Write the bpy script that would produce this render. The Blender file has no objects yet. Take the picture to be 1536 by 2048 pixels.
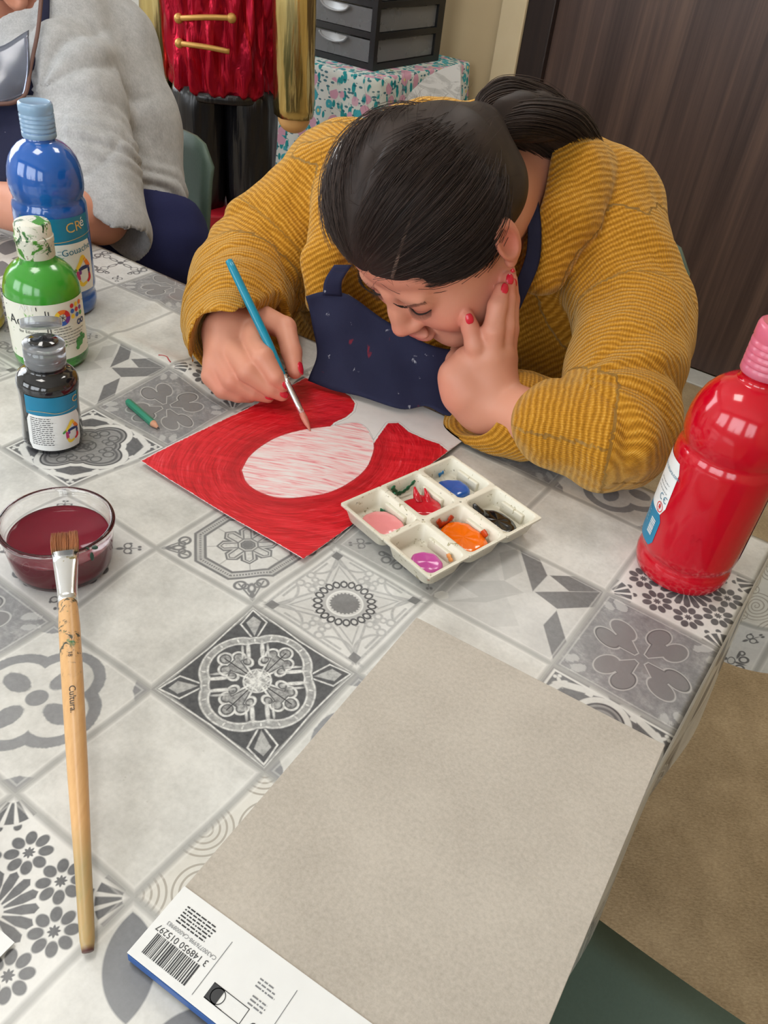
import bpy, bmesh, math, random
import numpy as np
from mathutils import Matrix, Vector

SC = bpy.context.scene
COL = SC.collection

# ------------------------------------------------------------------ camera
F_PX, W_PX, H_PX = 1650.0, 1536.0, 2048.0
ZT = 0.75                                     # table top height
CAM = np.array([0.0, 0.0, 1.24339])
RW = np.array([[0.99108603, 0.08224780, 0.10480355],      # world -> camera (x right, y down, z forward)
               [0.13322344, -0.61186416, -0.77966259],
               [0.0, 0.78667499, -0.61736736]])
cam_d = bpy.data.cameras.new('camera')
cam_d.sensor_fit = 'HORIZONTAL'; cam_d.sensor_width = 36.0
cam_d.lens = 36.0 * F_PX / W_PX
cam_d.clip_start = 0.01; cam_d.clip_end = 50
cam_o = bpy.data.objects.new('camera', cam_d); COL.objects.link(cam_o)
_r = RW.T
cam_o.matrix_world = Matrix(((_r[0, 0], -_r[0, 1], -_r[0, 2], CAM[0]),
                             (_r[1, 0], -_r[1, 1], -_r[1, 2], CAM[1]),
                             (_r[2, 0], -_r[2, 1], -_r[2, 2], CAM[2]), (0, 0, 0, 1)))
cam_d.dof.use_dof = False
SC.camera = cam_o

# room frame: a along the table's long edge, b towards the far wall, both from the spot under the camera
IH = np.array([0.8601, -0.5101, 0.0]); JH = np.array([0.5101, 0.8601, 0.0])
TILE = 0.111
def R3(a, b, z=0.0): return IH * a + JH * b + np.array([0, 0, z])
def ab(P): return float(P @ IH), float(P @ JH)
ROOM_ROT = math.atan2(IH[1], IH[0])

def ray(x, y):
    return RW.T @ np.array([(x - W_PX / 2) / F_PX, (y - H_PX / 2) / F_PX, 1.0])
def onz(x, y, z=ZT):
    d = ray(x, y); return CAM + (z - CAM[2]) / d[2] * d
def dpt(x, y, depth): return CAM + ray(x, y) * depth
def onb(x, y, b):
    d = ray(x, y); return CAM + d * (b / (d @ JH))
def ij(i, j, z=0.0):
    return R3(-0.328 + TILE * i, 0.362 + TILE * j, ZT + z)

# ------------------------------------------------------------------ light and exposure
SC.view_settings.view_transform = 'Standard'
SC.view_settings.look = 'None'
SC.view_settings.gamma = 1.0
SC.view_settings.use_curve_mapping = False
SC.view_settings.exposure = -0.36
wd = bpy.data.worlds.new('world'); SC.world = wd; wd.use_nodes = True
wb = wd.node_tree.nodes['Background']
wb.inputs[0].default_value = (0.80, 0.90, 1.0, 1); wb.inputs[1].default_value = 1.2

ROOM = dict(a0=-3.3, a1=2.6, b0=-2.3, b1=2.715, h=2.75)
def area(name, loc, direction, sx, sy, power, color):
    d = bpy.data.lights.new(name, 'AREA'); d.shape = 'RECTANGLE'; d.size = sx; d.size_y = sy
    d.energy = power; d.color = color
    o = bpy.data.objects.new(name, d); COL.objects.link(o)
    o.location = Vector(loc); z = -Vector(direction).normalized()
    x = Vector((0, 0, 1)).cross(z).normalized() if abs(z.z) < .99 else Vector(IH)
    y = z.cross(x)
    o.rotation_euler = Matrix((x, y, z)).transposed().to_euler()
    return o
# daylight entering by the four windows (three behind the photographer, the last of them added as fill, one in the left wall)
WIN_NEAR = [(-2.25, 1.5), (-0.25, 1.5), (1.55, 1.2)]      # centre a, width; the last window is added to brighten the right-hand floor
WIN_LEFT = [(0.75, 1.7)]                    # centre b, width
WZ0, WZ1 = 0.95, 2.35
for a, w in WIN_NEAR:
    area('window_daylight', R3(a, ROOM['b0'] + .03, (WZ0 + WZ1) / 2), JH + np.array([0, 0, -.25]), w, WZ1 - WZ0, 46 if a < 1 else 30, (0.91, 0.96, 1.0))
for b, w in WIN_LEFT:
    area('window_daylight', R3(ROOM['a0'] + .03, b, (WZ0 + WZ1) / 2), IH + np.array([0, 0, -.25]), w, WZ1 - WZ0, 60, (0.91, 0.96, 1.0))
# two unseen ceiling panels, added for overhead light
ADDED_PANELS = [(-0.9, 0.2), (-0.6, 1.9)]
for a, b in ADDED_PANELS:
    area('added_panel_light', R3(a, b, ROOM['h'] - .045), (0, 0, -1), .58, .58, 12, (1.0, 0.97, 0.92))

# ------------------------------------------------------------------ node helpers
class X:
    """a value in a shader graph; + - * / build math nodes"""
    def __init__(s, nt, v): s.nt = nt; s.v = v
    def _m(s, op, *args, clamp=False):
        n = s.nt.nodes.new('ShaderNodeMath'); n.operation = op; n.use_clamp = clamp
        for k, a in enumerate((s,) + args):
            v = a.v if isinstance(a, X) else a
            if isinstance(v, (int, float)): n.inputs[k].default_value = v
            else: s.nt.links.new(v, n.inputs[k])
        return X(s.nt, n.outputs[0])
    def __add__(s, o): return s._m('ADD', o)
    __radd__ = __add__
    def __mul__(s, o): return s._m('MULTIPLY', o)
    __rmul__ = __mul__
    def __sub__(s, o): return s._m('SUBTRACT', o)
    def __rsub__(s, o): return s._m('MULTIPLY_ADD', -1.0, o)
    def __truediv__(s, o): return s._m('DIVIDE', o)
    def __neg__(s): return s._m('MULTIPLY', -1.0)
    def abs(s): return s._m('ABSOLUTE')
    def sqrt(s): return s._m('SQRT')
    def sin(s): return s._m('SINE')
    def cos(s): return s._m('COSINE')
    def pow(s, e): return s._m('POWER', e)
    def frac(s): return s._m('FRACT')
    def floor(s): return s._m('FLOOR')
    def mod(s, m): return s._m('FLOORED_MODULO', m)
    def min(s, o): return s._m('MINIMUM', o)
    def max(s, o): return s._m('MAXIMUM', o)
    def atan2(s, o): return s._m('ARCTAN2', o)
    def clamp(s): return s._m('ADD', 0.0, clamp=True)
    def inside(s, aa=.02):           # 1 where the value is below zero
        return s._m('MULTIPLY_ADD', -1.0 / aa, 0.5, clamp=True)
    def band(s, w, aa=.02): return (s.abs() - w).inside(aa)
def mn(a, b): return a.min(b)
def mx(a, b): return a.max(b)
def hyp(x, y): return (x * x + y * y).sqrt()

class Mat:
    def __init__(s, name, base=(.8, .8, .8), rough=.5, spec=.5, metal=0, **kw):
        m = bpy.data.materials.new(name); m.use_nodes = True
        s.m = m; s.nt = m.node_tree; s.b = s.nt.nodes['Principled BSDF']
        s.set('Base Color', (*base, 1)); s.set('Roughness', rough); s.set('Specular IOR Level', spec); s.set('Metallic', metal)
        for k, v in kw.items(): s.set(k.replace('_', ' '), v)
    def set(s, k, v):
        if isinstance(v, X): v = v.v
        if hasattr(v, 'is_linked') or hasattr(v, 'node'): s.nt.links.new(v, s.b.inputs[k])
        else: s.b.inputs[k].default_value = v
    def n(s, t, **kw):
        nd = s.nt.nodes.new(t)
        for k, v in kw.items(): setattr(nd, k, v)
        return nd
    def val(s, v): return X(s.nt, v)
    def coord(s, which='Object', scale=(1, 1, 1), rot=(0, 0, 0), attr=None):
        if attr: c = s.n('ShaderNodeAttribute', attribute_name=attr).outputs['Vector']
        else: c = s.n('ShaderNodeTexCoord').outputs[which]
        if scale == (1, 1, 1) and rot == (0, 0, 0): return c
        mp = s.n('ShaderNodeMapping'); mp.inputs['Scale'].default_value = scale; mp.inputs['Rotation'].default_value = rot
        s.nt.links.new(c, mp.inputs['Vector']); return mp.outputs[0]
    def noise(s, vec, scale=5, detail=4, rough=.55, dist=0, out='Fac'):
        nd = s.n('ShaderNodeTexNoise'); nd.inputs['Scale'].default_value = scale; nd.inputs['Detail'].default_value = detail
        nd.inputs['Roughness'].default_value = rough; nd.inputs['Distortion'].default_value = dist
        s.nt.links.new(vec, nd.inputs['Vector']); return X(s.nt, nd.outputs[out])
    def voro(s, vec, scale=5, feature='F1', out='Distance', rnd=1):
        nd = s.n('ShaderNodeTexVoronoi', feature=feature); nd.inputs['Scale'].default_value = scale
        nd.inputs['Randomness'].default_value = rnd
        s.nt.links.new(vec, nd.inputs['Vector']); return X(s.nt, nd.outputs[out])
    def mix(s, f, a, b):
        nd = s.n('ShaderNodeMix', data_type='RGBA')
        for k, v in ((0, f), (6, a), (7, b)):
            if isinstance(v, X): v = v.v
            if isinstance(v, (int, float)): nd.inputs[k].default_value = v
            elif isinstance(v, tuple): nd.inputs[k].default_value = (*v[:3], 1)
            else: s.nt.links.new(v, nd.inputs[k])
        return X(s.nt, nd.outputs[2])
    def ramp(s, f, stops):
        nd = s.n('ShaderNodeValToRGB'); cr = nd.color_ramp
        while len(cr.elements) < len(stops): cr.elements.new(.5)
        for e, (p, c) in zip(cr.elements, stops): e.position = p; e.color = (*c, 1)
        s.nt.links.new(f.v, nd.inputs[0]); return X(s.nt, nd.outputs[0])
    def bump(s, h, strength=.3, dist=.002):
        nd = s.n('ShaderNodeBump'); nd.inputs['Strength'].default_value = strength; nd.inputs['Distance'].default_value = dist
        s.nt.links.new(h.v, nd.inputs['Height']); s.set('Normal', nd.outputs[0])
    def sep(s, vec):
        nd = s.n('ShaderNodeSeparateXYZ'); s.nt.links.new(vec, nd.inputs[0])
        return [X(s.nt, o) for o in nd.outputs]
    def attr(s, name, out='Fac'):
        return X(s.nt, s.n('ShaderNodeAttribute', attribute_name=name).outputs[out])

def srgb(r, g, b):
    f = lambda c: (c / 255 / 12.92) if c / 255 <= .04045 else ((c / 255 + .055) / 1.055) ** 2.4
    return (f(r), f(g), f(b))

# ------------------------------------------------------------------ object helpers
def tag(o, label=None, cat=None, group=None, kind=None):
    if label: o['label'] = label
    if cat: o['category'] = cat
    if group: o['group'] = group
    if kind: o['kind'] = kind
    return o
def thing(name, label, cat, loc=(0, 0, 0), rotz=0.0, group=None, tilt=None):
    o = bpy.data.objects.new(name, None); COL.objects.link(o); o.empty_display_size = .02
    o.location = Vector([float(v) for v in loc]); o.rotation_euler = (tilt[0], tilt[1], rotz) if tilt else (0, 0, rotz)
    return tag(o, label, cat, group)
def mobj(name, verts, faces, mat=None, parent=None, smooth=True, uv=None, attrs=None, midx=None):
    me = bpy.data.meshes.new(name)
    if isinstance(verts, np.ndarray) and isinstance(faces, np.ndarray):
        nv, nf, k = len(verts), len(faces), faces.shape[1]
        me.vertices.add(nv); me.vertices.foreach_set('co', np.ascontiguousarray(verts, np.float32).ravel())
        me.loops.add(nf * k); me.loops.foreach_set('vertex_index', np.ascontiguousarray(faces, np.int32).ravel())
        me.polygons.add(nf); me.polygons.foreach_set('loop_start', np.arange(0, nf * k, k, dtype=np.int32))
        me.update(calc_edges=True)
    else:
        me.from_pydata([tuple(map(float, v)) for v in verts], [], [tuple(map(int, f)) for f in faces]); me.update()
    me.polygons.foreach_set('use_smooth', np.full(len(me.polygons), smooth, bool))
    if mat is not None:
        for m in (mat if isinstance(mat, (list, tuple)) else [mat]): me.materials.append(m.m if isinstance(m, Mat) else m)
    if midx is not None: me.polygons.foreach_set('material_index', np.asarray(midx, np.int32))
    if uv is not None:
        l = me.uv_layers.new(name='UVMap'); li = np.zeros(len(me.loops), np.int32); me.loops.foreach_get('vertex_index', li)
        l.data.foreach_set('uv', np.asarray(uv, np.float32)[li].ravel())
    for an, av in (attrs or {}).items():
        av = np.asarray(av, np.float32)
        if av.ndim == 1: a = me.attributes.new(an, 'FLOAT', 'POINT'); a.data.foreach_set('value', av)
        elif av.shape[1] == 3: a = me.attributes.new(an, 'FLOAT_VECTOR', 'POINT'); a.data.foreach_set('vector', av.ravel())
        else: a = me.attributes.new(an, 'FLOAT_COLOR', 'POINT'); a.data.foreach_set('color', av.ravel())
    o = bpy.data.objects.new(name, me); COL.objects.link(o)
    if parent is not None: o.parent = parent
    return o
class MB:
    """collects simple solids, then links them as one mesh"""
    def __init__(s): s.v = []; s.f = []; s.mi = []
    def add(s, verts, faces, mi=0):
        b = len(s.v); s.v += [tuple(map(float, q)) for q in verts]; s.f += [tuple(b + i for i in f) for f in faces]; s.mi += [mi] * len(faces); return s
    def box(s, lo, hi, bev=0.0, mi=0, M=None):
        bm = bmesh.new(); bmesh.ops.create_cube(bm, size=1)
        lo = np.array(lo, float); hi = np.array(hi, float)
        for v in bm.verts: v.co = Vector(((lo + hi) / 2 + np.array(v.co) * (hi - lo)).tolist())
        if bev: bmesh.ops.bevel(bm, geom=bm.edges[:], offset=bev, segments=2, affect='EDGES', profile=.5)
        bm.verts.index_update()
        vs = [np.array(v.co) for v in bm.verts]
        if M is not None: vs = [M @ v for v in vs] if M.shape == (3, 3) else [(M @ np.append(v, 1))[:3] for v in vs]
        s.add(vs, [[v.index for v in f.verts] for f in bm.faces], mi); bm.free(); return s
    def lathe(s, prof, seg=48, c=(0, 0, 0), cap=True, mi=0):
        vs = []; fs = []
        for r, z in prof:
            for k in range(seg):
                t = 2 * math.pi * k / seg; vs.append((c[0] + r * math.cos(t), c[1] + r * math.sin(t), c[2] + z))
        for i in range(len(prof) - 1):
            for k in range(seg):
                fs.append((i * seg + k, i * seg + (k + 1) % seg, (i + 1) * seg + (k + 1) % seg, (i + 1) * seg + k))
        if cap:
            if prof[0][0] > 1e-5: fs.append(tuple(range(seg))[::-1])
            if prof[-1][0] > 1e-5: fs.append(tuple((len(prof) - 1) * seg + k for k in range(seg)))
        return s.add(vs, fs, mi)
    def tube(s, path, rad, seg=8, cap=True, mi=0, flat=1.0, up=None):
        P = [np.array(p, float) for p in path]; n = len(P)
        rad = [rad] * n if np.isscalar(rad) else list(rad)
        vs = []; fs = []; pn = None
        for i in range(n):
            t = P[min(i + 1, n - 1)] - P[max(i - 1, 0)]; t = t / (np.linalg.norm(t) + 1e-12)
            if pn is None:
                u = np.array(up, float) if up is not None else (np.array([0, 0, 1.]) if abs(t[2]) < .9 else np.array([1., 0, 0]))
            else: u = pn
            nrm = u - t * (u @ t); nrm /= np.linalg.norm(nrm) + 1e-12; pn = nrm; bi = np.cross(t, nrm)
            for k in range(seg):
                a = 2 * math.pi * k / seg; vs.append(P[i] + rad[i] * (math.cos(a) * nrm * flat + math.sin(a) * bi))
        for i in range(n - 1):
            for k in range(seg): fs.append((i * seg + k, i * seg + (k + 1) % seg, (i + 1) * seg + (k + 1) % seg, (i + 1) * seg + k))
        if cap: fs.append(tuple(range(seg))[::-1]); fs.append(tuple((n - 1) * seg + k for k in range(seg)))
        return s.add(vs, fs, mi)
    def build(s, name, mat, parent=None, smooth=True, auto=None, attrs=None):
        o = mobj(name, s.v, s.f, mat, parent, smooth, midx=s.mi if any(s.mi) else None, attrs=attrs)
        if auto:
            me = o.data; me.update()
            bm = bmesh.new(); bm.from_mesh(me)
            for e in bm.edges:
                if len(e.link_faces) == 2 and e.calc_face_angle(0) > math.radians(auto): e.smooth = False
            bm.to_mesh(me); bm.free()
        return o
def catmull(pts, n=8):
    P = np.array(pts, float); P = np.vstack([2 * P[0] - P[1], P, 2 * P[-1] - P[-2]]); out = []
    for i in range(1, len(P) - 2):
        for k in range(n):
            t = k / n; p0, p1, p2, p3 = P[i - 1:i + 3]
            out.append(.5 * (2 * p1 + (p2 - p0) * t + (2 * p0 - 5 * p1 + 4 * p2 - p3) * t * t + (3 * p1 - p0 - 3 * p2 + p3) * t ** 3))
    out.append(P[-2]); return np.array(out)
def text_mesh(s, size=.01, ext=0.0):
    cu = bpy.data.curves.new('lettering', 'FONT'); cu.body = s; cu.size = size; cu.extrude = ext; cu.align_x = 'CENTER'; cu.align_y = 'CENTER'; cu.resolution_u = 3
    o = bpy.data.objects.new('lettering', cu); COL.objects.link(o)
    dg = bpy.context.evaluated_depsgraph_get(); me = o.evaluated_get(dg).to_mesh()
    v = np.array([q.co[:] for q in me.vertices]); f = [tuple(p.vertices) for p in me.polygons]
    o.evaluated_get(dg).to_mesh_clear(); bpy.data.objects.remove(o); bpy.data.curves.remove(cu)
    return v, f
def rotz(t): c, s = math.cos(t), math.sin(t); return np.array([[c, -s, 0], [s, c, 0], [0, 0, 1.]])

# ------------------------------------------------------------------ implicit surfaces (smooth unions meshed as one skin)
class Sdf:
    def __init__(s): s.p = []; s.disp = None
    def cone(s, a, b, ra, rb, k=.01, op='u'):
        a = np.array(a, np.float32); b = np.array(b, np.float32); ba = b - a; L = float(ba @ ba) + 1e-12; r = max(ra, rb)
        def f(p):
            pa = p - a; t = np.clip(pa @ ba / L, 0, 1)
            q = pa - t[:, None] * ba
            return np.sqrt(np.einsum('ij,ij->i', q, q)) - (ra + (rb - ra) * t)
        s.p.append((op, f, np.minimum(a, b) - r, np.maximum(a, b) + r, k)); return s
    def chain(s, pts, rad, k=.01, op='u'):
        for i in range(len(pts) - 1): s.cone(pts[i], pts[i + 1], rad[i], rad[i + 1], k, op)
        return s
    def ell(s, c, r, A=None, k=.01, op='u'):
        c = np.array(c, np.float32); r = np.array(r, np.float32); A = np.eye(3, dtype=np.float32) if A is None else np.array(A, np.float32)
        def f(p):
            q = (p - c) @ A.T
            a = np.sqrt(((q / r) ** 2).sum(1)); b = np.sqrt(((q / r ** 2) ** 2).sum(1)) + 1e-9
            return a * (a - 1) / b
        R = float(r.max()); s.p.append((op, f, c - R, c + R, k)); return s
    def fn(s, f, lo, hi, k=.01, op='u'):
        s.p.append((op, f, np.array(lo, np.float32), np.array(hi, np.float32), k)); return s
    def ev(s, p, lo=None, hi=None, pad=0.0):
        d = np.full(len(p), 1.0, np.float32)
        for op, f, l, h, k in s.p:
            if lo is not None and (np.any(h + k + pad < lo) or np.any(l - k - pad > hi)): continue
            e = f(p)
            if op == 'u':
                x = np.maximum(k - np.abs(d - e), 0) / k; d = np.minimum(d, e) - x * x * k * .25
            else:
                x = np.maximum(k - np.abs(d + e), 0) / k; d = np.maximum(d, -e) + x * x * k * .25
        if s.disp is not None: d = d + s.disp(p)
        return d
    def mesh(s, h, N=16):
        us = [q for q in s.p if q[0] == 'u']
        lo = np.min([q[2] for q in us], 0) - 3 * h - .012; hi = np.max([q[3] for q in us], 0) + 3 * h + .012
        nb = np.ceil((hi - lo) / (h * N)).astype(int); dims = nb * N + 2
        bi = np.stack(np.meshgrid(*[np.arange(n) for n in nb], indexing='ij'), -1).reshape(-1, 3)
        ctr = (lo + (bi + .5) * N * h).astype(np.float32)
        d = s.ev(ctr); half = N * h * .87 + .02
        bi = bi[np.abs(d) < half * 1.25]
        g = np.stack(np.meshgrid(*[np.arange(N + 1)] * 3, indexing='ij'), -1).reshape(-1, 3)
        KV = []; V = []; KF = []
        co = np.array([[x, y, z] for x in (0, 1) for y in (0, 1) for z in (0, 1)])
        ed = [(0, 1), (2, 3), (4, 5), (6, 7), (0, 2), (1, 3), (4, 6), (5, 7), (0, 4), (1, 5), (2, 6), (3, 7)]
        key = lambda c: (c[:, 0].astype(np.int64) * dims[1] + c[:, 1]) * dims[2] + c[:, 2]
        for b in bi:
            o = b * N; blo = lo + o * h; p = (blo + g * h).astype(np.float32)
            val = s.ev(p, blo, blo + N * h, pad=.01).reshape(N + 1, N + 1, N + 1); ins = val < 0
            if ins.all() or not ins.any(): continue
            c8 = np.stack([ins[x:N + x, y:N + y, z:N + z] for x, y, z in co]); cnt = c8.sum(0)
            cells = np.argwhere((cnt > 0) & (cnt < 8))
            if not len(cells): continue
            cv = np.stack([val[cells[:, 0] + x, cells[:, 1] + y, cells[:, 2] + z] for x, y, z in co], 1)
            acc = np.zeros((len(cells), 3)); n = np.zeros(len(cells))
            for i, j in ed:
                a, e = cv[:, i], cv[:, j]; m = (a < 0) != (e < 0); t = np.where(m, a / np.where(m, a - e, 1), 0)
                acc += m[:, None] * (co[i] + t[:, None] * (co[j] - co[i])); n += m
            V.append(lo + (o + cells + acc / n[:, None]) * h); KV.append(key(o + cells))
            for ax in range(3):
                u, w = (ax + 1) % 3, (ax + 2) % 3
                sl = [slice(0, N)] * 3; s2 = list(sl); s2[ax] = slice(1, N + 1)
                e = np.argwhere(ins[tuple(sl)] != ins[tuple(s2)])
                if not len(e): continue
                flip = ins[tuple(sl)][tuple(e.T)]
                q = []
                for du, dw in ((-1, -1), (0, -1), (0, 0), (-1, 0)):
                    c = o + e; c[:, u] += du; c[:, w] += dw; q.append(key(c))
                q = np.stack(q, 1); q[~flip] = q[~flip][:, ::-1]; KF.append(q)
        KV = np.concatenate(KV); V = np.concatenate(V); KF = np.concatenate(KF)
        od = np.argsort(KV); KV = KV[od]; V = V[od]
        ix = np.searchsorted(KV, KF); ix = np.minimum(ix, len(KV) - 1)
        ok = (KV[ix] == KF).all(1)
        return V.astype(np.float32), ix[ok].astype(np.int32)
def vnoise(p, scale, seed=0):
    """cheap smooth noise from summed sines"""
    rs = np.random.RandomState(seed); o = 0
    for _ in range(5):
        d = rs.normal(size=3); d /= np.linalg.norm(d); o = o + np.sin(p @ (d * 2 * math.pi / scale * rs.uniform(.6, 1.5)).astype(np.float32) + rs.uniform(0, 6.28))
    return o / 5
# ================================================================== the room
def room_box(mb, a0, a1, b0, b1, z0, z1, bev=0.0, mi=0):
    M = np.array([[IH[0], JH[0], 0], [IH[1], JH[1], 0], [0, 0, 1.]])
    return mb.box((a0, b0, z0), (a1, b1, z1), bev, mi, M)
def struct(o): return tag(o, kind='structure')

m_floor = Mat('floor_linoleum', rough=.55, spec=.35)
_c = m_floor.coord('Object')
n1 = m_floor.noise(_c, 9, 5, .6); n2 = m_floor.noise(m_floor.coord('Object', (1, 2.2, 1)), 150, 3, .7); n3 = m_floor.voro(m_floor.coord('Object', (1, 2.0, 1), (0, 0, .5)), 170)
col = m_floor.ramp(n1 * .45 + n2 * .55, [(.34, srgb(128, 110, 82)), (.50, srgb(158, 138, 108)), (.66, srgb(184, 164, 132))])
col = m_floor.mix((n3 * -7 + 1.3).clamp() * .7, col, srgb(108, 90, 66))
m_floor.set('Base Color', col); m_floor.bump(n2, .15, .001)

m_wall = Mat('wall_paint_white', srgb(222, 221, 216), .75, .25)
_n = m_wall.noise(m_wall.coord('Object'), 3, 4); m_wall.set('Base Color', m_wall.mix(_n, srgb(214, 213, 208), srgb(228, 227, 222)))
m_beige = Mat('wall_paint_beige', srgb(200, 180, 145), .7, .25)
_n = m_beige.noise(m_beige.coord('Object'), 4, 4); m_beige.set('Base Color', m_beige.mix(_n, srgb(196, 174, 138), srgb(208, 188, 152)))
m_beige2 = Mat('trim_paint_cream', srgb(212, 194, 160), .55, .35)
_n = m_beige2.noise(m_beige2.coord('Object'), 14, 4); m_beige2.set('Base Color', m_beige2.mix(_n, srgb(206, 188, 152), srgb(218, 200, 166)))
m_ceil = Mat('ceiling_paint', srgb(232, 231, 226), .85, .2)
_n = m_ceil.noise(m_ceil.coord('Object'), 30, 4); m_ceil.bump(_n, .2, .002)

def wood_mat(name, c0, c1, c2, rough=.42):
    m = Mat(name, rough=rough, spec=.4)
    v = m.coord('Object', (22, 22, .7), (0, 0, ROOM_ROT))
    a = m.noise(v, 1.0, 5, .6, .4); b = m.noise(m.coord('Object', (160, 160, 1.6)), 1.0, 3, .6)
    m.set('Base Color', m.ramp(a * .8 + b * .2, [(.32, c0), (.5, c1), (.68, c2)])); m.bump(b, .08, .001)
    return m
m_door = wood_mat('door_dark_walnut', srgb(52, 38, 34), srgb(74, 56, 50), srgb(100, 78, 66))
m_dframe = wood_mat('door_frame_walnut', srgb(30, 22, 21), srgb(38, 28, 26), srgb(50, 37, 33))

B1 = ROOM['b1']
room_box(MB(), ROOM['a0'] - .12, ROOM['a1'] + .12, ROOM['b0'] - .12, B1 + .12, -.1, 0).build('floor', m_floor, smooth=False)
struct(bpy.data.objects['floor'])
struct(room_box(MB(), ROOM['a0'] - .12, ROOM['a1'] + .12, ROOM['b0'] - .12, B1 + .12, ROOM['h'], ROOM['h'] + .1).build('ceiling', m_ceil, smooth=False))
# far wall: white to the left, beige towards the door, then the doorway
aD0 = ab(onb(1052, 60, B1))[0]; aC0 = ab(onb(1003, 60, B1))[0]
aBe = ab(onb(560, 60, B1))[0]
aD1 = aD0 + 1.12
mb = MB()
room_box(mb, ROOM['a0'] - .12, aBe, B1, B1 + .12, 0, ROOM['h'])
room_box(mb, aBe, aC0, B1, B1 + .12, 0, ROOM['h'], mi=1)
room_box(mb, aC0, aD1, B1 + .08, B1 + .12, 0, ROOM['h'], mi=1)
room_box(mb, aC0, aD1, B1, B1 + .08, 2.15, ROOM['h'], mi=1)
room_box(mb, aD1, ROOM['a1'] + .12, B1, B1 + .12, 0, ROOM['h'], mi=1)
struct(mb.build('wall_far', [m_wall, m_beige], smooth=False))
struct(room_box(MB(), aC0, aD0, B1 - .03, B1 + .08, 0, 2.16, .004).build('trim_1', m_beige2, smooth=False))
door = struct(room_box(MB(), aD0 + .09, aD1 - .09, B1 + .005, B1 + .05, .008, 2.06, .002).build('door_1', m_door, smooth=False))
mb = MB(); room_box(mb, aD0, aD0 + .092, B1 - .02, B1 + .07, 0, 2.15, .004); room_box(mb, aD1 - .092, aD1, B1 - .02, B1 + .07, 0, 2.15, .004)
room_box(mb, aD0 + .092, aD1 - .092, B1 - .02, B1 + .07, 2.06, 2.15, .004)
mb.build('door_frame', m_dframe, door, smooth=False)
mb = MB(); P0 = R3(aD1 - .15, B1 + .005, 1.02); P1 = R3(aD1 - .15, B1 - .05, 1.02); P2 = R3(aD1 - .27, B1 - .05, 1.02)
m_steel = Mat('brushed_steel', (.62, .62, .62), .28, .5, 1)
_n = m_steel.noise(m_steel.coord('Object', (40, 40, 400)), 3, 2); m_steel.set('Roughness', _n * .25 + .18)
mb.tube([P0, P1, P2], .009, 10); mb.build('door_handle', m_steel, door)
m_sill = Mat('threshold_stone', srgb(190, 188, 182), .5, .4)
_n = m_sill.noise(m_sill.coord('Object'), 60, 4); m_sill.set('Base Color', m_sill.mix(_n, srgb(176, 174, 168), srgb(204, 202, 196)))
mb = MB(); room_box(mb, ROOM['a0'], aC0, B1 - .014, B1, 0, .09, .003); room_box(mb, aD1, ROOM['a1'], B1 - .014, B1, 0, .09, .003)
struct(mb.build('baseboard_far', m_beige2, smooth=False))
struct(room_box(MB(), aD0 - .02, aD1 + .02, B1 - .10, B1 + .004, 0, .006, .002).build('trim_2', m_sill, smooth=False))
# walls with windows (behind and left of the photographer)
m_wframe = Mat('window_frame_white', srgb(228, 228, 226), .4, .4)
_n = m_wframe.noise(m_wframe.coord('Object'), 30, 2); m_wframe.set('Roughness', _n * .2 + .3)
m_glass = Mat('window_glass', (1, 1, 1), .0, .5, Transmission_Weight=1.0, IOR=1.45)
_n = m_glass.noise(m_glass.coord('Object'), 5, 2); m_glass.set('Roughness', _n * .02)
mb = MB(); b0 = ROOM['b0']; a = ROOM['a0'] - .12
for c, w in WIN_NEAR:
    room_box(mb, a, c - w / 2, b0 - .12, b0, 0, ROOM['h']); room_box(mb, c - w / 2, c + w / 2, b0 - .12, b0, 0, WZ0); room_box(mb, c - w / 2, c + w / 2, b0 - .12, b0, WZ1, ROOM['h']); a = c + w / 2
room_box(mb, a, ROOM['a1'] + .12, b0 - .12, b0, 0, ROOM['h'])
struct(mb.build('wall_near', m_wall, smooth=False))
mb = MB(); a0 = ROOM['a0']; b = b0
for c, w in WIN_LEFT:
    room_box(mb, a0 - .12, a0, b, c - w / 2, 0, ROOM['h']); room_box(mb, a0 - .12, a0, c - w / 2, c + w / 2, 0, WZ0); room_box(mb, a0 - .12, a0, c - w / 2, c + w / 2, WZ1, ROOM['h']); b = c + w / 2
room_box(mb, a0 - .12, a0, b, B1, 0, ROOM['h'])
struct(mb.build('wall_left', m_wall, smooth=False))
struct(room_box(MB(), ROOM['a1'], ROOM['a1'] + .12, b0, B1, 0, ROOM['h']).build('wall_right', m_beige, smooth=False))
wn = 0
for side, lst in (('n', WIN_NEAR), ('l', WIN_LEFT)):
    for c, w in lst:
        wn += 1; mb = MB(); g = MB()
        for k in range(2):
            u0 = c - w / 2 + k * w / 2; u1 = u0 + w / 2
            rects = [(u0, u0 + .05, WZ0, WZ1), (u1 - .05, u1, WZ0, WZ1), (u0 + .05, u1 - .05, WZ0, WZ0 + .05), (u0 + .05, u1 - .05, WZ1 - .05, WZ1)]
            for (p, q, z0, z1) in rects:
                if side == 'n': room_box(mb, p, q, b0 - .09, b0 - .04, z0, z1, .004)
                else: room_box(mb, a0 - .09, a0 - .04, p, q, z0, z1, .004)
        wo = struct(mb.build('window_%d' % wn, m_wframe, smooth=False))
        for k in range(2):
            u0 = c - w / 2 + k * w / 2 + .05; u1 = u0 + w / 2 - .1; g = MB()
            if side == 'n': room_box(g, u0, u1, b0 - .068, b0 - .062, WZ0 + .05, WZ1 - .05)
            else: room_box(g, a0 - .068, a0 - .062, u0, u1, WZ0 + .05, WZ1 - .05)
            g.build('pane', m_glass, wo, smooth=False)
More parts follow.
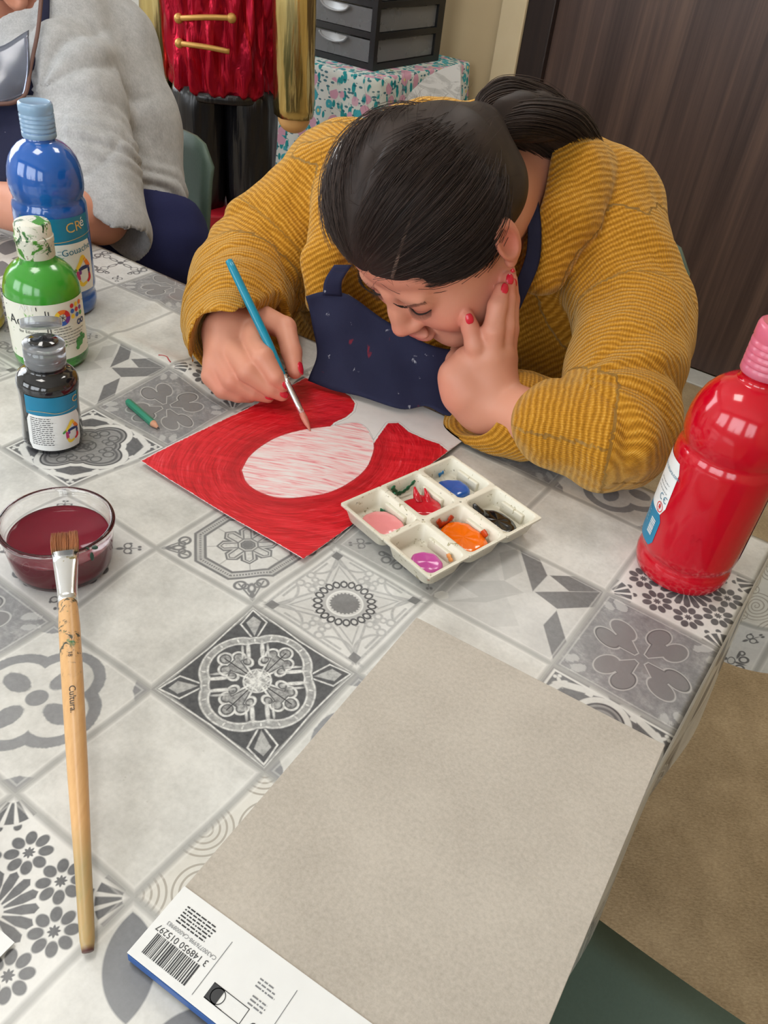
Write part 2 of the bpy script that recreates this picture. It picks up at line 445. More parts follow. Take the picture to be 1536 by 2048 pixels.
m_diff = Mat('added_panel_diffuser', (.95, .95, .95), .6); _n = m_diff.noise(m_diff.coord('Object'), 50, 2)
m_diff.set('Emission Color', (1, .95, .87, 1)); m_diff.set('Emission Strength', _n * .3 + 3)  # glowing face of the added ceiling panels
for q, (a, b) in enumerate(ADDED_PANELS):
    t = thing('added_ceiling_panel', 'added unseen square ceiling light panel ' + ('over the painting table' if q == 0 else 'near the far wall'), 'light', R3(a, b, ROOM['h'] - .03), ROOM_ROT, 'added ceiling light panels')
    mb = MB()
    for lo, hi in (((-.32, -.32), (.32, -.295)), ((-.32, .295), (.32, .32)), ((-.32, -.295), (-.295, .295)), ((.295, -.295), (.32, .295))):
        mb.box((lo[0], lo[1], -.012), (hi[0], hi[1], .03), .002)
    mb.build('frame', m_wframe, t, smooth=False); MB().box((-.295, -.295, .0), (.295, .295, .012)).build('diffuser', m_diff, t, smooth=False)
# ================================================================== table and printed oilcloth
I_R, J_F, I_L, J_N = 2.97, 3.66, -9.4, -5.5      # table edges in tile units
m_tab = Mat('table_laminate', srgb(196, 194, 188), .4, .4)
_n = m_tab.noise(m_tab.coord('Object'), 30, 3); m_tab.set('Base Color', m_tab.mix(_n, srgb(188, 186, 180), srgb(204, 202, 196)))
m_tleg = Mat('table_leg_metal', (.33, .34, .35), .35, .5, 1); _n = m_tleg.noise(m_tleg.coord('Object'), 40, 2); m_tleg.set('Roughness', _n * .2 + .25)
aR, bF = -.328 + TILE * I_R, .362 + TILE * J_F; aL, bN = -.328 + TILE * I_L, .362 + TILE * J_N
tcx, tcy = (aR + aL) / 2, (bF + bN) / 2
table = thing('work_table', 'rectangular work table covered by the tile-print oilcloth', 'table', R3(tcx, tcy, 0), ROOM_ROT)
hw, hd = (aR - aL) / 2, (bF - bN) / 2
MB().box((-hw, -hd, ZT - .030), (hw, hd, ZT - .0016), .004).build('tabletop', m_tab, table, smooth=False)
mb = MB(); i = .07
for s in (-1, 1): mb.box((-hw + i, s * (hd - i) - .012, ZT - .09), (hw - i, s * (hd - i) + .012, ZT - .030)); mb.box((s * (hw - i) - .012, -hd + i, ZT - .09), (s * (hw - i) + .012, hd - i, ZT - .030))
mb.build('apron_frame', m_tleg, table, smooth=False)
for sx in (-1, 1):
    for sy in (-1, 1): MB().lathe([(.019, 0), (.021, .01), (.021, ZT - .031)], 20, (sx * (hw - .075), sy * (hd - .075), 0)).build('leg', m_tleg, table)

# --- printed tile motifs, one material for each printed tile of the cloth
LIGHT, MID, DARK = srgb(206, 205, 200), srgb(128, 128, 128), srgb(72, 73, 76)
def motif(name):
    m = Mat('oilcloth_' + name, rough=.30, spec=.5)
    uvn = m.n('ShaderNodeUVMap'); uvn.uv_map = 'UVMap'; uvv = uvn.outputs[0]
    uu, vv, _ = m.sep(uvv)
    u = uu.frac() * 2 - 1; v = vv.frac() * 2 - 1
    u.v.node.label = 'u'
    noi = m.noise(uvv, 2.1, 5, .62); fine = m.noise(uvv, 26, 3, .6); sp = m.voro(uvv, 13)
    return m, uvv, u, v, noi, fine, sp
def finish(m, uvv, u, v, col, noi, fine, sp, spots=.8, grout=True):
    """weathering shared by every printed tile, then the printed grout line"""
    dots = ((sp * -9 + .95).clamp() * (m.noise(uvv, 5.5, 2) * 5 - 2.4).clamp()) * spots
    col = m.mix(dots * .5, col, srgb(138, 134, 122))
    if grout:
        e = mx(u.abs(), v.abs()) + (fine - .5) * .012
        g = (0.955 - e).inside(.05)
        col = m.mix(g * .85, col, m.mix(noi, srgb(140, 140, 138), srgb(176, 175, 171)))
        hl = (e - .925).band(.012, .02); col = m.mix(hl * .35, col, srgb(222, 221, 216))
    m.set('Base Color', col)
    m.set('Roughness', fine * .12 + .25); m.bump(fine * .6 + noi * .4, .05, .001)
    return m
def base_light(m, noi, fine, lo=srgb(184, 183, 178), hi=srgb(216, 215, 210)):
    return m.ramp(noi * .75 + fine * .25, [(.32, lo), (.62, hi)])
def fold(u, v, n, off=0.0):
    """rotational symmetry: returns coordinates in one of n sectors, x pointing out"""
    r = hyp(u, v); th = v.atan2(u) + (off + math.pi / n); a = th.mod(2 * math.pi / n) - math.pi / n
    return r * a.cos(), r * a.sin(), r
def ellip(x, y, cx, cy, rx, ry): return (hyp((x - cx) / rx, (y - cy) / ry) - 1) * min(rx, ry)
def wear(fine, noi, k=.35): return (noi * 1.2 + fine * .8 - .55).clamp() * k + (1 - k * .6)

def mk_plain(name, lo=srgb(180, 179, 174), hi=srgb(216, 215, 210)):
    m, uvv, u, v, noi, fine, sp = motif(name)
    return finish(m, uvv, u, v, base_light(m, noi, fine, lo, hi), noi, fine, sp, 1.0)
def mk_medallion():      # dark tile with light quatrefoil and trefoil crosses
    m, uvv, u, v, noi, fine, sp = motif('dark_medallion')
    dk = m.ramp(fine * .7 + noi * .3, [(.3, srgb(58, 59, 62)), (.7, srgb(92, 93, 95))]); lt = m.ramp(fine, [(.3, srgb(176, 176, 174)), (.6, srgb(222, 222, 218))])
    x, y, r = fold(u, v, 4); ay = y.abs()
    R = mx(ellip(x, ay, .44, 0, .42, .52).min(ellip(x, ay, .30, .30, .34, .34)), r * 0 - 9)
    light = (R - .0).band(.012); light = mx(light, (R + .10).band(.012)); grey = (R + .05).band(.045)
    dots = ellip((R + .05), (v.atan2(u) * 10 / math.pi).frac() * .63 - .315, 0, 0, .03, .035).inside(.02)
    # trefoil: three round lobes on a stem
    tre = mn(mn(ellip(x, ay, .60, 0, .105, .10), ellip(x, ay, .47, .135, .10, .09)), mn(ellip(x, ay, .33, .15, .09, .07), (mx(ay - x * .32, x - .52))))
    tre_in = (tre + .035).inside(.02); tre_l = tre.band(.016, .016)
    dx, dy, _ = fold(u, v, 4, math.pi / 4); ady = dy.abs()
    arrow = mx(ady - (dx - .70) * .55, dx * .7 + ady - .92); arrow2 = mx(ady - (dx - .80) * .4, dx * .9 + ady - 1.07)
    rays = mx((ady - (1.36 - dx) * .9).band(.014), arrow.band(.014)); rays = rays * (R - .02).inside(.02).__rsub__(1.0)
    leaf = mx(ellip(dx, ady, .52, .10, .17, .03).inside(.02), ellip(dx, ady, .52, .18, .10, .018).inside(.02))
    cen = mx((r - .19).band(.014), ((r - .17).inside() * (fine * 3 - .9).clamp()))
    line = (ay.band(.008, .01)) * (r - .62).inside() * (.19 - r).inside()
    f = mx(mx(light, tre_l), mx(rays, mx(cen, leaf))); f = mx(f, dots * .9)
    col = m.mix(grey * .45, dk, lt); col = m.mix(tre_in * .55 * (fine * 1.6 - .1).clamp(), col, lt)
    col = m.mix(arrow2.inside() * .55, col, lt)
    col = m.mix(f * wear(fine, noi), col, lt); col = m.mix(line, col, srgb(52, 52, 55))
    return finish(m, uvv, u, v, col, noi, fine, sp, .2)
def mk_star():           # pale tile, ring of beads round a dark disc, pointed star lines
    m, uvv, u, v, noi, fine, sp = motif('bead_ring_star')
    bg = base_light(m, noi, fine, srgb(190, 189, 185), srgb(216, 215, 211)); g = srgb(138, 138, 138); dk = srgb(72, 73, 75)
    x, y, r = fold(u, v, 4); ay = y.abs(); dx, dy, _ = fold(u, v, 4, math.pi / 4); ady = dy.abs()
    bx, by, _ = fold(u, v, 22)
    bead = ellip(bx, by, .43, 0, .062, .050); beads = bead.band(.014, .014)
    disc = (r - .235 + (v.atan2(u) * 24).cos() * .012)
    star = mx(dx * .42 + ady - .46, ady * .0 + dx - 1.14); starl = star.band(.022); star2 = (dx * .42 + ady - .36).band(.014) * (.5 - dx).inside()
    cur = (hyp(dx - 1.06, ady - .36) - .36).band(.022) * (ady - .42).inside()
    cor = (dx * .8 + ady - 1.0).band(.05, .03) * (ady - .1).inside(); heart = mx((dx - 1.12).abs() * .9 + ady - .10, ady - .09)
    frame = (mx(u.abs(), v.abs()) - .87).band(.022); edge = ((hyp(x - .80, ay - .13) - .065).band(.02)) ; edge = mx(edge, (hyp(x - .68, ay - .09) - .05).band(.018)); edge = mx(edge, (x - .80).band(.02) * (.2 - ay).inside() * (ay - .55).inside())
    scr = mx((hyp(x - .57, ay - .11) - .06).band(.02), ellip(x, ay, .61, .02, .05, .04).inside())
    wash = (star.inside(.2) * .25) * noi
    col = m.mix(wash, bg, g); f = mx(mx(starl, star2), mx(mx(frame, edge), mx(cur, scr)))
    col = m.mix(f * (fine * 1.2 + .1).clamp() * .8, col, g)
    col = m.mix(mx(heart.inside(), disc.inside()) * .9, col, m.mix(fine, srgb(92, 92, 93), srgb(122, 122, 122)))
    col = m.mix((r - .285).band(.012) * .8, col, srgb(224, 224, 220)); col = m.mix((r - .33).band(.03) * .5, col, g)
    col = m.mix(mx(beads, (mx((bx - .51).abs(), by.abs()) - .015).inside() * .7), col, dk)
    return finish(m, uvv, u, v, col, noi, fine, sp, .3)
def mk_octagon():        # octagonal dotted band round an eight petal flower
    m, uvv, u, v, noi, fine, sp = motif('octagon_flower')
    bg = base_light(m, noi, fine, srgb(186, 185, 181), srgb(214, 213, 209)); g = m.mix(fine, srgb(84, 85, 88), srgb(132, 132, 132))
    ox, oy, r = fold(u, v, 8); oct_ = ox - .74
    bands = mx((oct_ - .075).band(.022), (oct_ + .075).band(.022)); fill = oct_.band(.07)
    tick = ((oy * 22).frac() - .5).abs() - .25; dots = tick.inside(.2) * oct_.band(.018)
    pet = mx(ox * -.0 + oy.abs() - .115, mx(ox - .48 + oy.abs() * .8, .10 - ox)); petal = pet.band(.020); pet2 = (pet + .055).band(.014); vein = (fine * 3 - 1.2).clamp() * pet.inside()
    cen = (r - .09).inside(); thin = oy.band(.008) * (.48 - ox).inside() * (ox - .66).inside() * .6
    dx, dy, _ = fold(u, v, 4, math.pi / 4); ady = dy.abs()
    scr = mx((hyp(dx - .98, ady - .17) - .085).band(.022), ellip(dx, ady, 1.08, 0, .085, .05).band(.02)); scr = mx(scr, (hyp(dx - 1.02, ady - .09) - .05).band(.018)); scr = mx(scr, ellip(dx, ady, 1.24, 0, .09, .045).inside()); scr = mx(scr, (ady - (1.32 - dx) * .5).band(.015) * (.93 - dx).inside())
    col = m.mix(fill * .35, bg, g); f = mx(mx(bands, dots), mx(mx(petal, pet2), mx(cen, mx(scr, thin))))
    f = mx(f, vein * .5); col = m.mix(f * wear(fine, noi), col, g)
    return finish(m, uvv, u, v, col, noi, fine, sp, .4)
def mk_geo():            # interlocking grey parallelograms
    m, uvv, u, v, noi, fine, sp = motif('parallelograms')
    bg = base_light(m, noi, fine, srgb(176, 175, 172), srgb(204, 203, 199)); dk = m.ramp(fine * .6 + noi * .4, [(.3, srgb(96, 96, 98)), (.7, srgb(120, 120, 121))]); md = m.mix(noi, srgb(152, 151, 149), srgb(176, 175, 172))
    def para(P):
        P = np.array(P, float); c = P.mean(0); d = None
        for k in range(4):
            e = P[(k + 1) % 4] - P[k]; n = np.array([e[1], -e[0]]) / np.linalg.norm(e)
            if n @ (c - P[k]) > 0: n = -n
            h = u * float(n[0]) + v * float(n[1]) - float(n @ P[k]); d = h if d is None else mx(d, h)
        return d
    dark = mn(mn(para([(-.70, 1.14), (-.39, 1.17), (.08, .68), (.08, .18)]), para([(.11, .71), (.54, 1.08), (.95, .96), (.52, .58)])), mn(para([(.11, .19), (.95, .96), (1.0, .54), (.55, .08)]), para([(.56, .04), (.97, -.46), (.96, -.9), (.54, -.37)])))
    mid = mn(para([(-.78, .66), (-.62, .96), (-.26, .5), (-.37, .11)]), mn(para([(-.95, -.41), (-.37, .11), (-.01, .06), (-.48, -.47)]), para([(-.83, -.89), (-.48, -.47), (-.01, .06), (-.34, -.51)])))
    tri = mx(u * .7 + v * .7 + .25, (u - v).abs() - .9)
    col = m.mix(mid.inside() * .7, bg, md); col = m.mix(tri.inside() * .3, col, md); col = m.mix(dark.inside(), col, dk)
    return finish(m, uvv, u, v, col, noi, fine, sp, .8)
def mk_flower():         # worn grey tile with engraved blossoms
    m, uvv, u, v, noi, fine, sp = motif('grey_blossom')
    n2 = m.noise(uvv, 5, 6, .7, .6)
    bg = m.ramp(n2 * .7 + fine * .3, [(.30, srgb(108, 109, 111)), (.5, srgb(134, 134, 135)), (.68, srgb(168, 167, 166))])
    x, y, r = fold(u, v, 4, math.pi / 8); ay = y.abs()
    heart = mn(ellip(x, ay, .56, .17, .24, .165), mx(ay - x * .42, mx(x - .55, .10 - x))); stem = mn(heart, ellip(x, ay, .18, .06, .12, .12))
    col = m.mix(heart.inside() * .75, bg, m.mix(noi, srgb(116, 114, 115), srgb(130, 127, 128)))
    col = m.mix((mn(stem, r - .2) + (fine - .5) * .06).inside() * .6, col, srgb(124, 123, 123))
    col = m.mix(heart.band(.009, .012) * .75, col, srgb(188, 187, 184)); col = m.mix((heart + .02).band(.006, .01) * (y * 4 + .3).clamp(), col, srgb(86, 86, 88))
    dx, dy, _ = fold(u, v, 4, math.pi / 4); leaf = ellip(dx, dy.abs(), 1.08, .10, .12, .07) + (n2 - .5) * .3
    col = m.mix(leaf.inside() * .7, col, srgb(186, 186, 184))
    return finish(m, uvv, u, v, col, noi, fine, sp, .1)
def mk_ornate():         # white strapwork quatrefoil over dark corners
    m, uvv, u, v, noi, fine, sp = motif('strapwork')
    dk = m.ramp(fine * .6 + noi * .4, [(.3, srgb(74, 75, 78)), (.7, srgb(112, 113, 115))]); lt = m.ramp(fine * .4 + noi * .6, [(.3, srgb(196, 196, 193)), (.7, srgb(222, 222, 218))])
    x, y, r = fold(u, v, 4); ay = y.abs(); dx, dy, _ = fold(u, v, 4, math.pi / 4); ady = dy.abs()
    Q = mn(ellip(x, ay, .42, 0, .40, .34), ellip(dx, ady, .30, 0, .30, .30))
    strap = (Q - .06).band(.045); gap = (Q - .0).band(.012); inner = (Q + .012).inside()
    filig = ((fine * 3.4 - 1.2).clamp() * ((Q + .1) * 40).sin().abs()); swirl = mx((hyp(x - .52, ay - .12) - .085).band(.014), (hyp(x - .36, ay - .12) - .06).band(.012))
    swirl = mx(swirl, (hyp(dx - .42, ady - .10) - .07).band(.013)); swirl = mx(swirl, mx((r - .2).band(.014), ellip(x, ay, .1, 0, .08, .045).band(.012)))
    cr = (dx * .75 + ady * .35 - .80).band(.05) * (ady - .62).inside(); star = mn(ellip(dx, ady, 1.10, 0, .11, .03), mn(ellip(dx, ady, 1.08, .06, .035, .06), ellip(dx, ady, 1.2, .035, .03, .03)))
    edge = mx((ay - .34).band(.055), (x - .93).band(.02)) * (.80 - x).inside()
    grey = m.mix(fine, srgb(120, 120, 120), srgb(168, 168, 166))
    col = m.mix(inner, dk, grey); col = m.mix(mx(swirl, filig * .35) * inner * .85, col, srgb(70, 71, 73)); col = m.mix((Q + .07).band(.02), col, srgb(92, 92, 94))
    col = m.mix(gap, col, srgb(60, 61, 64)); f = mx(mx(strap, cr), mx(star.inside(), edge))
    col = m.mix(f, col, lt)
    return finish(m, uvv, u, v, col, noi, fine, sp, .3)
def mk_moor():           # star lattice of dark kites on white
    m, uvv, u, v, noi, fine, sp = motif('star_lattice')
    bg = base_light(m, noi, fine, srgb(202, 201, 197), srgb(222, 221, 217)); dk = m.ramp(noi * .6 + fine * .4, [(.3, srgb(74, 75, 78)), (.7, srgb(112, 113, 115))])
    bx, by, r = fold(u, v, 16); aby = by.abs()
    ray_ = mx(mx(aby - .055, aby - (bx - .08) * .25), mx(bx + aby * .8 - .47, .12 - bx))
    d = ray_
    for q in range(8): pass
    sx, sy, _ = fold(u, v, 8, math.pi / 8); px = sx - .70; py = sy
    kx, ky, kr = fold(px, py, 8, math.pi / 8)
    kite = mx(ellip(kx, ky, .178, 0, .082, .062), .092 - kx); d = mn(d, kite); d = mn(d, kr - .055 + (py.atan2(px) * 8).cos() * .012)
    cx_, cy_, _ = fold(u, v, 4, math.pi / 4); ex = 1.4142 - cx_
    fx = hyp(ex, cy_); fa = (cy_.atan2(ex) + .2).mod(.4) - .2; fk = mx((fx * fa.sin()).abs() - fx * .13, mx(fx - .40, .12 - fx))
    far = (.43 - fx).inside()
    kk = mx(ellip(cx_, cy_.abs(), .98, .10, .05, .045), cx_ * 0 - 9); d2 = mn(d, kk)
    ex2 = (mx(u.abs(), v.abs()) - .93); ek = mx(((u + v) * 5).sin().abs() * .06 - .035, ex2.abs() - .04)
    f = mx(mx(d2, ex2 - .01).inside(.016) * far, fk.inside(.016)); f = mx(f, ek.inside() * .0)
    col = m.mix(f, bg, dk)
    return finish(m, uvv, u, v, col, noi, fine, sp, .2)
def mk_petals():         # four big grey petals inside a lobed band
    m, uvv, u, v, noi, fine, sp = motif('four_petals')
    bg = base_light(m, noi, fine); g = m.ramp(fine * .5 + noi * .5, [(.3, srgb(120, 121, 124)), (.7, srgb(142, 143, 145))])
    x, y, r = fold(u, v, 4); ay = y.abs(); w = (fine - .5) * .03
    lob = mn(ellip(x, ay, .42, .0, .42, .46), r - .40); band = (lob - .0 + w).band(.075)
    pet = ellip(x, ay, .42, 0, .22, .14) + w; cen = r - .14
    dx, dy, _ = fold(u, v, 4, math.pi / 4); cor = mx(1.18 - dx + dy.abs() * .25, dx * 0 - 9) + w
    f = mx(mx(band, pet.inside()), mx(cen.inside(), cor.inside()))
    return finish(m, uvv, u, v, m.mix(f * .95, bg, g), noi, fine, sp, .9)
def mk_scroll():         # pale taupe scrolls
    m, uvv, u, v, noi, fine, sp = motif('taupe_scrolls')
    bg = base_light(m, noi, fine, srgb(198, 195, 186), srgb(214, 211, 203)); g = srgb(160, 153, 142)
    f = None
    for k, (ox, oy, s) in enumerate(((0, 0, 2.0), (.5, .5, 2.0), (.25, .0, 3.0))):
        p = ((uu_ := u * s * .5 + ox).frac() - .5); q = ((v * s * .5 + oy).frac() - .5); rr = hyp(p, q); th = q.atan2(p)
        sp_ = ((rr * (13 if k < 2 else 9) - th / (2 * math.pi) + k * .3).frac() - .5).abs() - .16
        e = sp_.inside(.08) * (rr - (.36 if k < 2 else .2)).inside(.02); f = e if f is None else mx(f, e)
    return finish(m, uvv, u, v, m.mix(f * .85, bg, g), noi, fine, sp, .2)
def mk_fleur(name='fleur', lo=srgb(188, 187, 185), hi=srgb(212, 211, 208), ink=srgb(84, 84, 88)):
    m, uvv, u, v, noi, fine, sp = motif(name)
    bg = base_light(m, noi, fine, lo, hi)
    dx, dy, r = fold(u, v, 4, math.pi / 4); ady = dy.abs(); x, y, _ = fold(u, v, 4); ay = y.abs()
    fl = mn(ellip(dx, ady, .98, 0, .15, .012), ellip(dx, ady, .86, 0, .06, .028)); fl = mn(fl, (hyp(dx - .98, ady - .06) - .055).abs() - .012); fl = mn(fl, ellip(dx, ady, 1.02, .11, .03, .022)); fl = mn(fl, ellip(dx, ady, 1.16, .03, .03, .025))
    sc = mn((hyp(x - .74, ay - .12) - .075).abs() - .020, (hyp(x - .66, ay - .27) - .05).abs() - .016); sc = mn(sc, ellip(x, ay, .70, 0, .11, .028)); sc = mn(sc, ellip(x, ay, .62, .2, .03, .1)); sc = mn(sc, (hyp(x - .52, ay) - .09).abs() - .012)
    cen = mn(ellip(x, ay, .26, 0, .13, .045).abs() - .012, (r - .08))
    f = mn(mn(fl, sc), cen).inside(.016)
    return finish(m, uvv, u, v, m.mix(f * .9, bg, ink), noi, fine, sp, .4)
def mk_leaf():           # big dark pointed leaves
    m, uvv, u, v, noi, fine, sp = motif('pointed_leaves')
    bg = base_light(m, noi, fine); g = m.ramp(fine * .5 + noi * .5, [(.3, srgb(98, 100, 104)), (.7, srgb(120, 122, 125))])
    dx, dy, r = fold(u, v, 4, math.pi / 4)
    lf = mx(hyp(dx - .72, dy - .42) - .68, hyp(dx - .72, dy + .42) - .68)
    return finish(m, uvv, u, v, m.mix(lf.inside(), bg, g), noi, fine, sp, .4)
MOT = dict(P=mk_plain('plain_speckled'), Q=mk_plain('plain_warm', srgb(172, 171, 167), srgb(206, 205, 200)), A=mk_medallion(), B=mk_star(), C=mk_octagon(), D=mk_geo(), E=mk_flower(), F=mk_ornate(), G=mk_moor(), H=mk_petals(), S=mk_scroll(),
           J=mk_fleur(), N=mk_fleur('grey_fleur', srgb(150, 149, 147), srgb(180, 179, 176), srgb(112, 112, 112)), K=mk_leaf())
ROWS = ['BPFPC', 'NDEQA', 'QPGKP', 'EHPSJ', 'JPAHQ']
MKEYS = list(MOT)
def cell_type(i, j):
    q = j // 5; return MKEYS.index(ROWS[j - 5 * q][(i - 2 * q) % 5])
# lattice nudges measured on the photo: the cloth is a little rucked
NODES = {(0, 0): (506, 1208), (1, 0): (714, 1347), (-1, 0): (312, 1097), (0, 1): (671, 1091), (1, 1): (863, 1197), (0, -1): (303, 1377), (1, -1): (530, 1545),
         (2, 1): (1106, 1330), (2, 2): (1215, 1184), (1, 3): (1102, 973), (-1, -1): (113, 1247), (-2, 0): (132, 976), (-2, 1): (338, 895), (-3, 1): (189, 814), (-3, 0): (3, 895),
         (-3, 2): (338, 735), (-2, 2): (461, 822), (-4, 2): (219, 676), (0, -2): (29, 1586), (1, -2): (267, 1793)}
NK = np.array(list(NODES), float); NO = []
for (i_, j_), (x_, y_) in NODES.items():
    NO.append((onz(x_, y_) - ij(i_, j_))[:2])
NO = np.array(NO)
def nudge(I, J):
    d2 = (I[:, None] - NK[:, 0]) ** 2 + (J[:, None] - NK[:, 1]) ** 2; w = np.exp(-d2 / .28)
    return (w @ NO) / (w.sum(1) + .25)[:, None]
SUB = 20; OV = 1.55                                   # overhang in tiles
gi = np.arange(-9.0 * SUB, (I_R + OV) * SUB + 1) / SUB; gj = np.arange(-4.0 * SUB, (J_F + OV) * SUB + 1) / SUB
GI, GJ = np.meshgrid(gi, gj, indexing='ij'); I = GI.ravel(); J = GJ.ravel()
ci = np.minimum(I, I_R); cj = np.minimum(J, J_F); di = I - ci; dj = J - cj
rr = np.hypot(di, dj) * TILE; ang = np.arctan2(dj, di + 1e-9)
RB = .012                                              # rounding of the table edge under the cloth
th = np.minimum(rr / RB, math.pi / 2 * .97)
corner = np.where((di > 0) & (dj > 0), np.sin(2 * ang) ** 1.5, 0)
# at the corner the surplus cloth stands out as a fold
hang = np.maximum(rr - RB * th, 0)
flare = .05 + .80 * corner + .035 * np.sin(J * 2.6 + 1) * (dj <= 0) + .04 * np.sin(I * 2.2) * (di <= 0)
out = RB * np.sin(th) + hang * np.sin(flare); down = RB * (1 - np.cos(th)) + hang * np.cos(flare)
nx = np.where(rr > 0, di * TILE / np.maximum(rr, 1e-9), 0); ny = np.where(rr > 0, dj * TILE / np.maximum(rr, 1e-9), 0)
# a crease turns the fold beyond the corner
ny = ny * (1 - .25 * corner)
ctr_a = -.328 + TILE * ci + nx * (out - RB); ctr_b = .362 + TILE * cj + ny * (out - RB)
VW = ctr_a[:, None] * IH[None] + ctr_b[:, None] * JH[None]
nd = nudge(I, J); top = (rr <= 0)
VW[:, 0] += nd[:, 0]; VW[:, 1] += nd[:, 1]
P2 = np.stack([VW[:, 0], VW[:, 1], np.zeros(len(I))], 1)
ruck = .0011 * vnoise(P2, .16, 3) + .0006 * vnoise(P2, .06, 5)
fadeout = np.clip(np.minimum(I_R - I, J_F - J) / .25, 0, 1)
z = ZT - down + ruck * fadeout
# the long soft rucks at the upper left
for (p0, p1, wdt, hgt) in (((150, 690), (330, 600), .010, .003), ((225, 670), (385, 745), .012, .0035), ((560, 1100), (505, 1200), .012, .002), ((500, 1210), (880, 1190), .015, -.0015)):
    A0 = onz(*p0)[:2]; A1 = onz(*p1)[:2]; dA = A1 - A0; t = np.clip(((P2[:, :2] - A0) @ dA) / (dA @ dA), 0, 1); dist = np.linalg.norm(P2[:, :2] - A0 - t[:, None] * dA, axis=1)
    z += hgt * np.exp(-(dist / wdt) ** 2) * fadeout
VW[:, 2] = z
ni, nj = len(gi), len(gj); idx = np.arange(ni * nj).reshape(ni, nj)
Fc = np.stack([idx[:-1, :-1].ravel(), idx[1:, :-1].ravel(), idx[1:, 1:].ravel(), idx[:-1, 1:].ravel()], 1)
fci = np.floor((gi[:-1] + gi[1:]) / 2).astype(int); fcj = np.floor((gj[:-1] + gj[1:]) / 2).astype(int)
ct = np.array([[cell_type(a, b) for b in fcj] for a in fci]).ravel()
cloth = mobj('tablecloth', VW, Fc, [MOT[k] for k in MKEYS], None, True, uv=np.stack([I, J], 1), midx=ct)
tag(cloth, 'grey and white oilcloth printed with patterned cement tiles, draped over the table', 'tablecloth')
# ================================================================== things on the table
def pjx(P):
    q = RW @ (np.asarray(P, float) - CAM); return W_PX / 2 + F_PX * q[0] / q[2], H_PX / 2 + F_PX * q[1] / q[2]
def simple(name, c, rough=.5, spec=.5, metal=0, var=.06, scale=40, **kw):
    m = Mat(name, c, rough, spec, metal, **kw)
    n = m.noise(m.coord('Object'), scale, 3)
    m.set('Base Color', m.mix(n, tuple(max(0, q * (1 - var)) for q in c), tuple(min(1, q * (1 + var)) for q in c))); return m
def stained(name, c, stains, scale=60, thr=.6, rough=.45, **kw):
    """a plain material with dried splashes of paint on it"""
    m = Mat(name, c, rough, .5, **kw); v = m.coord('Object'); col = m.mix(m.noise(v, 30, 3), tuple(q * .93 for q in c), c)
    for k, (s, t, sc) in enumerate(stains):
        mp = m.n('ShaderNodeMapping'); mp.inputs['Location'].default_value = (k * 3.1, k * 1.7, k * .9); m.nt.links.new(v, mp.inputs[0])
        f = (m.noise(mp.outputs[0], sc, 4, .65, .6) - t) * 22
        col = m.mix(f.clamp(), col, s)
    m.set('Base Color', col); return m
m_ink = simple('print_ink_black', srgb(40, 42, 46), .5); m_inkteal = simple('print_ink_teal', srgb(30, 110, 140), .5); m_inkwhite = simple('print_white', srgb(232, 232, 230), .45)
m_gold = simple('print_gold', srgb(214, 176, 104), .45); m_labelw = simple('label_white', srgb(226, 227, 226), .38); m_labelt = simple('label_teal', srgb(16, 122, 160), .35)
m_inkgrey = simple('print_grey', srgb(120, 122, 126), .5)
INKS = {k: simple('print_' + k, srgb(*c), .5) for k, c in dict(red=(206, 40, 44), orange=(232, 120, 36), yellow=(240, 204, 60), green=(70, 150, 70), blue=(48, 96, 178), purple=(120, 52, 140), magenta=(190, 50, 110), brown=(150, 90, 60), navy=(30, 50, 110)).items()}

class Wrap:
    """prints laid on a bottle: d = angle from the side facing the photographer (+ to the right), z = height"""
    def __init__(s, base, r): s.r = r; s.phi = math.atan2(CAM[1] - base[1], CAM[0] - base[0])
    def P(s, d, z, lift): a = s.phi + d; return np.array([(s.r + lift) * math.cos(a), (s.r + lift) * math.sin(a), z])
    def patch(s, parent, name, d0, d1, z0, z1, mat, lift=.0004, round_=0.0):
        n = max(4, int((d1 - d0) / .08)); mz = 6; v = []; f = []
        for k in range(mz + 1):
            z = z0 + (z1 - z0) * k / mz; ins = 0
            if round_ > 0:
                e = min(z - z0, z1 - z)
                if e < round_: ins = (round_ - math.sqrt(max(0, round_ ** 2 - (round_ - e) ** 2))) / s.r
            for i in range(n + 1): v.append(s.P(d0 + ins + (d1 - d0 - 2 * ins) * i / n, z, lift))
        for k in range(mz):
            for i in range(n): f.append((k * (n + 1) + i, k * (n + 1) + i + 1, (k + 1) * (n + 1) + i + 1, (k + 1) * (n + 1) + i))
        return mobj(name, v, f, mat, parent)
    def shape(s, parent, name, polys, mat, d, z, lift=.0008, rot=0.0):
        """flat polygons [(verts2d, faces)] in metres around (d, z) bent onto the bottle"""
        v = []; f = []; c, sn = math.cos(rot), math.sin(rot)
        for pv, pf in polys:
            b = len(v); f += [tuple(b + i for i in q) for q in pf]
            for p in pv: x = p[0] * c - p[1] * sn; y = p[0] * sn + p[1] * c; v.append(s.P(d + x / s.r, z + y, lift))
        return mobj(name, v, f, mat, parent, False)
    def text(s, parent, t, size, d, z, mat, rot=0.0, lift=.0008):
        v, f = text_mesh(t, size); return s.shape(parent, 'lettering', [(v, f)], mat, d, z, lift, rot)
    def lines(s, parent, n, w, pitch, d, z, mat, h=.0007, seed=0, rot=0.0):
        rs = random.Random(seed); P = []
        for k in range(n):
            x = -w / 2; xe = w / 2 * rs.uniform(.7, 1)
            while x < xe:
                l = rs.uniform(.0012, .005); e = min(x + l, xe); y = -k * pitch; P.append(([(x, y), (e, y), (e, y + h), (x, y + h)], [(0, 1, 2, 3)])); x = e + .0009
        return s.shape(parent, 'small_print', P, mat, d, z, rot=rot)
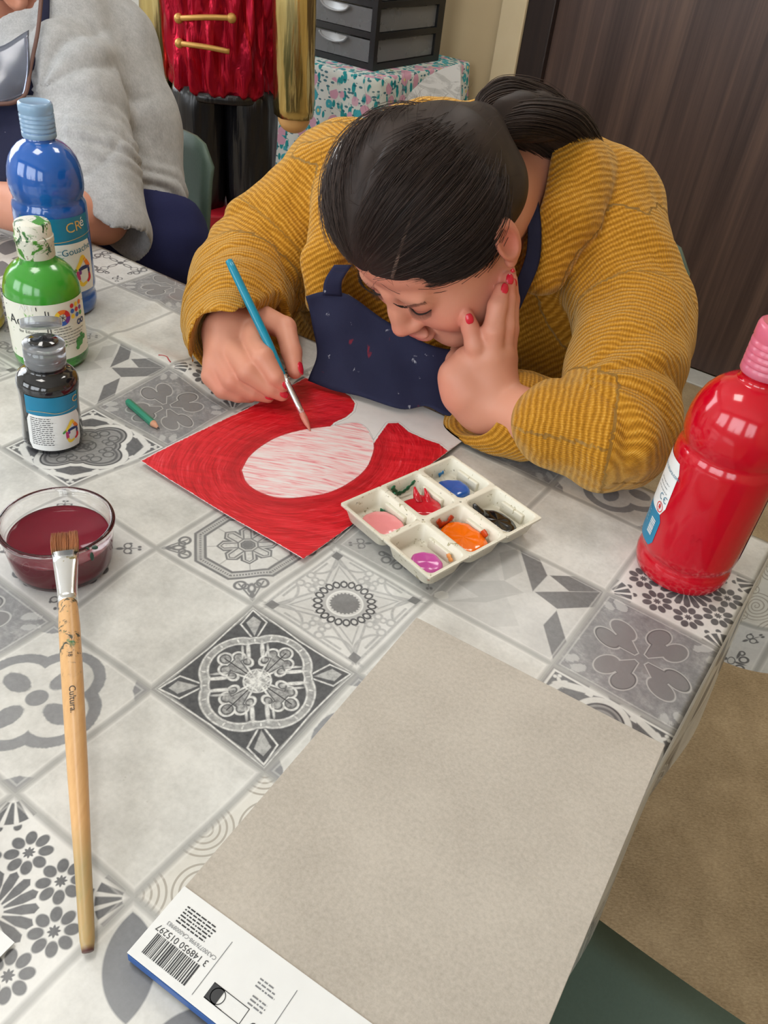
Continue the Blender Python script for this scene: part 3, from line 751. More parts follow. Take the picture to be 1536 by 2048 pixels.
def quad(x0, y0, x1, y1): return ([(x0, y0), (x1, y0), (x1, y1), (x0, y1)], [(0, 1, 2, 3)])
def ringpoly(cx, cy, r0, r1, a0=0, a1=2 * math.pi, n=24):
    v = []; f = []
    for k in range(n + 1):
        a = a0 + (a1 - a0) * k / n
        v += [(cx + r0 * math.cos(a), cy + r0 * math.sin(a)), (cx + r1 * math.cos(a), cy + r1 * math.sin(a))]
    for k in range(n): f.append((2 * k, 2 * k + 1, 2 * k + 3, 2 * k + 2))
    return (v, f)
def stroke(pts, w):
    P = catmull(np.array(pts, float), 5); v = []; f = []
    for k, p in enumerate(P):
        t = P[min(k + 1, len(P) - 1)] - P[max(k - 1, 0)]; t /= np.linalg.norm(t) + 1e-9; n = np.array([-t[1], t[0]]); ww = w * (.6 + .4 * math.sin(math.pi * k / (len(P) - 1)))
        v += [tuple(p + n * ww / 2), tuple(p - n * ww / 2)]
    for k in range(len(P) - 1): f.append((2 * k, 2 * k + 1, 2 * k + 3, 2 * k + 2))
    return (v, f)

LITRE = [(0, .005), (.022, .006), (.030, .0012), (.035, .0), (.0385, .003), (.0405, .009), (.0412, .016), (.0402, .0215), (.0388, .0245), (.0398, .0275), (.0412, .031), (.0416, .036), (.0416, .126), (.0412, .131), (.0396, .1345),
         (.0384, .1375), (.0394, .141), (.0410, .146), (.0416, .153), (.0412, .163), (.0396, .172), (.0362, .1815), (.0310, .1895), (.0245, .1955), (.0190, .1985), (.0163, .2000), (.0163, .2055), (.0180, .2065), (.0180, .2085), (.0160, .2090), (.0160, .2180)]
def cap_profile(r, z0, z1):
    P = [(r * .97, z0), (r, z0 + .001)]; n = 5; h = (z1 - z0) * .62
    for k in range(n):
        z = z0 + .003 + h * k / n; P += [(r, z), (r, z + h / n * .55), (r * .965, z + h / n * .7), (r * .965, z + h / n * .9)]
    P += [(r, z0 + h + .004), (r * .99, z1 - .0035), (r * .95, z1 - .001), (r * .86, z1), (r * .80, z1 - .0006), (0, z1 - .0006)]
    return P
def paint_bottle(name, label, base, prof, m_body, m_cap, cap_r, cap_z, seg=72, tilt=None, scale=1.0):
    prof = [(r * scale, z * scale) for r, z in prof]
    t = thing(name, label, 'bottle', base, 0, 'paint bottles on the table', tilt)
    MB().lathe(prof, seg).build('body', m_body, t)
    c = MB().lathe(cap_profile(cap_r, cap_z[0], cap_z[1]), 40).build('cap', m_cap, t, auto=50)
    return t, c
def glossy(name, c, rough=.12, coat=.6, var=.05):
    return simple(name, c, rough, .5, var=var, scale=12, Coat_Weight=coat, Coat_Roughness=.03)

# --- red litre bottle at the table corner
b = onz(1357, 1136); b[2] = ZT
m_red = glossy('red_gouache_in_clear_plastic', srgb(188, 0, 28), .14, .3); m_pinkcap = simple('pink_translucent_cap', srgb(238, 120, 146), .25, .5, Transmission_Weight=.35, Subsurface_Weight=.2)
t, c = paint_bottle('paint_bottle', 'tall red gouache bottle with pink screw cap on the star-lattice tile', b, [(r * 1.055, z * 1.01) for r, z in LITRE], m_red, m_pinkcap, .0195, (.2085, .2505))
w = Wrap(b, .0439); w0 = w
w.patch(t, 'label', -1.95, -.72, .034, .0685, m_labelt, round_=.004); w.patch(t, 'label', -1.95, -.72, .0685, .123, m_labelw, round_=.004)
w.patch(t, 'label', 1.42, 2.6, .034, .06, m_labelt); w.patch(t, 'label', 1.42, 2.6, .06, .123, m_labelw)
w.lines(t, 3, .020, .0042, -1.02, .098, m_inkgrey, .0006, 3); w.text(t, 'www.cultura.com', .0052, -1.08, .1105, m_inkteal, 0)
w.shape(t, 'ce_mark', [ringpoly(-.0035, 0, .0024, .0031, .9, 5.4, 16), ringpoly(.0035, 0, .0024, .0031, .9, 5.4, 16), quad(.0008, -.0003, .003, .0004)], m_inkteal, -.88, .0845, rot=0)
w.shape(t, 'age_warning_mark', [ringpoly(0, 0, .0042, .0050), quad(-.0003, -.004, .0003, .004), ringpoly(0, .001, .0006, .0017), quad(-.002, -.0012, .002, -.0006)], INKS['red'], -.90, .0745)
rs = random.Random(4); bars = []; x = -.0085
while x < .0085:
    k = rs.uniform(.0004, .0011); bars.append(quad(-.004, x, .004, x + k)); x += k + rs.uniform(.0004, .0010)
w.shape(t, 'barcode', bars, m_inkwhite, -.93, .0525); w.lines(t, 4, .009, .004, -1.25, .062, m_inkwhite, .0005, 9)
w.shape(t, 'embossed_mark', [stroke([(-.005, .002), (-.003, .004), (-.002, 0), (-.004, -.003), (-.001, .001)], .0007), stroke([(0, .003), (.001, -.002), (.003, .003), (.005, -.001)], .0007)], m_red, .08, .066, .0006)

# --- blue litre bottle
b = onz(128, 612); b[2] = ZT
m_blue = glossy('blue_gouache_in_clear_plastic', srgb(24, 88, 172)); m_bluecap = simple('pale_blue_translucent_cap', srgb(158, 194, 226), .25, .5, Transmission_Weight=.35)
t, c = paint_bottle('paint_bottle', 'tall blue gouache bottle with pale blue cap behind the green bottle', b, LITRE, m_blue, m_bluecap, .0188, (.2065, .2435), scale=1.02)
w = Wrap(b, .0424); w.patch(t, 'label', -.95, 1.15, .096, .127, m_labelt); w.patch(t, 'label', -.95, 1.15, .034, .096, m_labelw, round_=.003)
w.text(t, 'CR', .0165, .58, .115, m_gold, .10); w.text(t, 'é', .0165, .86, .1185, m_inkwhite, .10)
w.shape(t, 'gold_line', [stroke([(-.05, 0), (-.025, .002), (0, -.0015), (.03, .001), (.055, .003)], .0007)], m_gold, .0, .1005)
w.text(t, 'Gouache', .0115, .62, .087, m_inkteal, .08); w.lines(t, 3, .008, .004, .12, .088, m_inkteal, .0005, 2)
def house(w, t, d, z, s):
    for k, p, wd_ in (('yellow', [(-.012, .002), (-.004, .012), (0, .018), (.004, .013)], .006), ('orange', [(.002, .016), (.007, .008), (.011, .003)], .006), ('navy', [(-.008, .002), (0, .004), (.010, .003)], .005), ('magenta', [(-.010, .001), (-.009, -.008), (-.009, -.013)], .005), ('purple', [(-.006, .002), (-.006, -.004)], .004), ('navy', [(.009, .003), (.009, -.006)], .004), ('red', [(.009, -.004), (.009, -.012), (.004, -.016)], .005), ('yellow', [(-.009, -.011), (-.005, -.018), (.003, -.016)], .005), ('green', [(-.016, -.001), (-.011, .004)], .004)):
        w.shape(t, 'paint_stroke_print', [stroke([(x * s, y * s) for x, y in p], wd_ * s)], INKS[k], d, z, .0007)
house(w, t, .74, .060, .95)

# --- green acrylic bottle with splashed white cap
ACRYL = [(0, .004), (.026, .004), (.032, 0), (.0375, .002), (.0402, .008), (.0405, .014), (.0405, .082), (.0398, .090), (.0375, .0985), (.0335, .1065), (.0275, .1130), (.0225, .1165), (.0190, .1185), (.0185, .1225), (.0170, .1235), (.0170, .135)]
b = onz(106, 714); b[2] = ZT
m_green = stained('green_acrylic_splashed', srgb(58, 148, 44), [(srgb(40, 110, 34), .60, 40), (srgb(44, 96, 128), .70, 34)], rough=.2, Coat_Weight=.5, Coat_Roughness=.05)
m_whcap = stained('white_cap_green_splashes', srgb(222, 220, 206), [(srgb(70, 138, 40), .53, 55), (srgb(30, 84, 44), .57, 70), (srgb(120, 80, 60), .64, 90)], rough=.4)
t = thing('paint_bottle', 'green acrylic bottle with splashed white cap between the blue and black bottles', 'bottle', b, 0, 'paint bottles on the table')
MB().lathe(ACRYL, 72).build('body', m_green, t)
MB().lathe([(.0185, .1225), (.0192, .1235), (.0192, .138), (.0200, .139), (.0200, .1445), (.0190, .1455), (.0186, .1560), (.0170, .1590), (.0120, .1602), (0, .1602)], 40).build('cap', m_whcap, t, auto=40)
w = Wrap(b, .0405); m_glab = stained('acrylic_label_splashed', srgb(226, 225, 212), [(srgb(96, 168, 50), .66, 60), (srgb(70, 140, 44), .69, 45)], rough=.4)
w.patch(t, 'label', -1.6, 1.35, .016, .083, m_glab)
fr = [quad(-.0345, .026, -.033, -.030), quad(-.0345, .026, .018, .0272)]
w.shape(t, 'label_frame', [quad(-.0005, -.030, .0005, .0245), quad(-.0005, .0235, .050, .0245), quad(-.0035, -.030, -.0025, .0255), quad(-.05, .0255, -.011, .0265), quad(-.012, .0265, -.011, .030), quad(-.0025, -.030, .050, -.029)], m_ink, .05, .051)
w.shape(t, 'name_plate', [quad(-.05, -.004, -.0105, .004)], m_ink, -.28, .079 , .0006); w.text(t, 'ART', .0085, -.50, .079, m_inkwhite, 0, .001)
w.text(t, 'Acrylic', .0155, -.56, .062, m_ink); w.text(t, 'PAINT', .0045, -.12, .0585, m_ink); w.text(t, 'for Education', .0050, -.46, .051, m_ink)
w.shape(t, 'rule', [quad(-.025, 0, .016, .0004)], m_ink, -.42, .0475)
for k, cn in enumerate(('yellow', 'orange', 'red', 'purple', 'blue', 'green')):
    a0 = math.pi - k * math.pi / 3; w.shape(t, 'colour_wheel_print', [ringpoly(0, 0, .0042, .0092, a0 - math.pi / 3, a0, 8)], INKS[cn], .40, .066)
w.shape(t, 'wheel_spokes', [stroke([(.005 * math.cos(a), .005 * math.sin(a)), (0, 0), (-.005 * math.cos(a), -.005 * math.sin(a))], .0007) for a in (.2, 1.25, 2.3)], m_ink, .40, .066, .0010)
cs = ['red', 'yellow', 'orange', 'blue', 'red', 'purple', 'yellow', 'blue', 'green']
for k in range(9): w.shape(t, 'colour_dot_print', [ringpoly(0, 0, 0, .0022, n=14), ringpoly(0, 0, .0022, .0026, n=14)], INKS[cs[k]], .72 + .16 * (k % 3), .0765 - .0062 * (k // 3))
for k in range(2): w.shape(t, 'cog_print', [ringpoly(0, 0, .0018, .0034, n=10)], INKS['navy'], .92 + .15 * k, .055)
w.shape(t, 'red_splash_print', [ringpoly(0, 0, 0, .0055, n=9), ringpoly(.004, .004, 0, .002, n=7), ringpoly(-.005, -.003, 0, .0025, n=7)], INKS['red'], -.42, .037); w.shape(t, 'green_seal_print', [ringpoly(0, 0, .003, .0046, n=20)], INKS['green'], -.42, .0205)
w.text(t, '1500cc', .0055, -.48, .028, m_ink); w.lines(t, 2, .02, .003, .38, .0535, m_ink, .0006, 5); w.lines(t, 5, .036, .0035, .66, .047, m_ink, .0006, 6)
w.shape(t, 'splash_print', [ringpoly(0, 0, 0, .006, n=7), ringpoly(.008, .003, 0, .0035, n=6), ringpoly(-.004, -.006, 0, .003, n=6), ringpoly(.004, .007, 0, .0028, n=5)], INKS['green'], .85, .032)

# --- small black bottle with its flip lid open
SMALL = [(0, .004), (.018, .004), (.0245, 0), (.0270, .002), (.0285, .007), (.0288, .012), (.0270, .040), (.0275, .060), (.0285, .068), (.0283, .073), (.0262, .0780), (.0215, .0815), (.0180, .0830), (.0170, .0845), (.0170, .087), (.0182, .0875), (.0182, .089), (.0165, .0895), (.0165, .094)]
b = onz(108, 880); b[2] = ZT
m_blackp = glossy('black_gouache_in_clear_plastic', srgb(26, 27, 31), .1); m_clear = simple('clear_plastic_cap', srgb(204, 208, 214), .15, .5, Transmission_Weight=.75)
m_blackwet = glossy('black_paint_wet', srgb(14, 14, 16), .08)
t = thing('paint_bottle', 'small black gouache bottle with clear flip cap open, on the strapwork tile', 'bottle', b, 0, 'paint bottles on the table', (0, math.radians(3.0), 0))
MB().lathe([(r, z) for r, z in SMALL], 60).build('body', m_blackp, t)
cap = MB().lathe([(.0180, .0885), (.0188, .0895), (.0188, .0940), (.0182, .0945), (.0182, .0965), (.0188, .0970), (.0188, .1050), (.0182, .1056), (.0182, .1075), (.0188, .1080), (.0186, .1100), (.0172, .1108), (0, .1108)], 40).build('cap', m_clear, t, auto=45)
MB().lathe([(0, 0), (.012, 0), (.0135, .0012), (.0125, .0022), (.004, .0028), (.003, .005), (0, .005)], 24, (0, 0, .1110)).build('dried_paint', m_blackwet, t)
ph = math.atan2(b[1] - CAM[1], b[0] - CAM[0]); bd = np.array([math.cos(ph), math.sin(ph), 0])
lid = MB().lathe([(0, 0), (.0165, 0), (.0182, .0010), (.0186, .0030), (.0186, .0075), (.0176, .0080), (.0174, .0030), (.0160, .0018), (0, .0018)], 36)
tl = .62; ax = np.array([-bd[1], bd[0], 0]); Rl = np.array(Matrix.Rotation(tl, 3, Vector(ax.tolist())))
lid.v = [tuple(Rl @ np.array(v) + bd * .0085 + np.array([0, 0, .1205])) for v in lid.v]
lid.build('flip_lid', m_clear, t, auto=45)
w = Wrap(b, .0287); w.patch(t, 'label', -.88, .98, .047, .067, m_labelt, .0002); w.patch(t, 'label', -.88, .98, .007, .047, m_labelw, .0004, round_=.003)
w.shape(t, 'gold_line', [stroke([(-.024, 0), (-.01, .0015), (.004, -.001), (.022, .0012)], .0005)], m_gold, .05, .0505); w.text(t, 'C', .010, .82, .060, m_gold, 0)
w.lines(t, 14, .0215, .0023, -.36, .0435, m_ink, .0007, 8); house(w, t, .62, .026, .62)

# --- yellow bottle, only its side shows at the photo's edge
b = onz(-58, 650); b[2] = ZT
m_yel = glossy('yellow_gouache_in_clear_plastic', srgb(214, 184, 20)); m_ycap = simple('yellow_cap', srgb(226, 206, 96), .3, .5, Transmission_Weight=.3)
t, c = paint_bottle('paint_bottle', 'yellow paint bottle beside the green bottle', b, [(r * .96, z * .52 if z < .14 else z - .067) for r, z in LITRE], m_yel, m_ycap, .018, (.140, .172))
w = Wrap(b, .0402); w.patch(t, 'label', -.9, .7, .028, .055, m_labelw)

# --- glass bowl of rinse water
b = onz(128, 1127); b[2] = ZT
m_bowl = Mat('clear_glass', (1, 1, 1), .02, .5, Transmission_Weight=1, IOR=1.47); _n = m_bowl.noise(m_bowl.coord('Object'), 30, 2); m_bowl.set('Roughness', _n * .03)
bowl = thing('glass_bowl', 'small round clear glass bowl of rinse water', 'bowl', b)
MB().lathe([(0, .0035), (.030, .0032), (.0335, .0012), (.036, .0012), (.0385, .004), (.0405, .010), (.0430, .030), (.0437, .0395), (.0452, .0425), (.0458, .0455), (.0450, .0475), (.0432, .0480), (.0418, .0465), (.0410, .0430), (.0402, .0350), (.0375, .0120), (.0350, .0075), (.030, .0066), (0, .0066)], 72).build('bowl_wall', m_bowl, bowl)
m_water = Mat('red_murky_water', srgb(116, 24, 42), .04, .5, Transmission_Weight=.12, IOR=1.33); _n = m_water.noise(m_water.coord('Object'), 25, 3); m_water.set('Base Color', m_water.mix(_n, srgb(104, 18, 36), srgb(134, 34, 52)))
wa = thing('rinse_water', 'dark red rinse water filling the glass bowl', 'water', b)
MB().lathe([(0, .0062), (.030, .0062), (.0354, .0071), (.0380, .0118), (.0402, .0300), (.0404, .0312), (.0384, .0302), (.0, .0300)], 64).build('liquid', m_water, wa)

# --- big flat brush lying on the bowl's rim
Pe = onz(176, 1903, ZT + .0045); Pr = onz(131, 1118, ZT + .0535)
dirb = (Pr - Pe) / np.linalg.norm(Pr - Pe)
def along(y):
    lo, hi = 0.0, .6
    for _ in range(50):
        m = (lo + hi) / 2
        if pjx(Pe + dirb * m)[1] > y: lo = m
        else: hi = m
    return lo
Lb, Lf, Lh = along(1056), along(1106), along(1197)
big = thing('flat_paintbrush', 'long flat paintbrush with stained wooden handle resting on the glass bowl', 'brush', Pe)
def onax(l, off=0.0): return dirb * l + np.array([0, 0, off])
m_hand = Mat('brush_handle_wood', rough=.35); v = m_hand.coord('Object', (60, 60, 60)); mpn = m_hand.noise(m_hand.coord('Object', (300, 25, 300)), 1, 3)
colh = m_hand.mix(mpn, srgb(196, 148, 96), srgb(222, 178, 124))
ln = m_hand.attr('along'); st = m_hand.noise(m_hand.coord('Object'), 120, 4, .6, 1.5)
colh = m_hand.mix(((st - .56) * 14).clamp() * ((ln - .70) * 9).clamp(), colh, srgb(72, 74, 62)); colh = m_hand.mix(((m_hand.noise(m_hand.coord('Object'), 70, 3) - .64) * 20).clamp() * ((ln - .6) * 9).clamp(), colh, srgb(62, 110, 66))
colh = m_hand.mix((.30 - ln).__mul__(9).clamp() * (mpn * .7 + .2), colh, srgb(140, 136, 92)); colh = m_hand.mix((.012 - ln).__mul__(90).clamp(), colh, srgb(92, 50, 44)); m_hand.set('Base Color', colh)
NS = 40; path = [onax(Lh * k / NS) for k in range(NS + 1)]
prof = np.interp(np.arange(NS + 1) / NS, [0, .01, .05, .2, .45, .7, .9, 1.0], [.0032, .0040, .0043, .0049, .0064, .0072, .0074, .0064])
hb = MB().tube(path, prof, 16); al = np.repeat(np.arange(NS + 1) / NS, 16); hb.build('handle', m_hand, big, attrs={'along': al})
upv = np.cross(dirb, np.cross(np.array([0, 0, 1.]), dirb)); sidev = np.cross(dirb, upv); upv /= np.linalg.norm(upv); sidev /= np.linalg.norm(sidev)
def flatloft(mb, secs, seg=24):
    """secs: (l, half width, half thickness)"""
    V = []; Fq = []
    for l, hw_, ht in secs:
        for k in range(seg):
            a = 2 * math.pi * k / seg; ca, sa = math.cos(a), math.sin(a); e = .7
            V.append(onax(l) + sidev * hw_ * abs(ca) ** e * np.sign(ca) + upv * ht * abs(sa) ** e * np.sign(sa))
    for i in range(len(secs) - 1):
        for k in range(seg): Fq.append((i * seg + k, i * seg + (k + 1) % seg, (i + 1) * seg + (k + 1) % seg, (i + 1) * seg + k))
    Fq.append(tuple(range(seg))[::-1]); Fq.append(tuple((len(secs) - 1) * seg + k for k in range(seg))); return mb.add(V, Fq)
m_ferr = stained('ferrule_metal', (.80, .80, .80), [(srgb(170, 160, 120), .66, 90)], rough=.22, metal=1)
flatloft(MB(), [(Lh - .004, .0070, .0068), (Lh + .001, .0071, .0068), (Lh + .006, .0071, .0062), (Lf - .018, .0084, .0042), (Lf - .010, .0090, .0036), (Lf, .0096, .0034)]).build('ferrule', m_ferr, big)
m_bris = Mat('brush_bristles', rough=.5); nb_ = m_bris.noise(m_bris.coord('Object', (900, 120, 300)), 1, 3); lb = m_bris.attr('along')
m_bris.set('Base Color', m_bris.mix((.25 - lb).__mul__(4).clamp(), m_bris.mix(nb_, srgb(120, 66, 32), srgb(196, 122, 66)), srgb(92, 84, 44)))
rs = random.Random(11); mb = MB(); al = []
for k in range(520):
    sx = rs.uniform(-1, 1); sy = rs.uniform(-1, 1); Lq = (Lb - Lf) * rs.uniform(.88, 1.0)
    pts = [onax(Lf - .002 + Lq * q) + sidev * sx * (.0092 + .0010 * math.sin(q * 2.6) + .0004 * rs.uniform(-1, 1) * q) + upv * sy * (.0029 * (1 - .55 * q)) + np.array([0, 0, -.002 * q * q]) for q in (0, .33, .66, 1)]
    mb.tube(pts, [.00028, .00028, .00025, .0001], 3, False); al += [0] * 3 + [.33] * 3 + [.66] * 3 + [1] * 3
mb.build('bristles', m_bris, big, attrs={'along': al})
def on_handle(txt, size, y, mat, flip):
    l = along(y); v, f = text_mesh(txt, size); V = []
    r = float(np.interp(l / Lh, [0, .2, .45, .7, .9, 1], [.0040, .0049, .0064, .0072, .0074, .0064])) + .0003
    for p in v:
        a = math.pi / 2 - (p[1] * flip) / r; V.append(onax(l - p[0] * flip) + (upv * math.sin(a) + sidev * math.cos(a)) * r)
    mobj('lettering', V, f, mat, big, False)
on_handle('Cultura.', .0062, 1408, m_ink, 1); on_handle('18', .0042, 1319, m_ink, 1)

# --- dried green paint on the bowl, a red thread on the cloth
for (px_q, py_q, zq, rq) in ((191, 1118, .036, (.0016, .0016, .0045)), (197, 1100, .044, (.003, .002, .0016))):
    Pq = onz(px_q, py_q, ZT + zq) - np.array(bowl.location); rr_q = np.hypot(Pq[0], Pq[1]); Pq[:2] *= (.0437 + (zq - .03) * .08) / rr_q
    s_q = Sdf(); s_q.ell(Pq, rq, None, .002); V, F4 = s_q.mesh(.0006); mobj('dried_paint', V, F4, simple('dried_green_paint', srgb(24, 66, 50), .35), bowl)
thr = onz(330, 715, ZT + .004); mb = MB(); mb.tube(catmull([onz(*q, ZT + .0044) - thr for q in ((317, 710), (326, 711), (334, 714), (337, 719), (341, 724))], 5), .0007, 6)
thread = mb.build('red_thread', simple('red_thread', srgb(176, 54, 58), .7)); thread.location = Vector(thr.tolist()); tag(thread, 'short curled red thread on the pale cloth tile near the pencil stub', 'thread')

# --- pencil stub
Pa = onz(256, 803, ZT + .0040); Pb = onz(319, 858, ZT + .0030); dp = Pb - Pa; Lp = np.linalg.norm(dp); dp /= Lp
pen = thing('pencil_stub', 'short green pencil stub lying on the grey blossom tile', 'pencil', Pa)
m_pg = simple('pencil_lacquer_green', srgb(32, 128, 100), .3, .5); m_pw = simple('pencil_wood', srgb(206, 150, 120), .6); m_lead = simple('pencil_lead', srgb(58, 50, 50), .4)
MB().tube([dp * 0, dp * .0008, dp * (Lp * .80)], [.0036, .0040, .0040], 6).build('barrel', m_pg, pen, smooth=False)
MB().tube([dp * Lp * .80, dp * Lp * .955], [.0039, .0012], 12).build('sharpened_wood', m_pw, pen); MB().tube([dp * Lp * .955, dp * Lp * 1.0], [.0012, .0003], 8).build('lead', m_lead, pen)

# --- the painting: an A4 sheet with red paint
A = ij(-1.92, .65); Bp = ij(-.03, .62); ux = (Bp - A) / np.linalg.norm(Bp - A); uy = np.array([-ux[1], ux[0], 0]); SW, SH = .2100, .2970
def sheet_uv(px, py): P = onz(px, py, ZT + .003) - A; return np.array([P @ ux, P @ uy])
def poly_sdf(P, poly):
    poly = np.array(poly); d = np.full(len(P), 9.0); ins = np.zeros(len(P), bool)
    for k in range(len(poly)):
        a = poly[k]; b_ = poly[(k + 1) % len(poly)]; e = b_ - a; w_ = P - a; t_ = np.clip(w_ @ e / (e @ e + 1e-12), 0, 1); d = np.minimum(d, np.linalg.norm(w_ - t_[:, None] * e, axis=1))
        c_ = ((a[1] > P[:, 1]) != (b_[1] > P[:, 1])) & (P[:, 0] < (b_[0] - a[0]) * (P[:, 1] - a[1]) / (b_[1] - a[1] + 1e-12) + a[0]); ins ^= c_
    return np.where(ins, -d, d)
nx_, ny_ = 140, 198; gx, gy = np.meshgrid(np.linspace(0, SW, nx_), np.linspace(0, SH, ny_), indexing='ij'); U = np.stack([gx.ravel(), gy.ravel()], 1)
oval = [sheet_uv(*q) for q in ((484, 940), (500, 912), (530, 888), (563, 872), (610, 861), (660, 855), (700, 847), (722, 849), (738, 864), (747, 890), (743, 912), (730, 938), (700, 964), (660, 985), (613, 995), (560, 997), (520, 984), (494, 965))]
white = [sheet_uv(*q) for q in ((590, 752), (640, 764), (672, 777), (700, 794), (710, 808), (706, 823), (692, 836), (668, 847), (660, 856), (700, 852), (735, 868), (747, 888), (760, 868), (776, 846), (797, 846), (817, 864), (850, 880), (878, 890), (896, 905), (1000, 860), (1000, 760), (800, 690), (640, 720))]
d_o = poly_sdf(U, catmull(np.array(oval + [oval[0]]), 4)); d_w = poly_sdf(U, np.array(white))
Z = .0030 + .0035 * np.clip(1 - gx.ravel() / .05, 0, 1) ** 2 * np.clip(1.2 - gy.ravel() / .12, 0, 1) + .002 * np.clip(1 - gy.ravel() / .03, 0, 1) ** 2 * np.clip(gx.ravel() / SW, 0, 1) + .0008 * np.sin(gx.ravel() * 40 + gy.ravel() * 25) + .0006
V = A[None] + gx.ravel()[:, None] * ux + gy.ravel()[:, None] * uy; V[:, 2] = ZT + Z
idx = np.arange(nx_ * ny_).reshape(nx_, ny_); Fp = np.stack([idx[:-1, :-1].ravel(), idx[1:, :-1].ravel(), idx[1:, 1:].ravel(), idx[:-1, 1:].ravel()], 1)
m_pt = Mat('painted_paper', rough=.5); v3 = m_pt.n('ShaderNodeCombineXYZ'); uvp = m_pt.attr('puv', 'Vector'); px_, py_, _ = m_pt.sep(uvp.v)
do = m_pt.attr('d_oval'); dw = m_pt.attr('d_white'); edge_n = m_pt.noise(uvp.v, 260, 3) - .5
# brush strokes sweep round the oval: noise stretched along lines of equal distance from it
th_ = (py_ - .165).atan2(px_ - .095); cmb = m_pt.n('ShaderNodeCombineXYZ'); m_pt.nt.links.new((do * 420).v, cmb.inputs[0]); m_pt.nt.links.new((th_ * 3.2).v, cmb.inputs[1]); m_pt.nt.links.new((px_ * 40).v, cmb.inputs[2])
stk = m_pt.noise(cmb.outputs[0], 1.0, 4, .6, .5)
cmb2 = m_pt.n('ShaderNodeCombineXYZ'); m_pt.nt.links.new((px_ * 60 + py_ * 35).v, cmb2.inputs[0]); m_pt.nt.links.new((py_ * 420 - px_ * 240).v, cmb2.inputs[1])
stk2 = m_pt.noise(cmb2.outputs[0], 1.0, 4, .6, .7)
red = m_pt.ramp(stk * .85 + stk2 * .15, [(.30, srgb(160, 4, 18)), (.46, srgb(198, 12, 28)), (.58, srgb(212, 30, 44)), (.72, srgb(226, 84, 92))])
bigv = m_pt.noise(cmb2.outputs[0], .22, 3, .6, 1.0); red = m_pt.mix(((bigv - .48) * 6).clamp() * .55, red, srgb(226, 40, 52)); red = m_pt.mix(((.46 - bigv) * 7).clamp() * .5, red, srgb(168, 6, 22))
red = m_pt.mix((do - .010).band(.006, .012) * .5, red, srgb(150, 4, 20))
paper = m_pt.mix(m_pt.noise(uvp.v, 90, 2), srgb(214, 212, 210), srgb(226, 224, 222))
cmb3 = m_pt.n('ShaderNodeCombineXYZ'); m_pt.nt.links.new((px_ * 26 + py_ * 16).v, cmb3.inputs[0]); m_pt.nt.links.new((py_ * 260 - px_ * 140).v, cmb3.inputs[1])
pk = m_pt.noise(cmb3.outputs[0], 1.0, 4, .55, .8); pink = m_pt.ramp(pk, [(.40, srgb(232, 222, 220)), (.55, srgb(236, 190, 190)), (.70, srgb(220, 120, 128))])
isr = mn((do * -1 + edge_n * .002).inside(.0006), (dw * -1 + edge_n * .002).inside(.0006))
inside_o = (do + edge_n * .002).inside(.0006)
col = m_pt.mix(isr, paper, red); col = m_pt.mix(inside_o, col, pink)
wash = (dw + .0).inside(.001) * ((m_pt.noise(cmb2.outputs[0], 2.0, 4) - .52) * 9).clamp() * ((-.008 - dw) * -90 + .0).clamp() * ((px_ - .17) * 40).clamp(); col = m_pt.mix(wash * .8, col, srgb(216, 60, 70))
margin = mx(mx((.0012 - px_), (px_ - .2097)), mx(.0004 - py_, py_ - .2965)) + edge_n * .003
col = m_pt.mix(margin.inside(.0005).__rsub__(1.0) * .9, col, paper)
for dd, off in ((do, .0012), (dw, -.0025)): col = m_pt.mix((dd - off + edge_n * .001).band(.00025, .0005) * .5, col, srgb(90, 80, 82))
m_pt.set('Base Color', col); m_pt.set('Roughness', isr * -.22 + .55); m_pt.bump(stk * isr * 1.2 + stk2 * isr * .3 + pk * inside_o * .5, .35, .0012)
pt = mobj('painting_sheet', V, Fp, m_pt, None, True, attrs={'puv': np.column_stack([U, np.zeros(len(U))]), 'd_oval': d_o, 'd_white': d_w})
sm = pt.modifiers.new('thickness', 'SOLIDIFY'); sm.thickness = .0003; sm.offset = -1
tag(pt, 'white sheet painted bright red around a pale pink oval', 'painting')

# --- six well palette
Lp_, Tp, Rp, Bq = [onz(x, y, ZT + .0235) for x, y in ((685, 1007), (905, 909), (1085, 1037), (853, 1157))]
pc = (Lp_ + Tp + Rp + Bq) / 4; vx = (Tp - Lp_ + Rp - Bq); vx /= np.linalg.norm(vx); vy = np.array([vx[1], -vx[0], 0])       # vx along the three wells, vy towards the front row
PLx, PLy = .147, .122
m_tray = stained('white_plastic_palette', srgb(222, 216, 198), [(srgb(160, 150, 116), .62, 130), (srgb(60, 64, 50), .67, 240), (srgb(206, 130, 110), .68, 60)], rough=.35)
pal = thing('paint_palette', 'white plastic palette tray with six paint wells', 'palette', (pc[0], pc[1], ZT + .0052), math.atan2(vx[1], vx[0]))
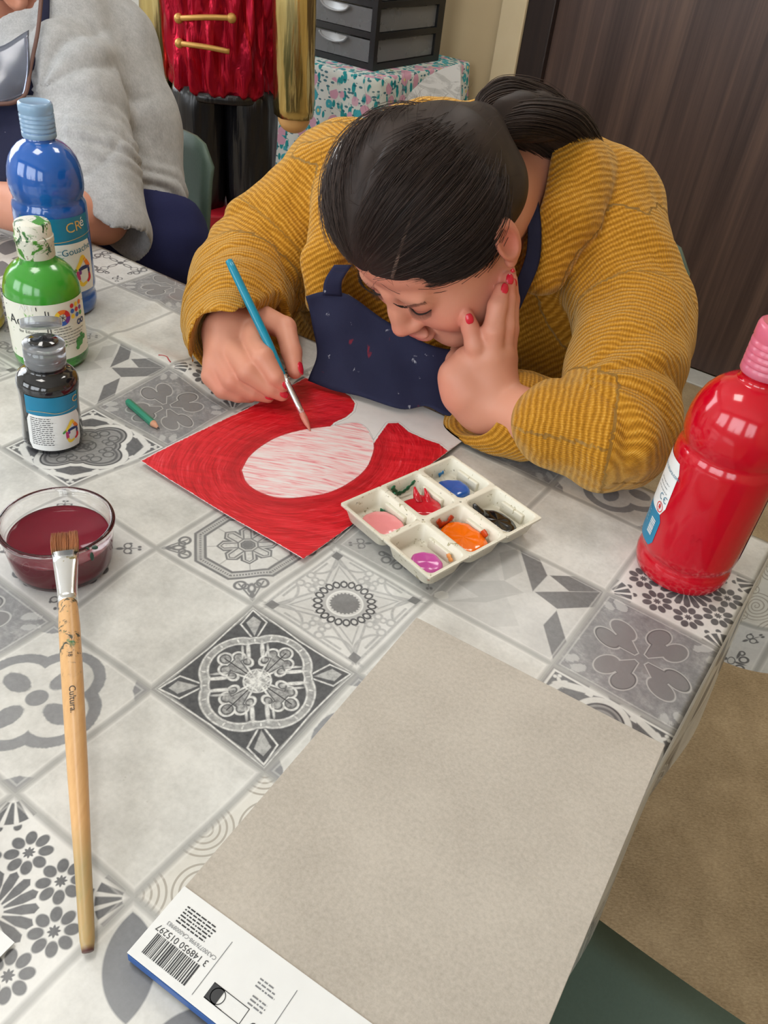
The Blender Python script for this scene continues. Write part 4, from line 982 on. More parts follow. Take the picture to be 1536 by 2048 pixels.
# local: x along vx, y = left of x; front row is at negative y
HT = .0185; wx, wy = PLx / 3, PLy / 2
def ringloft(mb, rings):
    n = len(rings[0]); V = [p for r_ in rings for p in r_]; Fq = []
    for i in range(len(rings) - 1):
        for k in range(n): Fq.append((i * n + k, i * n + (k + 1) % n, (i + 1) * n + (k + 1) % n, (i + 1) * n + k))
    Fq.append(tuple((len(rings) - 1) * n + k for k in range(n))); return mb.add(V, Fq)
def rrect(cx, cy, hx, hy, r, z, n=4):
    o = []
    for q, (sx, sy) in enumerate(((1, 1), (-1, 1), (-1, -1), (1, -1))):
        for k in range(n + 1):
            a = math.pi / 2 * (q + k / n); o.append((cx + sx * (hx - r) + r * math.cos(a), cy + sy * (hy - r) + r * math.sin(a), z))
    return o
WELLS = {}
for r_ in range(2):
    for k in range(3):
        cx = -PLx / 2 + wx * (k + .5); cy = PLy / 2 - wy * (r_ + .5); hx, hy = wx / 2, wy / 2
        mb = MB(); ringloft(mb, [rrect(cx, cy, hx, hy, .002, HT), rrect(cx, cy, hx, hy, .002, HT - .0022), rrect(cx, cy, hx - .0022, hy - .0022, .006, HT - .0035), rrect(cx, cy, hx - .0050, hy - .0050, .008, .002), rrect(cx, cy, hx - .0075, hy - .0075, .009, 0)])
        n0 = len(mb.v); ringloft(mb, [rrect(cx, cy, hx, hy, .002, HT), rrect(cx, cy, hx - .0026, hy - .0026, .005, HT + .0004), rrect(cx, cy, hx - .0034, hy - .0034, .006, HT - .0006), rrect(cx, cy, hx - .0050, hy - .0050, .007, .0036), rrect(cx, cy, hx - .0070, hy - .0070, .008, .0018)])
        # step moulded on the far short side of the well
        mb.box((cx + hx - .0080, cy - hy * .45, .0012), (cx + hx - .0034, cy + hy * .45, HT * .66), .0010)
        mb.build('well', m_tray, pal, auto=60); WELLS[(r_, k)] = (cx, cy)
# paint in the wells
def blob(label, well, c, rx, ry, h, off=(0, 0), rot=0.0, rough=.15, seed=0, amp=.12, lump=None):
    cx, cy = WELLS[well]; rs = np.random.RandomState(seed); M3 = rotz(math.atan2(vx[1], vx[0]))
    m = glossy('paint_' + label.split()[0] + '_' + str(seed), srgb(*c), rough, .3, .04)
    base = M3 @ np.array([cx + off[0], cy + off[1], 0]) + np.array([pc[0], pc[1], ZT + .0078])
    n, rg = 40, 9; V = []; Fq = []; ph = rs.uniform(0, 6.28, 5)
    for i in range(rg + 1):
        s = i / rg; zz = h * (1 - (1 - s) ** 2.4) if s < 1 else h
        rad = math.sqrt(max(0, 1 - s ** 2.6)) if s < 1 else 0
        for k in range(n):
            a = 2 * math.pi * k / n; q = 1 + amp * (math.sin(2 * a + ph[0]) * .6 + math.sin(3 * a + ph[1]) * .5 + math.sin(5 * a + ph[2]) * .3)
            x = 1.18 * rx * rad * q * math.cos(a); y = 1.15 * ry * rad * q * math.sin(a); xr = x * math.cos(rot) - y * math.sin(rot); yr = x * math.sin(rot) + y * math.cos(rot); lx_, ly_ = wx / 2 - .0088, wy / 2 - .0088; xr = max(-lx_ - off[0], min(lx_ - off[0], xr)); yr = max(-ly_ - off[1], min(ly_ - off[1], yr)); V.append((xr, yr, zz + .0006 * math.sin(x * 500 + ph[3]) * math.sin(y * 420 + ph[4]) * rad))
    for i in range(rg):
        for k in range(n): Fq.append((i * n + k, i * n + (k + 1) % n, (i + 1) * n + (k + 1) % n, (i + 1) * n + k))
    mb = MB().add(V, Fq)
    for L_ in (lump or []): mb.tube([np.array(p) for p in L_[0]], L_[1], 8)
    o = mb.build('paint_blob', m, None); o.location = Vector(base.tolist()); o.rotation_euler = (0, 0, math.atan2(vx[1], vx[0]))
    return tag(o, label, 'paint', 'paint in the palette wells')
# row 0 is the back row beside the painting: pink, red, blue; row 1: purple, orange, black
blob('pink paint pool in the palette well nearest the painting corner', (0, 0), (238, 148, 150), .0165, .0175, .006, (-.001, -.004), .3, seed=1, amp=.05)
blob('red paint heap in the middle back palette well', (0, 1), (196, 10, 34), .0150, .0165, .007, (.0, -.006), .2, .2, 2, .16, [(((0, .006, .004), (.004, .014, .008), (.006, .020, .013)), [.005, .0035, .001]), (((.008, 0, .004), (.013, .008, .007), (.014, .014, .012)), [.004, .003, .0008]), (((-.006, .004, .003), (-.008, .012, .006)), [.004, .001])])
blob('blue paint lump in the palette well beside the yellow sleeve', (0, 2), (8, 84, 170), .0150, .0140, .008, (-.006, -.003), .5, .18, 3, .10, [(((-.006, .006, .003), (-.012, .010, .006)), [.005, .003])])
blob('purple paint dollop in the front corner palette well', (1, 0), (196, 82, 160), .0125, .0130, .007, (-.004, -.007), .2, .2, 4, .05)
blob('orange paint pool filling the middle front palette well', (1, 1), (242, 112, 10), .0185, .0225, .008, (-.002, -.002), .0, .12, 5, .05)
blob('black paint smear in the palette well beside the red bottle', (1, 2), (20, 20, 22), .0125, .0200, .008, (-.006, -.003), .15, .1, 6, .10, [(((-.004, .012, .004), (-.009, .019, .010), (-.011, .023, .017)), [.006, .005, .0015])])
# dried smears on the wells
def smear(well, wall, c, pts, wdt, seed):
    cx, cy = WELLS[well]; m = simple('dried_paint_%d' % seed, srgb(*c), .3)
    q_ = catmull(np.array(pts, float), 6); rs = random.Random(seed); mb = MB().tube([np.array(p) + np.array([cx, cy, 0]) for p in q_], [wdt * rs.uniform(.7, 1.5) for _ in q_], 8); yw = cy + pts[0][1]
    along_y = abs(pts[0][1] - pts[-1][1]) > abs(pts[0][0] - pts[-1][0])
    if not along_y: mb.v = [(v[0], yw + (v[1] - yw) * .3, v[2]) for v in mb.v]
    else: mb.v = [(cx + pts[0][0] + (v[0] - cx - pts[0][0]) * .4, v[1], v[2]) for v in mb.v]
    mb.build('dried_paint', m, pal)
smear((0, 1), 0, (20, 96, 60), [(-.016, .022, .020), (-.012, .0215, .012), (-.004, .021, .007), (.006, .021, .010), (.014, .0215, .015)], .0022, 1)
smear((0, 1), 0, (20, 96, 60), [(-.020, .016, .018), (-.0185, .010, .010), (-.018, .004, .007)], .002, 2)
smear((0, 0), 0, (30, 100, 66), [(.014, .016, .004), (.017, .010, .004)], .002, 3)
smear((1, 1), 0, (176, 56, 16), [(-.012, .0235, .017), (-.006, .0225, .009), (.002, .0225, .008), (.008, .0235, .013)], .003, 4)
smear((1, 1), 0, (190, 70, 20), [(.016, -.008, .014), (.0165, -.014, .010)], .003, 5)
smear((0, 2), 0, (30, 120, 180), [(.000, .0225, .007), (.006, .0225, .009)], .0024, 6)
smear((1, 0), 0, (226, 150, 80), [(.0165, -.012, .012), (.0165, -.018, .007)], .003, 7)

# --- drawing pad, cardboard back up
PA = [onz(x, y, ZT + .0105) for x, y in ((833, 1235), (1330, 1490), (268, 1912))]
e1 = PA[1] - PA[0]; e1 /= np.linalg.norm(e1); e2 = np.array([e1[1], -e1[0], 0]); PWd, PLn = np.linalg.norm(PA[1] - PA[0]), float((PA[2] - PA[0]) @ e2)
padr = math.atan2(e1[1], e1[0]); pad = thing('drawing_pad', 'drawing pad lying cardboard back up at the table edge', 'pad', (PA[0][0], PA[0][1], ZT + .0024), padr)
m_card = Mat('grey_cardboard', rough=.8, spec=.2); vc = m_card.coord('Object'); n1 = m_card.noise(vc, 350, 4, .7); n2 = m_card.noise(vc, 14, 4); n3 = m_card.voro(vc, 120)
cc_ = m_card.ramp(n1 * .6 + n2 * .4, [(.34, srgb(168, 160, 149)), (.64, srgb(192, 184, 173))]); cc_ = m_card.mix((n3 * -12 + .8).clamp() * (m_card.noise(vc, 40, 2) * 6 - 3.4).clamp() * .7, cc_, srgb(116, 106, 96)); m_card.set('Base Color', cc_); m_card.bump(n1, .25, .0008)
m_page = simple('pad_pages', srgb(224, 222, 214), .7); m_spine = simple('pad_cover_blue', srgb(52, 92, 156), .4)
LB = .0445
MB().box((.0008, -PLn + .001, 0), (PWd - .0008, -.0008, .0064), .0003).build('pages', m_page, pad, smooth=False)
MB().box((0, -PLn, .0064), (PWd, 0, .0084), .0004).build('cardboard_back', m_card, pad, smooth=False)
MB().box((-.0003, -PLn - .0012, -.0002), (PWd + .0003, -PLn, .0066), .0004).build('spine_tape', m_spine, pad, smooth=False)
MB().box((-.0003, -PLn - .0010, .00845), (PWd + .0003, -PLn + LB, .0089), .00015).build('label_strip', m_labelw, pad, smooth=False)
def padshape(name, polys, x, y, rot, mat):
    V = []; Fq = []; c, s_ = math.cos(rot), math.sin(rot)
    for pv, pf in polys:
        b0_ = len(V); Fq += [tuple(b0_ + i for i in q) for q in pf]
        for p in pv: V.append((x + p[0] * c - p[1] * s_, y + p[0] * s_ + p[1] * c, .00905))
    return mobj(name, V, Fq, mat, pad, False)
rs = random.Random(7); bars = []; x = 0
while x < .0300:
    k = rs.uniform(.0003, .0011); bars.append(quad(x, 0, x + k, .0125)); x += k + rs.uniform(.0003, .0009)
yb = -PLn + .0035
padshape('barcode', bars, .006, yb, 0, m_ink)
v_, f_ = text_mesh('3 148950 015297', .0052); padshape('lettering', [(v_, f_)], .0215, yb + .0152, math.pi, m_ink)
v_, f_ = text_mesh('CA300776998-CA0008983', .0032); padshape('lettering', [(v_, f_)], .024, yb + .0200, math.pi, m_inkgrey)
def padlines(n, w_, pitch, x, y, seed, rot=0.0, h=.0008, mat=m_inkgrey):
    rs = random.Random(seed); P = []
    for k in range(n):
        q = 0; e = w_ * rs.uniform(.65, 1)
        while q < e: l = rs.uniform(.001, .004); P.append(quad(q, k * pitch, min(q + l, e), k * pitch + h)); q += l + .0007
    padshape('small_print', P, x, y, rot, mat)
padlines(6, .030, .0019, .0095, yb + .0230, 1, mat=m_ink); padshape('rule_line', [quad(0, 0, .0004, .033)], .0430, yb - .001, 0, m_inkgrey); padshape('rule_line', [quad(0, 0, .0004, .033)], .088, yb - .001, 0, m_inkgrey)
padlines(3, .013, .0021, .068, yb + .021, 2); padlines(3, .011, .0021, .070, yb + .012, 5)
padshape('recycling_mark', [ringpoly(.006, .005, .0038, .0043), quad(0.0, .0005, .012, .0009), quad(0, .0092, .024, .0096), quad(0, .0004, .024, .0008), quad(.0236, .0006, .024, .0094), quad(0, .0006, .0004, .0094), quad(0.0004, .0006, .0075, .0094)], .049, yb + .001, 0, m_ink)
padshape('recycling_loop', [stroke([(0, 0), (.003, .005), (.006, 0)], .0016), stroke([(.001, -.002), (.005, -.002)], .0016)], .0765, yb + .001, 0, m_ink)
padlines(4, .025, .0025, .112, yb + .006, 3)

# --- white card corner at the lower left
c1 = onz(30, 1887, ZT + .002); q1 = thing('paper_card', 'white paper card lying on the star-lattice tile', 'card', c1, ROOM_ROT + .12)
MB().box((-.14, -.10, .0008), (0, 0, .0014)).build('sheet', m_labelw, q1, smooth=False)
q1.rotation_euler = (0, 0, ROOM_ROT + .05)

# --- green chair tucked under the table's short end
m_chair = Mat('chair_shell_green', srgb(84, 104, 94), .5, .4); _n = m_chair.noise(m_chair.coord('Object'), 260, 3); m_chair.bump(_n, .08, .0006); m_chair.set('Base Color', m_chair.mix(_n, srgb(80, 100, 90), srgb(92, 112, 102)))
def chair(label, loc, rz, seat_z=.45, back_h=.80):
    """local: +y towards the back"""
    t = thing('green_chair', label, 'chair', loc, rz, 'green plastic chairs')
    nx2, ny2 = 13, 15; v = []; f = []
    for iy in range(ny2):
        for ix in range(nx2):
            x = (ix / (nx2 - 1) * 2 - 1); y = iy / (ny2 - 1); wdt = .205
            v.append((x * wdt, -.21 + .40 * y, seat_z + .004 * x * x - .012 * math.sin(math.pi * y)))
    for iy in range(ny2 - 1):
        for ix in range(nx2 - 1): f.append((iy * nx2 + ix, iy * nx2 + ix + 1, (iy + 1) * nx2 + ix + 1, (iy + 1) * nx2 + ix))
    s = mobj('seat', v, f, m_chair, t); q = s.modifiers.new('thickness', 'SOLIDIFY'); q.thickness = .010; q.offset = -1
    v = []; f = []; nh = 13
    for iy in range(nh):
        h = iy / (nh - 1)
        for ix in range(nx2):
            x = ix / (nx2 - 1) * 2 - 1; top = seat_z + .03 + (back_h - seat_z - .03) * h; cr = .018 * max(0, abs(x) - .72) ** 2 / .0784
            if h > .8: top -= cr * 2.2 * (h - .8) / .2
            v.append((x * (.200 - .018 * h), .185 + .055 * h - .030 * x * x, top))
    for iy in range(nh - 1):
        for ix in range(nx2 - 1): f.append((iy * nx2 + ix, iy * nx2 + ix + 1, (iy + 1) * nx2 + ix + 1, (iy + 1) * nx2 + ix))
    s = mobj('backrest', v, f, m_chair, t); q = s.modifiers.new('thickness', 'SOLIDIFY'); q.thickness = .010; q.offset = 0
    for sx in (-1, 1):
        mb = MB(); mb.tube(catmull([(sx * .16, .12, seat_z - .015), (sx * .165, .185, seat_z - .005), (sx * .15, .212, seat_z + .06), (sx * .14, .226, seat_z + .2)], 5), .009, 8); mb.build('back_support', m_tleg, t)
    for sx in (-1, 1):
        for sy in (-1, 1): MB().tube([(sx * .16, sy * .15 - .01, seat_z - .012), (sx * .19, sy * .19, 0.0)], .0105, 10).build('leg', m_tleg, t)
    return t
chair('green plastic chair tucked at the table end beneath the drawing pad', R3(.155, .285, 0), ROOM_ROT - math.pi / 2)
# ================================================================== the person painting
# head frame (x her left, y towards the face, z crown)
HC = np.array([.0137, .8518, .9573]); HF = np.array([-.389, -.475, -.789]); HF /= np.linalg.norm(HF)
HU = np.array([-.538, -.579, .613]); HU -= HF * (HU @ HF); HU /= np.linalg.norm(HU); HL = np.cross(HU, HF)
HM = np.array([HL, HF, HU])                    # rows: local axes in world
def hd(x, y, z): return HC + x * HL + y * HF + z * HU
def tol(P): return (P - HC) @ HM.T

TP = dpt(954, 256, .836)                       # gathered base of the ponytail
# --- joints
S_R = dpt(690, 385, 1.10); M_R = dpt(556, 500, 1.10); E_R = dpt(486, 572, 1.085); W_R = onz(458, 668, .806)
S_L = dpt(1190, 425, 1.00); M_L = dpt(1268, 640, .945); E_L = onz(1222, 862, .812); W_L = dpt(972, 800, .905)
NB = np.array([.095, 1.035, .965])

person = thing('person', 'person in mustard knit cardigan and navy apron bending over the red painting', 'person', R3(*ab(np.array([.19, 1.22, 0])), 0.0))
PB = np.array(person.location)
def pm(name, V, Fq, mat, **kw): return mobj(name, np.asarray(V) - PB, Fq, mat, person, **kw)

def head_prims(body, hd, HM, HL, HF, HU):
    body.ell(hd(0, -.002, .030), (.0745, .0790, .0830), HM, .01)                      # cranium
    body.ell(hd(0, .028, -.030), (.0690, .0630, .0830), HM, .02)                      # face
    body.ell(hd(0, .054, .040), (.058, .029, .034), HM, .02)                          # forehead
    body.ell(hd(0, .068, -.098), (.022, .020, .017), HM, .025)                        # chin
    body.cone(hd(.048, .012, -.070), hd(.012, .066, -.098), .024, .018, .02); body.cone(hd(-.048, .012, -.070), hd(-.012, .066, -.098), .024, .018, .02)
    for s in (-1, 1):
        body.ell(hd(s * .036, .062, -.038), (.031, .027, .028), HM, .018)             # cheek
        body.ell(hd(s * .032, .072, -.001), (.0165, .0155, .0125), HM, .006)          # closed eye
        body.ell(hd(s * .027, .078, .012), (.018, .008, .007), HM, .014)              # brow
        body.ell(hd(s * .0125, .094, -.039), (.0085, .010, .0075), HM, .005)          # nostril wing
        body.ell(hd(s * .0155, .079, .004), (.006, .006, .010), HM, .008, 's')
    body.chain([hd(0, .086, .008), hd(0, .0955, -.018), hd(0, .1055, -.036)], [.0065, .0075, .0105], .012)   # nose
    body.ell(hd(0, .0985, -.0590), (.0205, .0090, .0055), HM, .004); body.ell(hd(0, .0965, -.0700), (.0180, .0095, .0066), HM, .004)   # lips
    body.cone(hd(-.020, .1045, -.0645), hd(.020, .1045, -.0645), .0022, .0022, .002, 's')
    for s in (-1, 1):                                                                 # ears
        EM = np.array([HL * .92 + HF * -.35 * s, HF * .92 + HL * .35 * s, HU]);
        body.ell(hd(s * .080, -.014, -.010), (.0075, .0185, .0300), EM, .004); body.ell(hd(s * .087, -.010, -.006), (.0060, .0110, .0190), EM, .003, 's'); body.ell(hd(s * .078, -.004, -.036), (.006, .008, .009), EM, .004)
body = Sdf(); head_prims(body, hd, HM, HL, HF, HU)
for p_, r_ in ((hd(.040, .044, -.070), .029), (hd(.022, .068, -.094), .021)): body.ell(p_, (r_, r_, r_), None, .022)     # cheek pressed into the palm
body.cone(hd(0, -.040, -.050), NB, .054, .060, .02)                               # neck
body.chain([S_R, (S_R + S_L) / 2 + np.array([.0, .02, .0]), S_L], [.05, .07, .05], .03)
body.chain([NB, np.array([.13, 1.12, .82]), np.array([.17, 1.20, .62])], [.07, .11, .13], .03)
body.chain([S_R, M_R, E_R], [.050, .045, .042], .02); body.chain([S_L, M_L, E_L], [.050, .045, .040], .02)
body.chain([E_R, W_R], [.042, .029], .01); body.chain([E_L, onz(1080, 845, .800), W_L], [.038, .029, .030], .012)
# right hand closed round the brush
WR2 = onz(470, 655, .812)
RH = dict(index=[onz(492, 656, .814), onz(526, 716, .810), onz(551, 753, .795), onz(566, 769, .786)],
          middle=[onz(460, 690, .803), onz(497, 742, .796), onz(541, 776, .780), onz(564, 789, .773)],
          ring=[onz(437, 722, .790), onz(464, 761, .781), onz(506, 784, .770), onz(536, 793, .765)],
          little=[onz(425, 752, .777), onz(446, 779, .769), onz(476, 790, .764), onz(500, 794, .7605)],
          thumb=[onz(512, 632, .812), onz(570, 656, .817), onz(583, 704, .804), onz(590, 742, .792)])
RR = dict(index=(.0148, .0128, .0100, .0078), middle=(.0148, .0130, .0100, .0078), ring=(.0140, .0122, .0095, .0074), little=(.0125, .0105, .0086, .0068), thumb=(.0170, .0125, .0112, .0088))
for k, r in (('index', .019), ('middle', .020), ('ring', .019), ('little', .017), ('thumb', .019)): body.cone(W_R + (RH[k][0] - W_R) * .05, RH[k][0], .025, RR[k][0] * .98, .009)
body.cone(onz(505, 715, .780), onz(465, 735, .775), .017, .017, .008)
for k in RH: body.chain(RH[k], RR[k], .0018 if k != 'thumb' else .004)
# left hand under the cheek
headS = Sdf(); head_prims(headS, hd, HM, HL, HF, HU)
def on_face(px, py, lift):
    """a point just off the skin of the head"""
    d = ray(px, py); n = np.linalg.norm(d); t = .70
    for _ in range(60):
        e = float(headS.ev((CAM + d * t)[None].astype(np.float32))[0])
        if e < .0003 or t > 1.05: break
        t += max(e, .0002) / n * .9
    return t - lift
def near(px, py, depth, lift=.004): return dpt(px, py, min(depth, on_face(px, py, lift)))
LH = dict(little=[dpt(958, 722, .872), dpt(950, 690, .857), near(940, 655, .850), near(935, 634, .848)],
          ring=[dpt(982, 712, .866), near(986, 662, .850), near(995, 612, .845), near(1003, 580, .845)],
          middle=[dpt(1000, 712, .876), near(1008, 655, .862), near(1012, 600, .858), near(1014, 560, .855)],
          index=[dpt(1006, 718, .893), near(1016, 660, .882), near(1020, 600, .876), near(1020, 560, .872)],
          thumb=[dpt(928, 768, .905), dpt(915, 742, .925), dpt(912, 722, .945), dpt(915, 702, .958)])
LR = dict(little=(.0130, .0108, .0090, .0074), ring=(.0135, .0115, .0100, .0078), middle=(.0140, .0115, .0100, .008), index=(.014, .0115, .010, .008), thumb=(.018, .014, .012, .009))
for k in ('little', 'ring', 'middle', 'index'): body.cone(W_L, LH[k][0], .029, LR[k][0] * 1.1, .014)
body.chain([W_L, dpt(928, 782, .890), dpt(918, 752, .884), dpt(935, 720, .876)], [.030, .0225, .0190, .014], .014)
body.cone(dpt(1010, 832, .918), W_L, .029, .031, .012)
for k in LH: body.chain(LH[k], LR[k], .0034)
bV, bF_ = body.mesh(.0021)
# natural colouring of the skin
q = tol(bV); lin = lambda *c: np.array(srgb(*c))
base = np.tile(lin(208, 148, 122), (len(bV), 1))
def blend(mask, c): 
    global base; base = base * (1 - mask[:, None]) + lin(*c)[None] * mask[:, None]
g = lambda c, r: np.exp(-(((q - np.array(c)) / np.array(r)) ** 2).sum(1))
for s in (-1, 1): blend(.45 * g((s * .04, .07, -.038), (.026, .03, .024)), (214, 112, 100))
blend(.40 * g((0, .115, -.038), (.014, .016, .014)), (210, 110, 96)); blend(.30 * g((0, .08, .05), (.05, .03, .03)), (212, 128, 108))
lip = np.clip(1.6 * np.maximum(g((0, .103, -.0590), (.021, .016, .0055)), g((0, .101, -.0705), (.019, .016, .0066))) - .35, 0, 1); blend(.75 * lip, (176, 78, 82))
for s in (-1, 1): blend(.55 * g((s * .082, -.014, -.010), (.014, .022, .03)), (212, 104, 96)); blend(.35 * g((s * .032, .086, -.004), (.018, .012, .009)), (182, 110, 98))
for H_ in (RH, LH):
    for k in H_:
        for jt, amt in ((1, .22), (2, .2), (3, .45)): blend(amt * np.exp(-(((bV - H_[k][jt]) / .012) ** 2).sum(1)), (208, 104, 92))
for p_, r_, a_ in ((dpt(908, 775, .89), .025, .35), (onz(440, 770, .775), .03, .3)): blend(a_ * np.exp(-(((bV - p_) / r_) ** 2).sum(1)), (214, 116, 100))
blend(.85 * np.exp(-(((bV - onz(530, 641, .828)) / np.array([.004, .004, .02])) ** 2).sum(1)), (186, 30, 46))
m_skin = Mat('skin', rough=.48, spec=.4, Subsurface_Weight=.10, Subsurface_Radius=(.010, .004, .002), Subsurface_Scale=.4)
sn = m_skin.noise(m_skin.coord('Object'), 180, 3); sn2 = m_skin.noise(m_skin.coord('Object'), 35, 3)
m_skin.set('Base Color', m_skin.mix(sn2 * .25, m_skin.attr('tint', 'Color'), srgb(196, 124, 104))); m_skin.bump(sn, .12, .0008)
pm('body', bV, bF_, m_skin, attrs={'tint': np.column_stack([base, np.ones(len(base))])})

# --- nails
m_nail = simple('red_nail_varnish', srgb(206, 28, 52), .18, .6)
def nail(tip, prev, face, r, w=.0040, l=.0052):
    d = tip - prev; d /= np.linalg.norm(d); f = np.array(face, float); f -= d * (f @ d); f /= np.linalg.norm(f); s = np.cross(d, f); V = []; Fq = []
    n, m_ = 8, 6
    for i in range(n + 1):
        for j in range(m_ + 1):
            u = -1 + 2 * i / n; a = (-1 + 2 * j / m_); ww = w * math.sqrt(max(0.05, 1 - .75 * abs(u) ** 3)); ang_ = a * ww / r
            V.append(tip + d * (u * l + .0005) + (f * math.cos(ang_) + s * math.sin(ang_)) * (r + .0006 - .0016 * max(0, u)))
    for i in range(n):
        for j in range(m_): Fq.append((i * (m_ + 1) + j, i * (m_ + 1) + j + 1, (i + 1) * (m_ + 1) + j + 1, (i + 1) * (m_ + 1) + j))
    o = pm('fingernail', V, Fq, m_nail); so = o.modifiers.new('thickness', 'SOLIDIFY'); so.thickness = .0006; so.offset = 0
tocam = lambda P: (CAM - P) / np.linalg.norm(CAM - P)
for k in ('index', 'middle', 'ring', 'little'): nail(RH[k][3], RH[k][2], tocam(RH[k][3]) + np.array([.5, 0, .1]), RR[k][3])
nail(RH['thumb'][3], RH['thumb'][2], tocam(RH['thumb'][3]) * .5 + np.array([.9, 0, .1]), RR['thumb'][3], .0056, .007)
nail(LH['little'][3], LH['little'][2], tocam(LH['little'][3]) + np.array([.15, 0, .2]), LR['little'][3]); 
for k in ('ring', 'middle', 'index'): nail(LH[k][3], LH[k][2], tocam(LH[k][3]) + np.array([.4, 0, 0]), LR[k][3])

# --- lashes, brows
m_hair = Mat('dark_brown_hair', rough=.52, spec=.22); hn = m_hair.noise(m_hair.coord('Object'), 60, 3); hr = m_hair.attr('tone')
m_hair.set('Base Color', m_hair.mix((hr * .7 + hn * .3), srgb(28, 23, 22), srgb(72, 58, 52)))
for s in (-1, 1):
    mb = MB()
    lid_ = [hd(s * x, y, z) for x, y, z in ((.0175, .0835, -.0070), (.024, .0880, -.0085), (.032, .0890, -.0090), (.040, .0855, -.0080), (.0465, .0800, -.0055))]
    mb.tube(catmull(lid_, 5), [.0005 + .0005 * math.sin(math.pi * i / 20) for i in range(21)], 5)
    mb.v = [tuple(np.array(v) - PB) for v in mb.v]; mb.build('lash_line', m_hair, person)
    mb = MB(); rs = random.Random(5); P = catmull(lid_, 12)
    for i in range(0, len(P), 1):
        b_ = P[i]; o_ = HF * .006 - HU * .004 + HL * s * .002 * (i / len(P) - .2); mb.tube([b_, b_ + o_ * .6, b_ + o_ + HU * .0006], [.0002, .00016, .00006], 3, False)
    mb.v = [tuple(np.array(v) - PB) for v in mb.v]; mb.build('eyelashes', m_hair, person)
    mb = MB(); br = catmull([hd(s * x, y, z) for x, y, z in ((.012, .0925, .0085), (.022, .0925, .0120), (.034, .0890, .0135), (.047, .0780, .0105))], 14)
    for i in range(len(br)):
        for _ in range(4):
            o_ = HU * rs.uniform(-.002, .0024) + HF * .0004; mb.tube([br[i] + o_, br[i] + o_ + HL * s * .004 + HU * .0015 + HF * .0006], [.0003, .0001], 3, False)
    mb.v = [tuple(np.array(v) - PB) for v in mb.v]; mb.build('eyebrow', m_hair, person)

# --- hair: a close cap and combed locks gathered into a ponytail
def hairline(p): l = tol(p); return (.79 * l[:, 1] - .61 * l[:, 2] - .0335 + .016 * np.clip(-l[:, 0] / .06, 0, 1)).astype(np.float32)
capS = Sdf()
capS.ell(hd(-.006, .003, .034), (.0890, .0865, .0915), HM, .01)
capS.ell(hd(0, -.050, -.010), (.068, .058, .055), HM, .02)
capS.ell(hd(-.070, -.004, .008), (.030, .040, .046), HM, .02)
capS.cone(hd(.008, -.058, .040), TP, .045, .024, .03)
capS.fn(lambda p: -hairline(p), HC - .3, HC + .3, .006, 's')
capS.fn(lambda p: (lambda l: (l[:, 2] + .052 + .25 * (l[:, 1] + .05)).astype(np.float32))(tol(p)), HC - .3, HC + .3, .006, 's')
for s in (-1, 1): capS.ell(hd(s * .086, -.012, -.018), (.022, .021, .034), HM, .004, 's')
def capdisp(p):
    l = tol(p); part = np.exp(-((l[:, 0] - .004) / .0032) ** 2) * np.clip((l[:, 1] + .03) / .03, 0, 1) * np.clip((l[:, 2] - .02) / .03, 0, 1)
    return (.0035 * part).astype(np.float32)
capS.disp = capdisp
# the subtractions above are written as keep-outside distances
capS.p = [(op, f, l, h, k) for op, f, l, h, k in capS.p]
hV, hF_ = capS.mesh(.0022)
hair = pm('hair', hV, hF_, m_hair, attrs={'tone': .25 + .2 * vnoise(hV, .02, 2)})
def hm(name, mb, tone):
    o = mobj(name, np.array(mb.v) - PB, mb.f, m_hair, person, True, attrs={'tone': tone}); return o
ctr = np.array([-.006, .003, .034]); rad0 = np.array([.0890, .0865, .0915]); tgt = (tol(TP) - ctr) / rad0; tgt /= np.linalg.norm(tgt)
rs = np.random.RandomState(21); Vs = []; Fs = []; tone = []
def strands(paths, radii, tones, seg=3):
    """paths (n, m, 3) world"""
    global Vs, Fs, tone
    n, m_, _ = paths.shape; T = np.gradient(paths, axis=1); T /= np.linalg.norm(T, axis=2, keepdims=True) + 1e-9
    up = (paths - HC); up /= np.linalg.norm(up, axis=2, keepdims=True); B_ = np.cross(T, up); B_ /= np.linalg.norm(B_, axis=2, keepdims=True) + 1e-9; Nn = np.cross(B_, T)
    a = np.arange(seg) * 2 * math.pi / seg
    off = (np.cos(a)[None, None, :, None] * Nn[:, :, None] + np.sin(a)[None, None, :, None] * B_[:, :, None]) * radii[:, :, None, None]
    V = (paths[:, :, None] + off).reshape(-1, 3)
    ii = np.arange(n)[:, None, None] * m_ * seg + np.arange(m_ - 1)[None, :, None] * seg; k = np.arange(seg)[None, None]
    F4 = np.stack([ii + k, ii + (k + 1) % seg, ii + seg + (k + 1) % seg, ii + seg + k], -1).reshape(-1, 4)
    return V, F4, np.repeat(tones, m_ * seg)
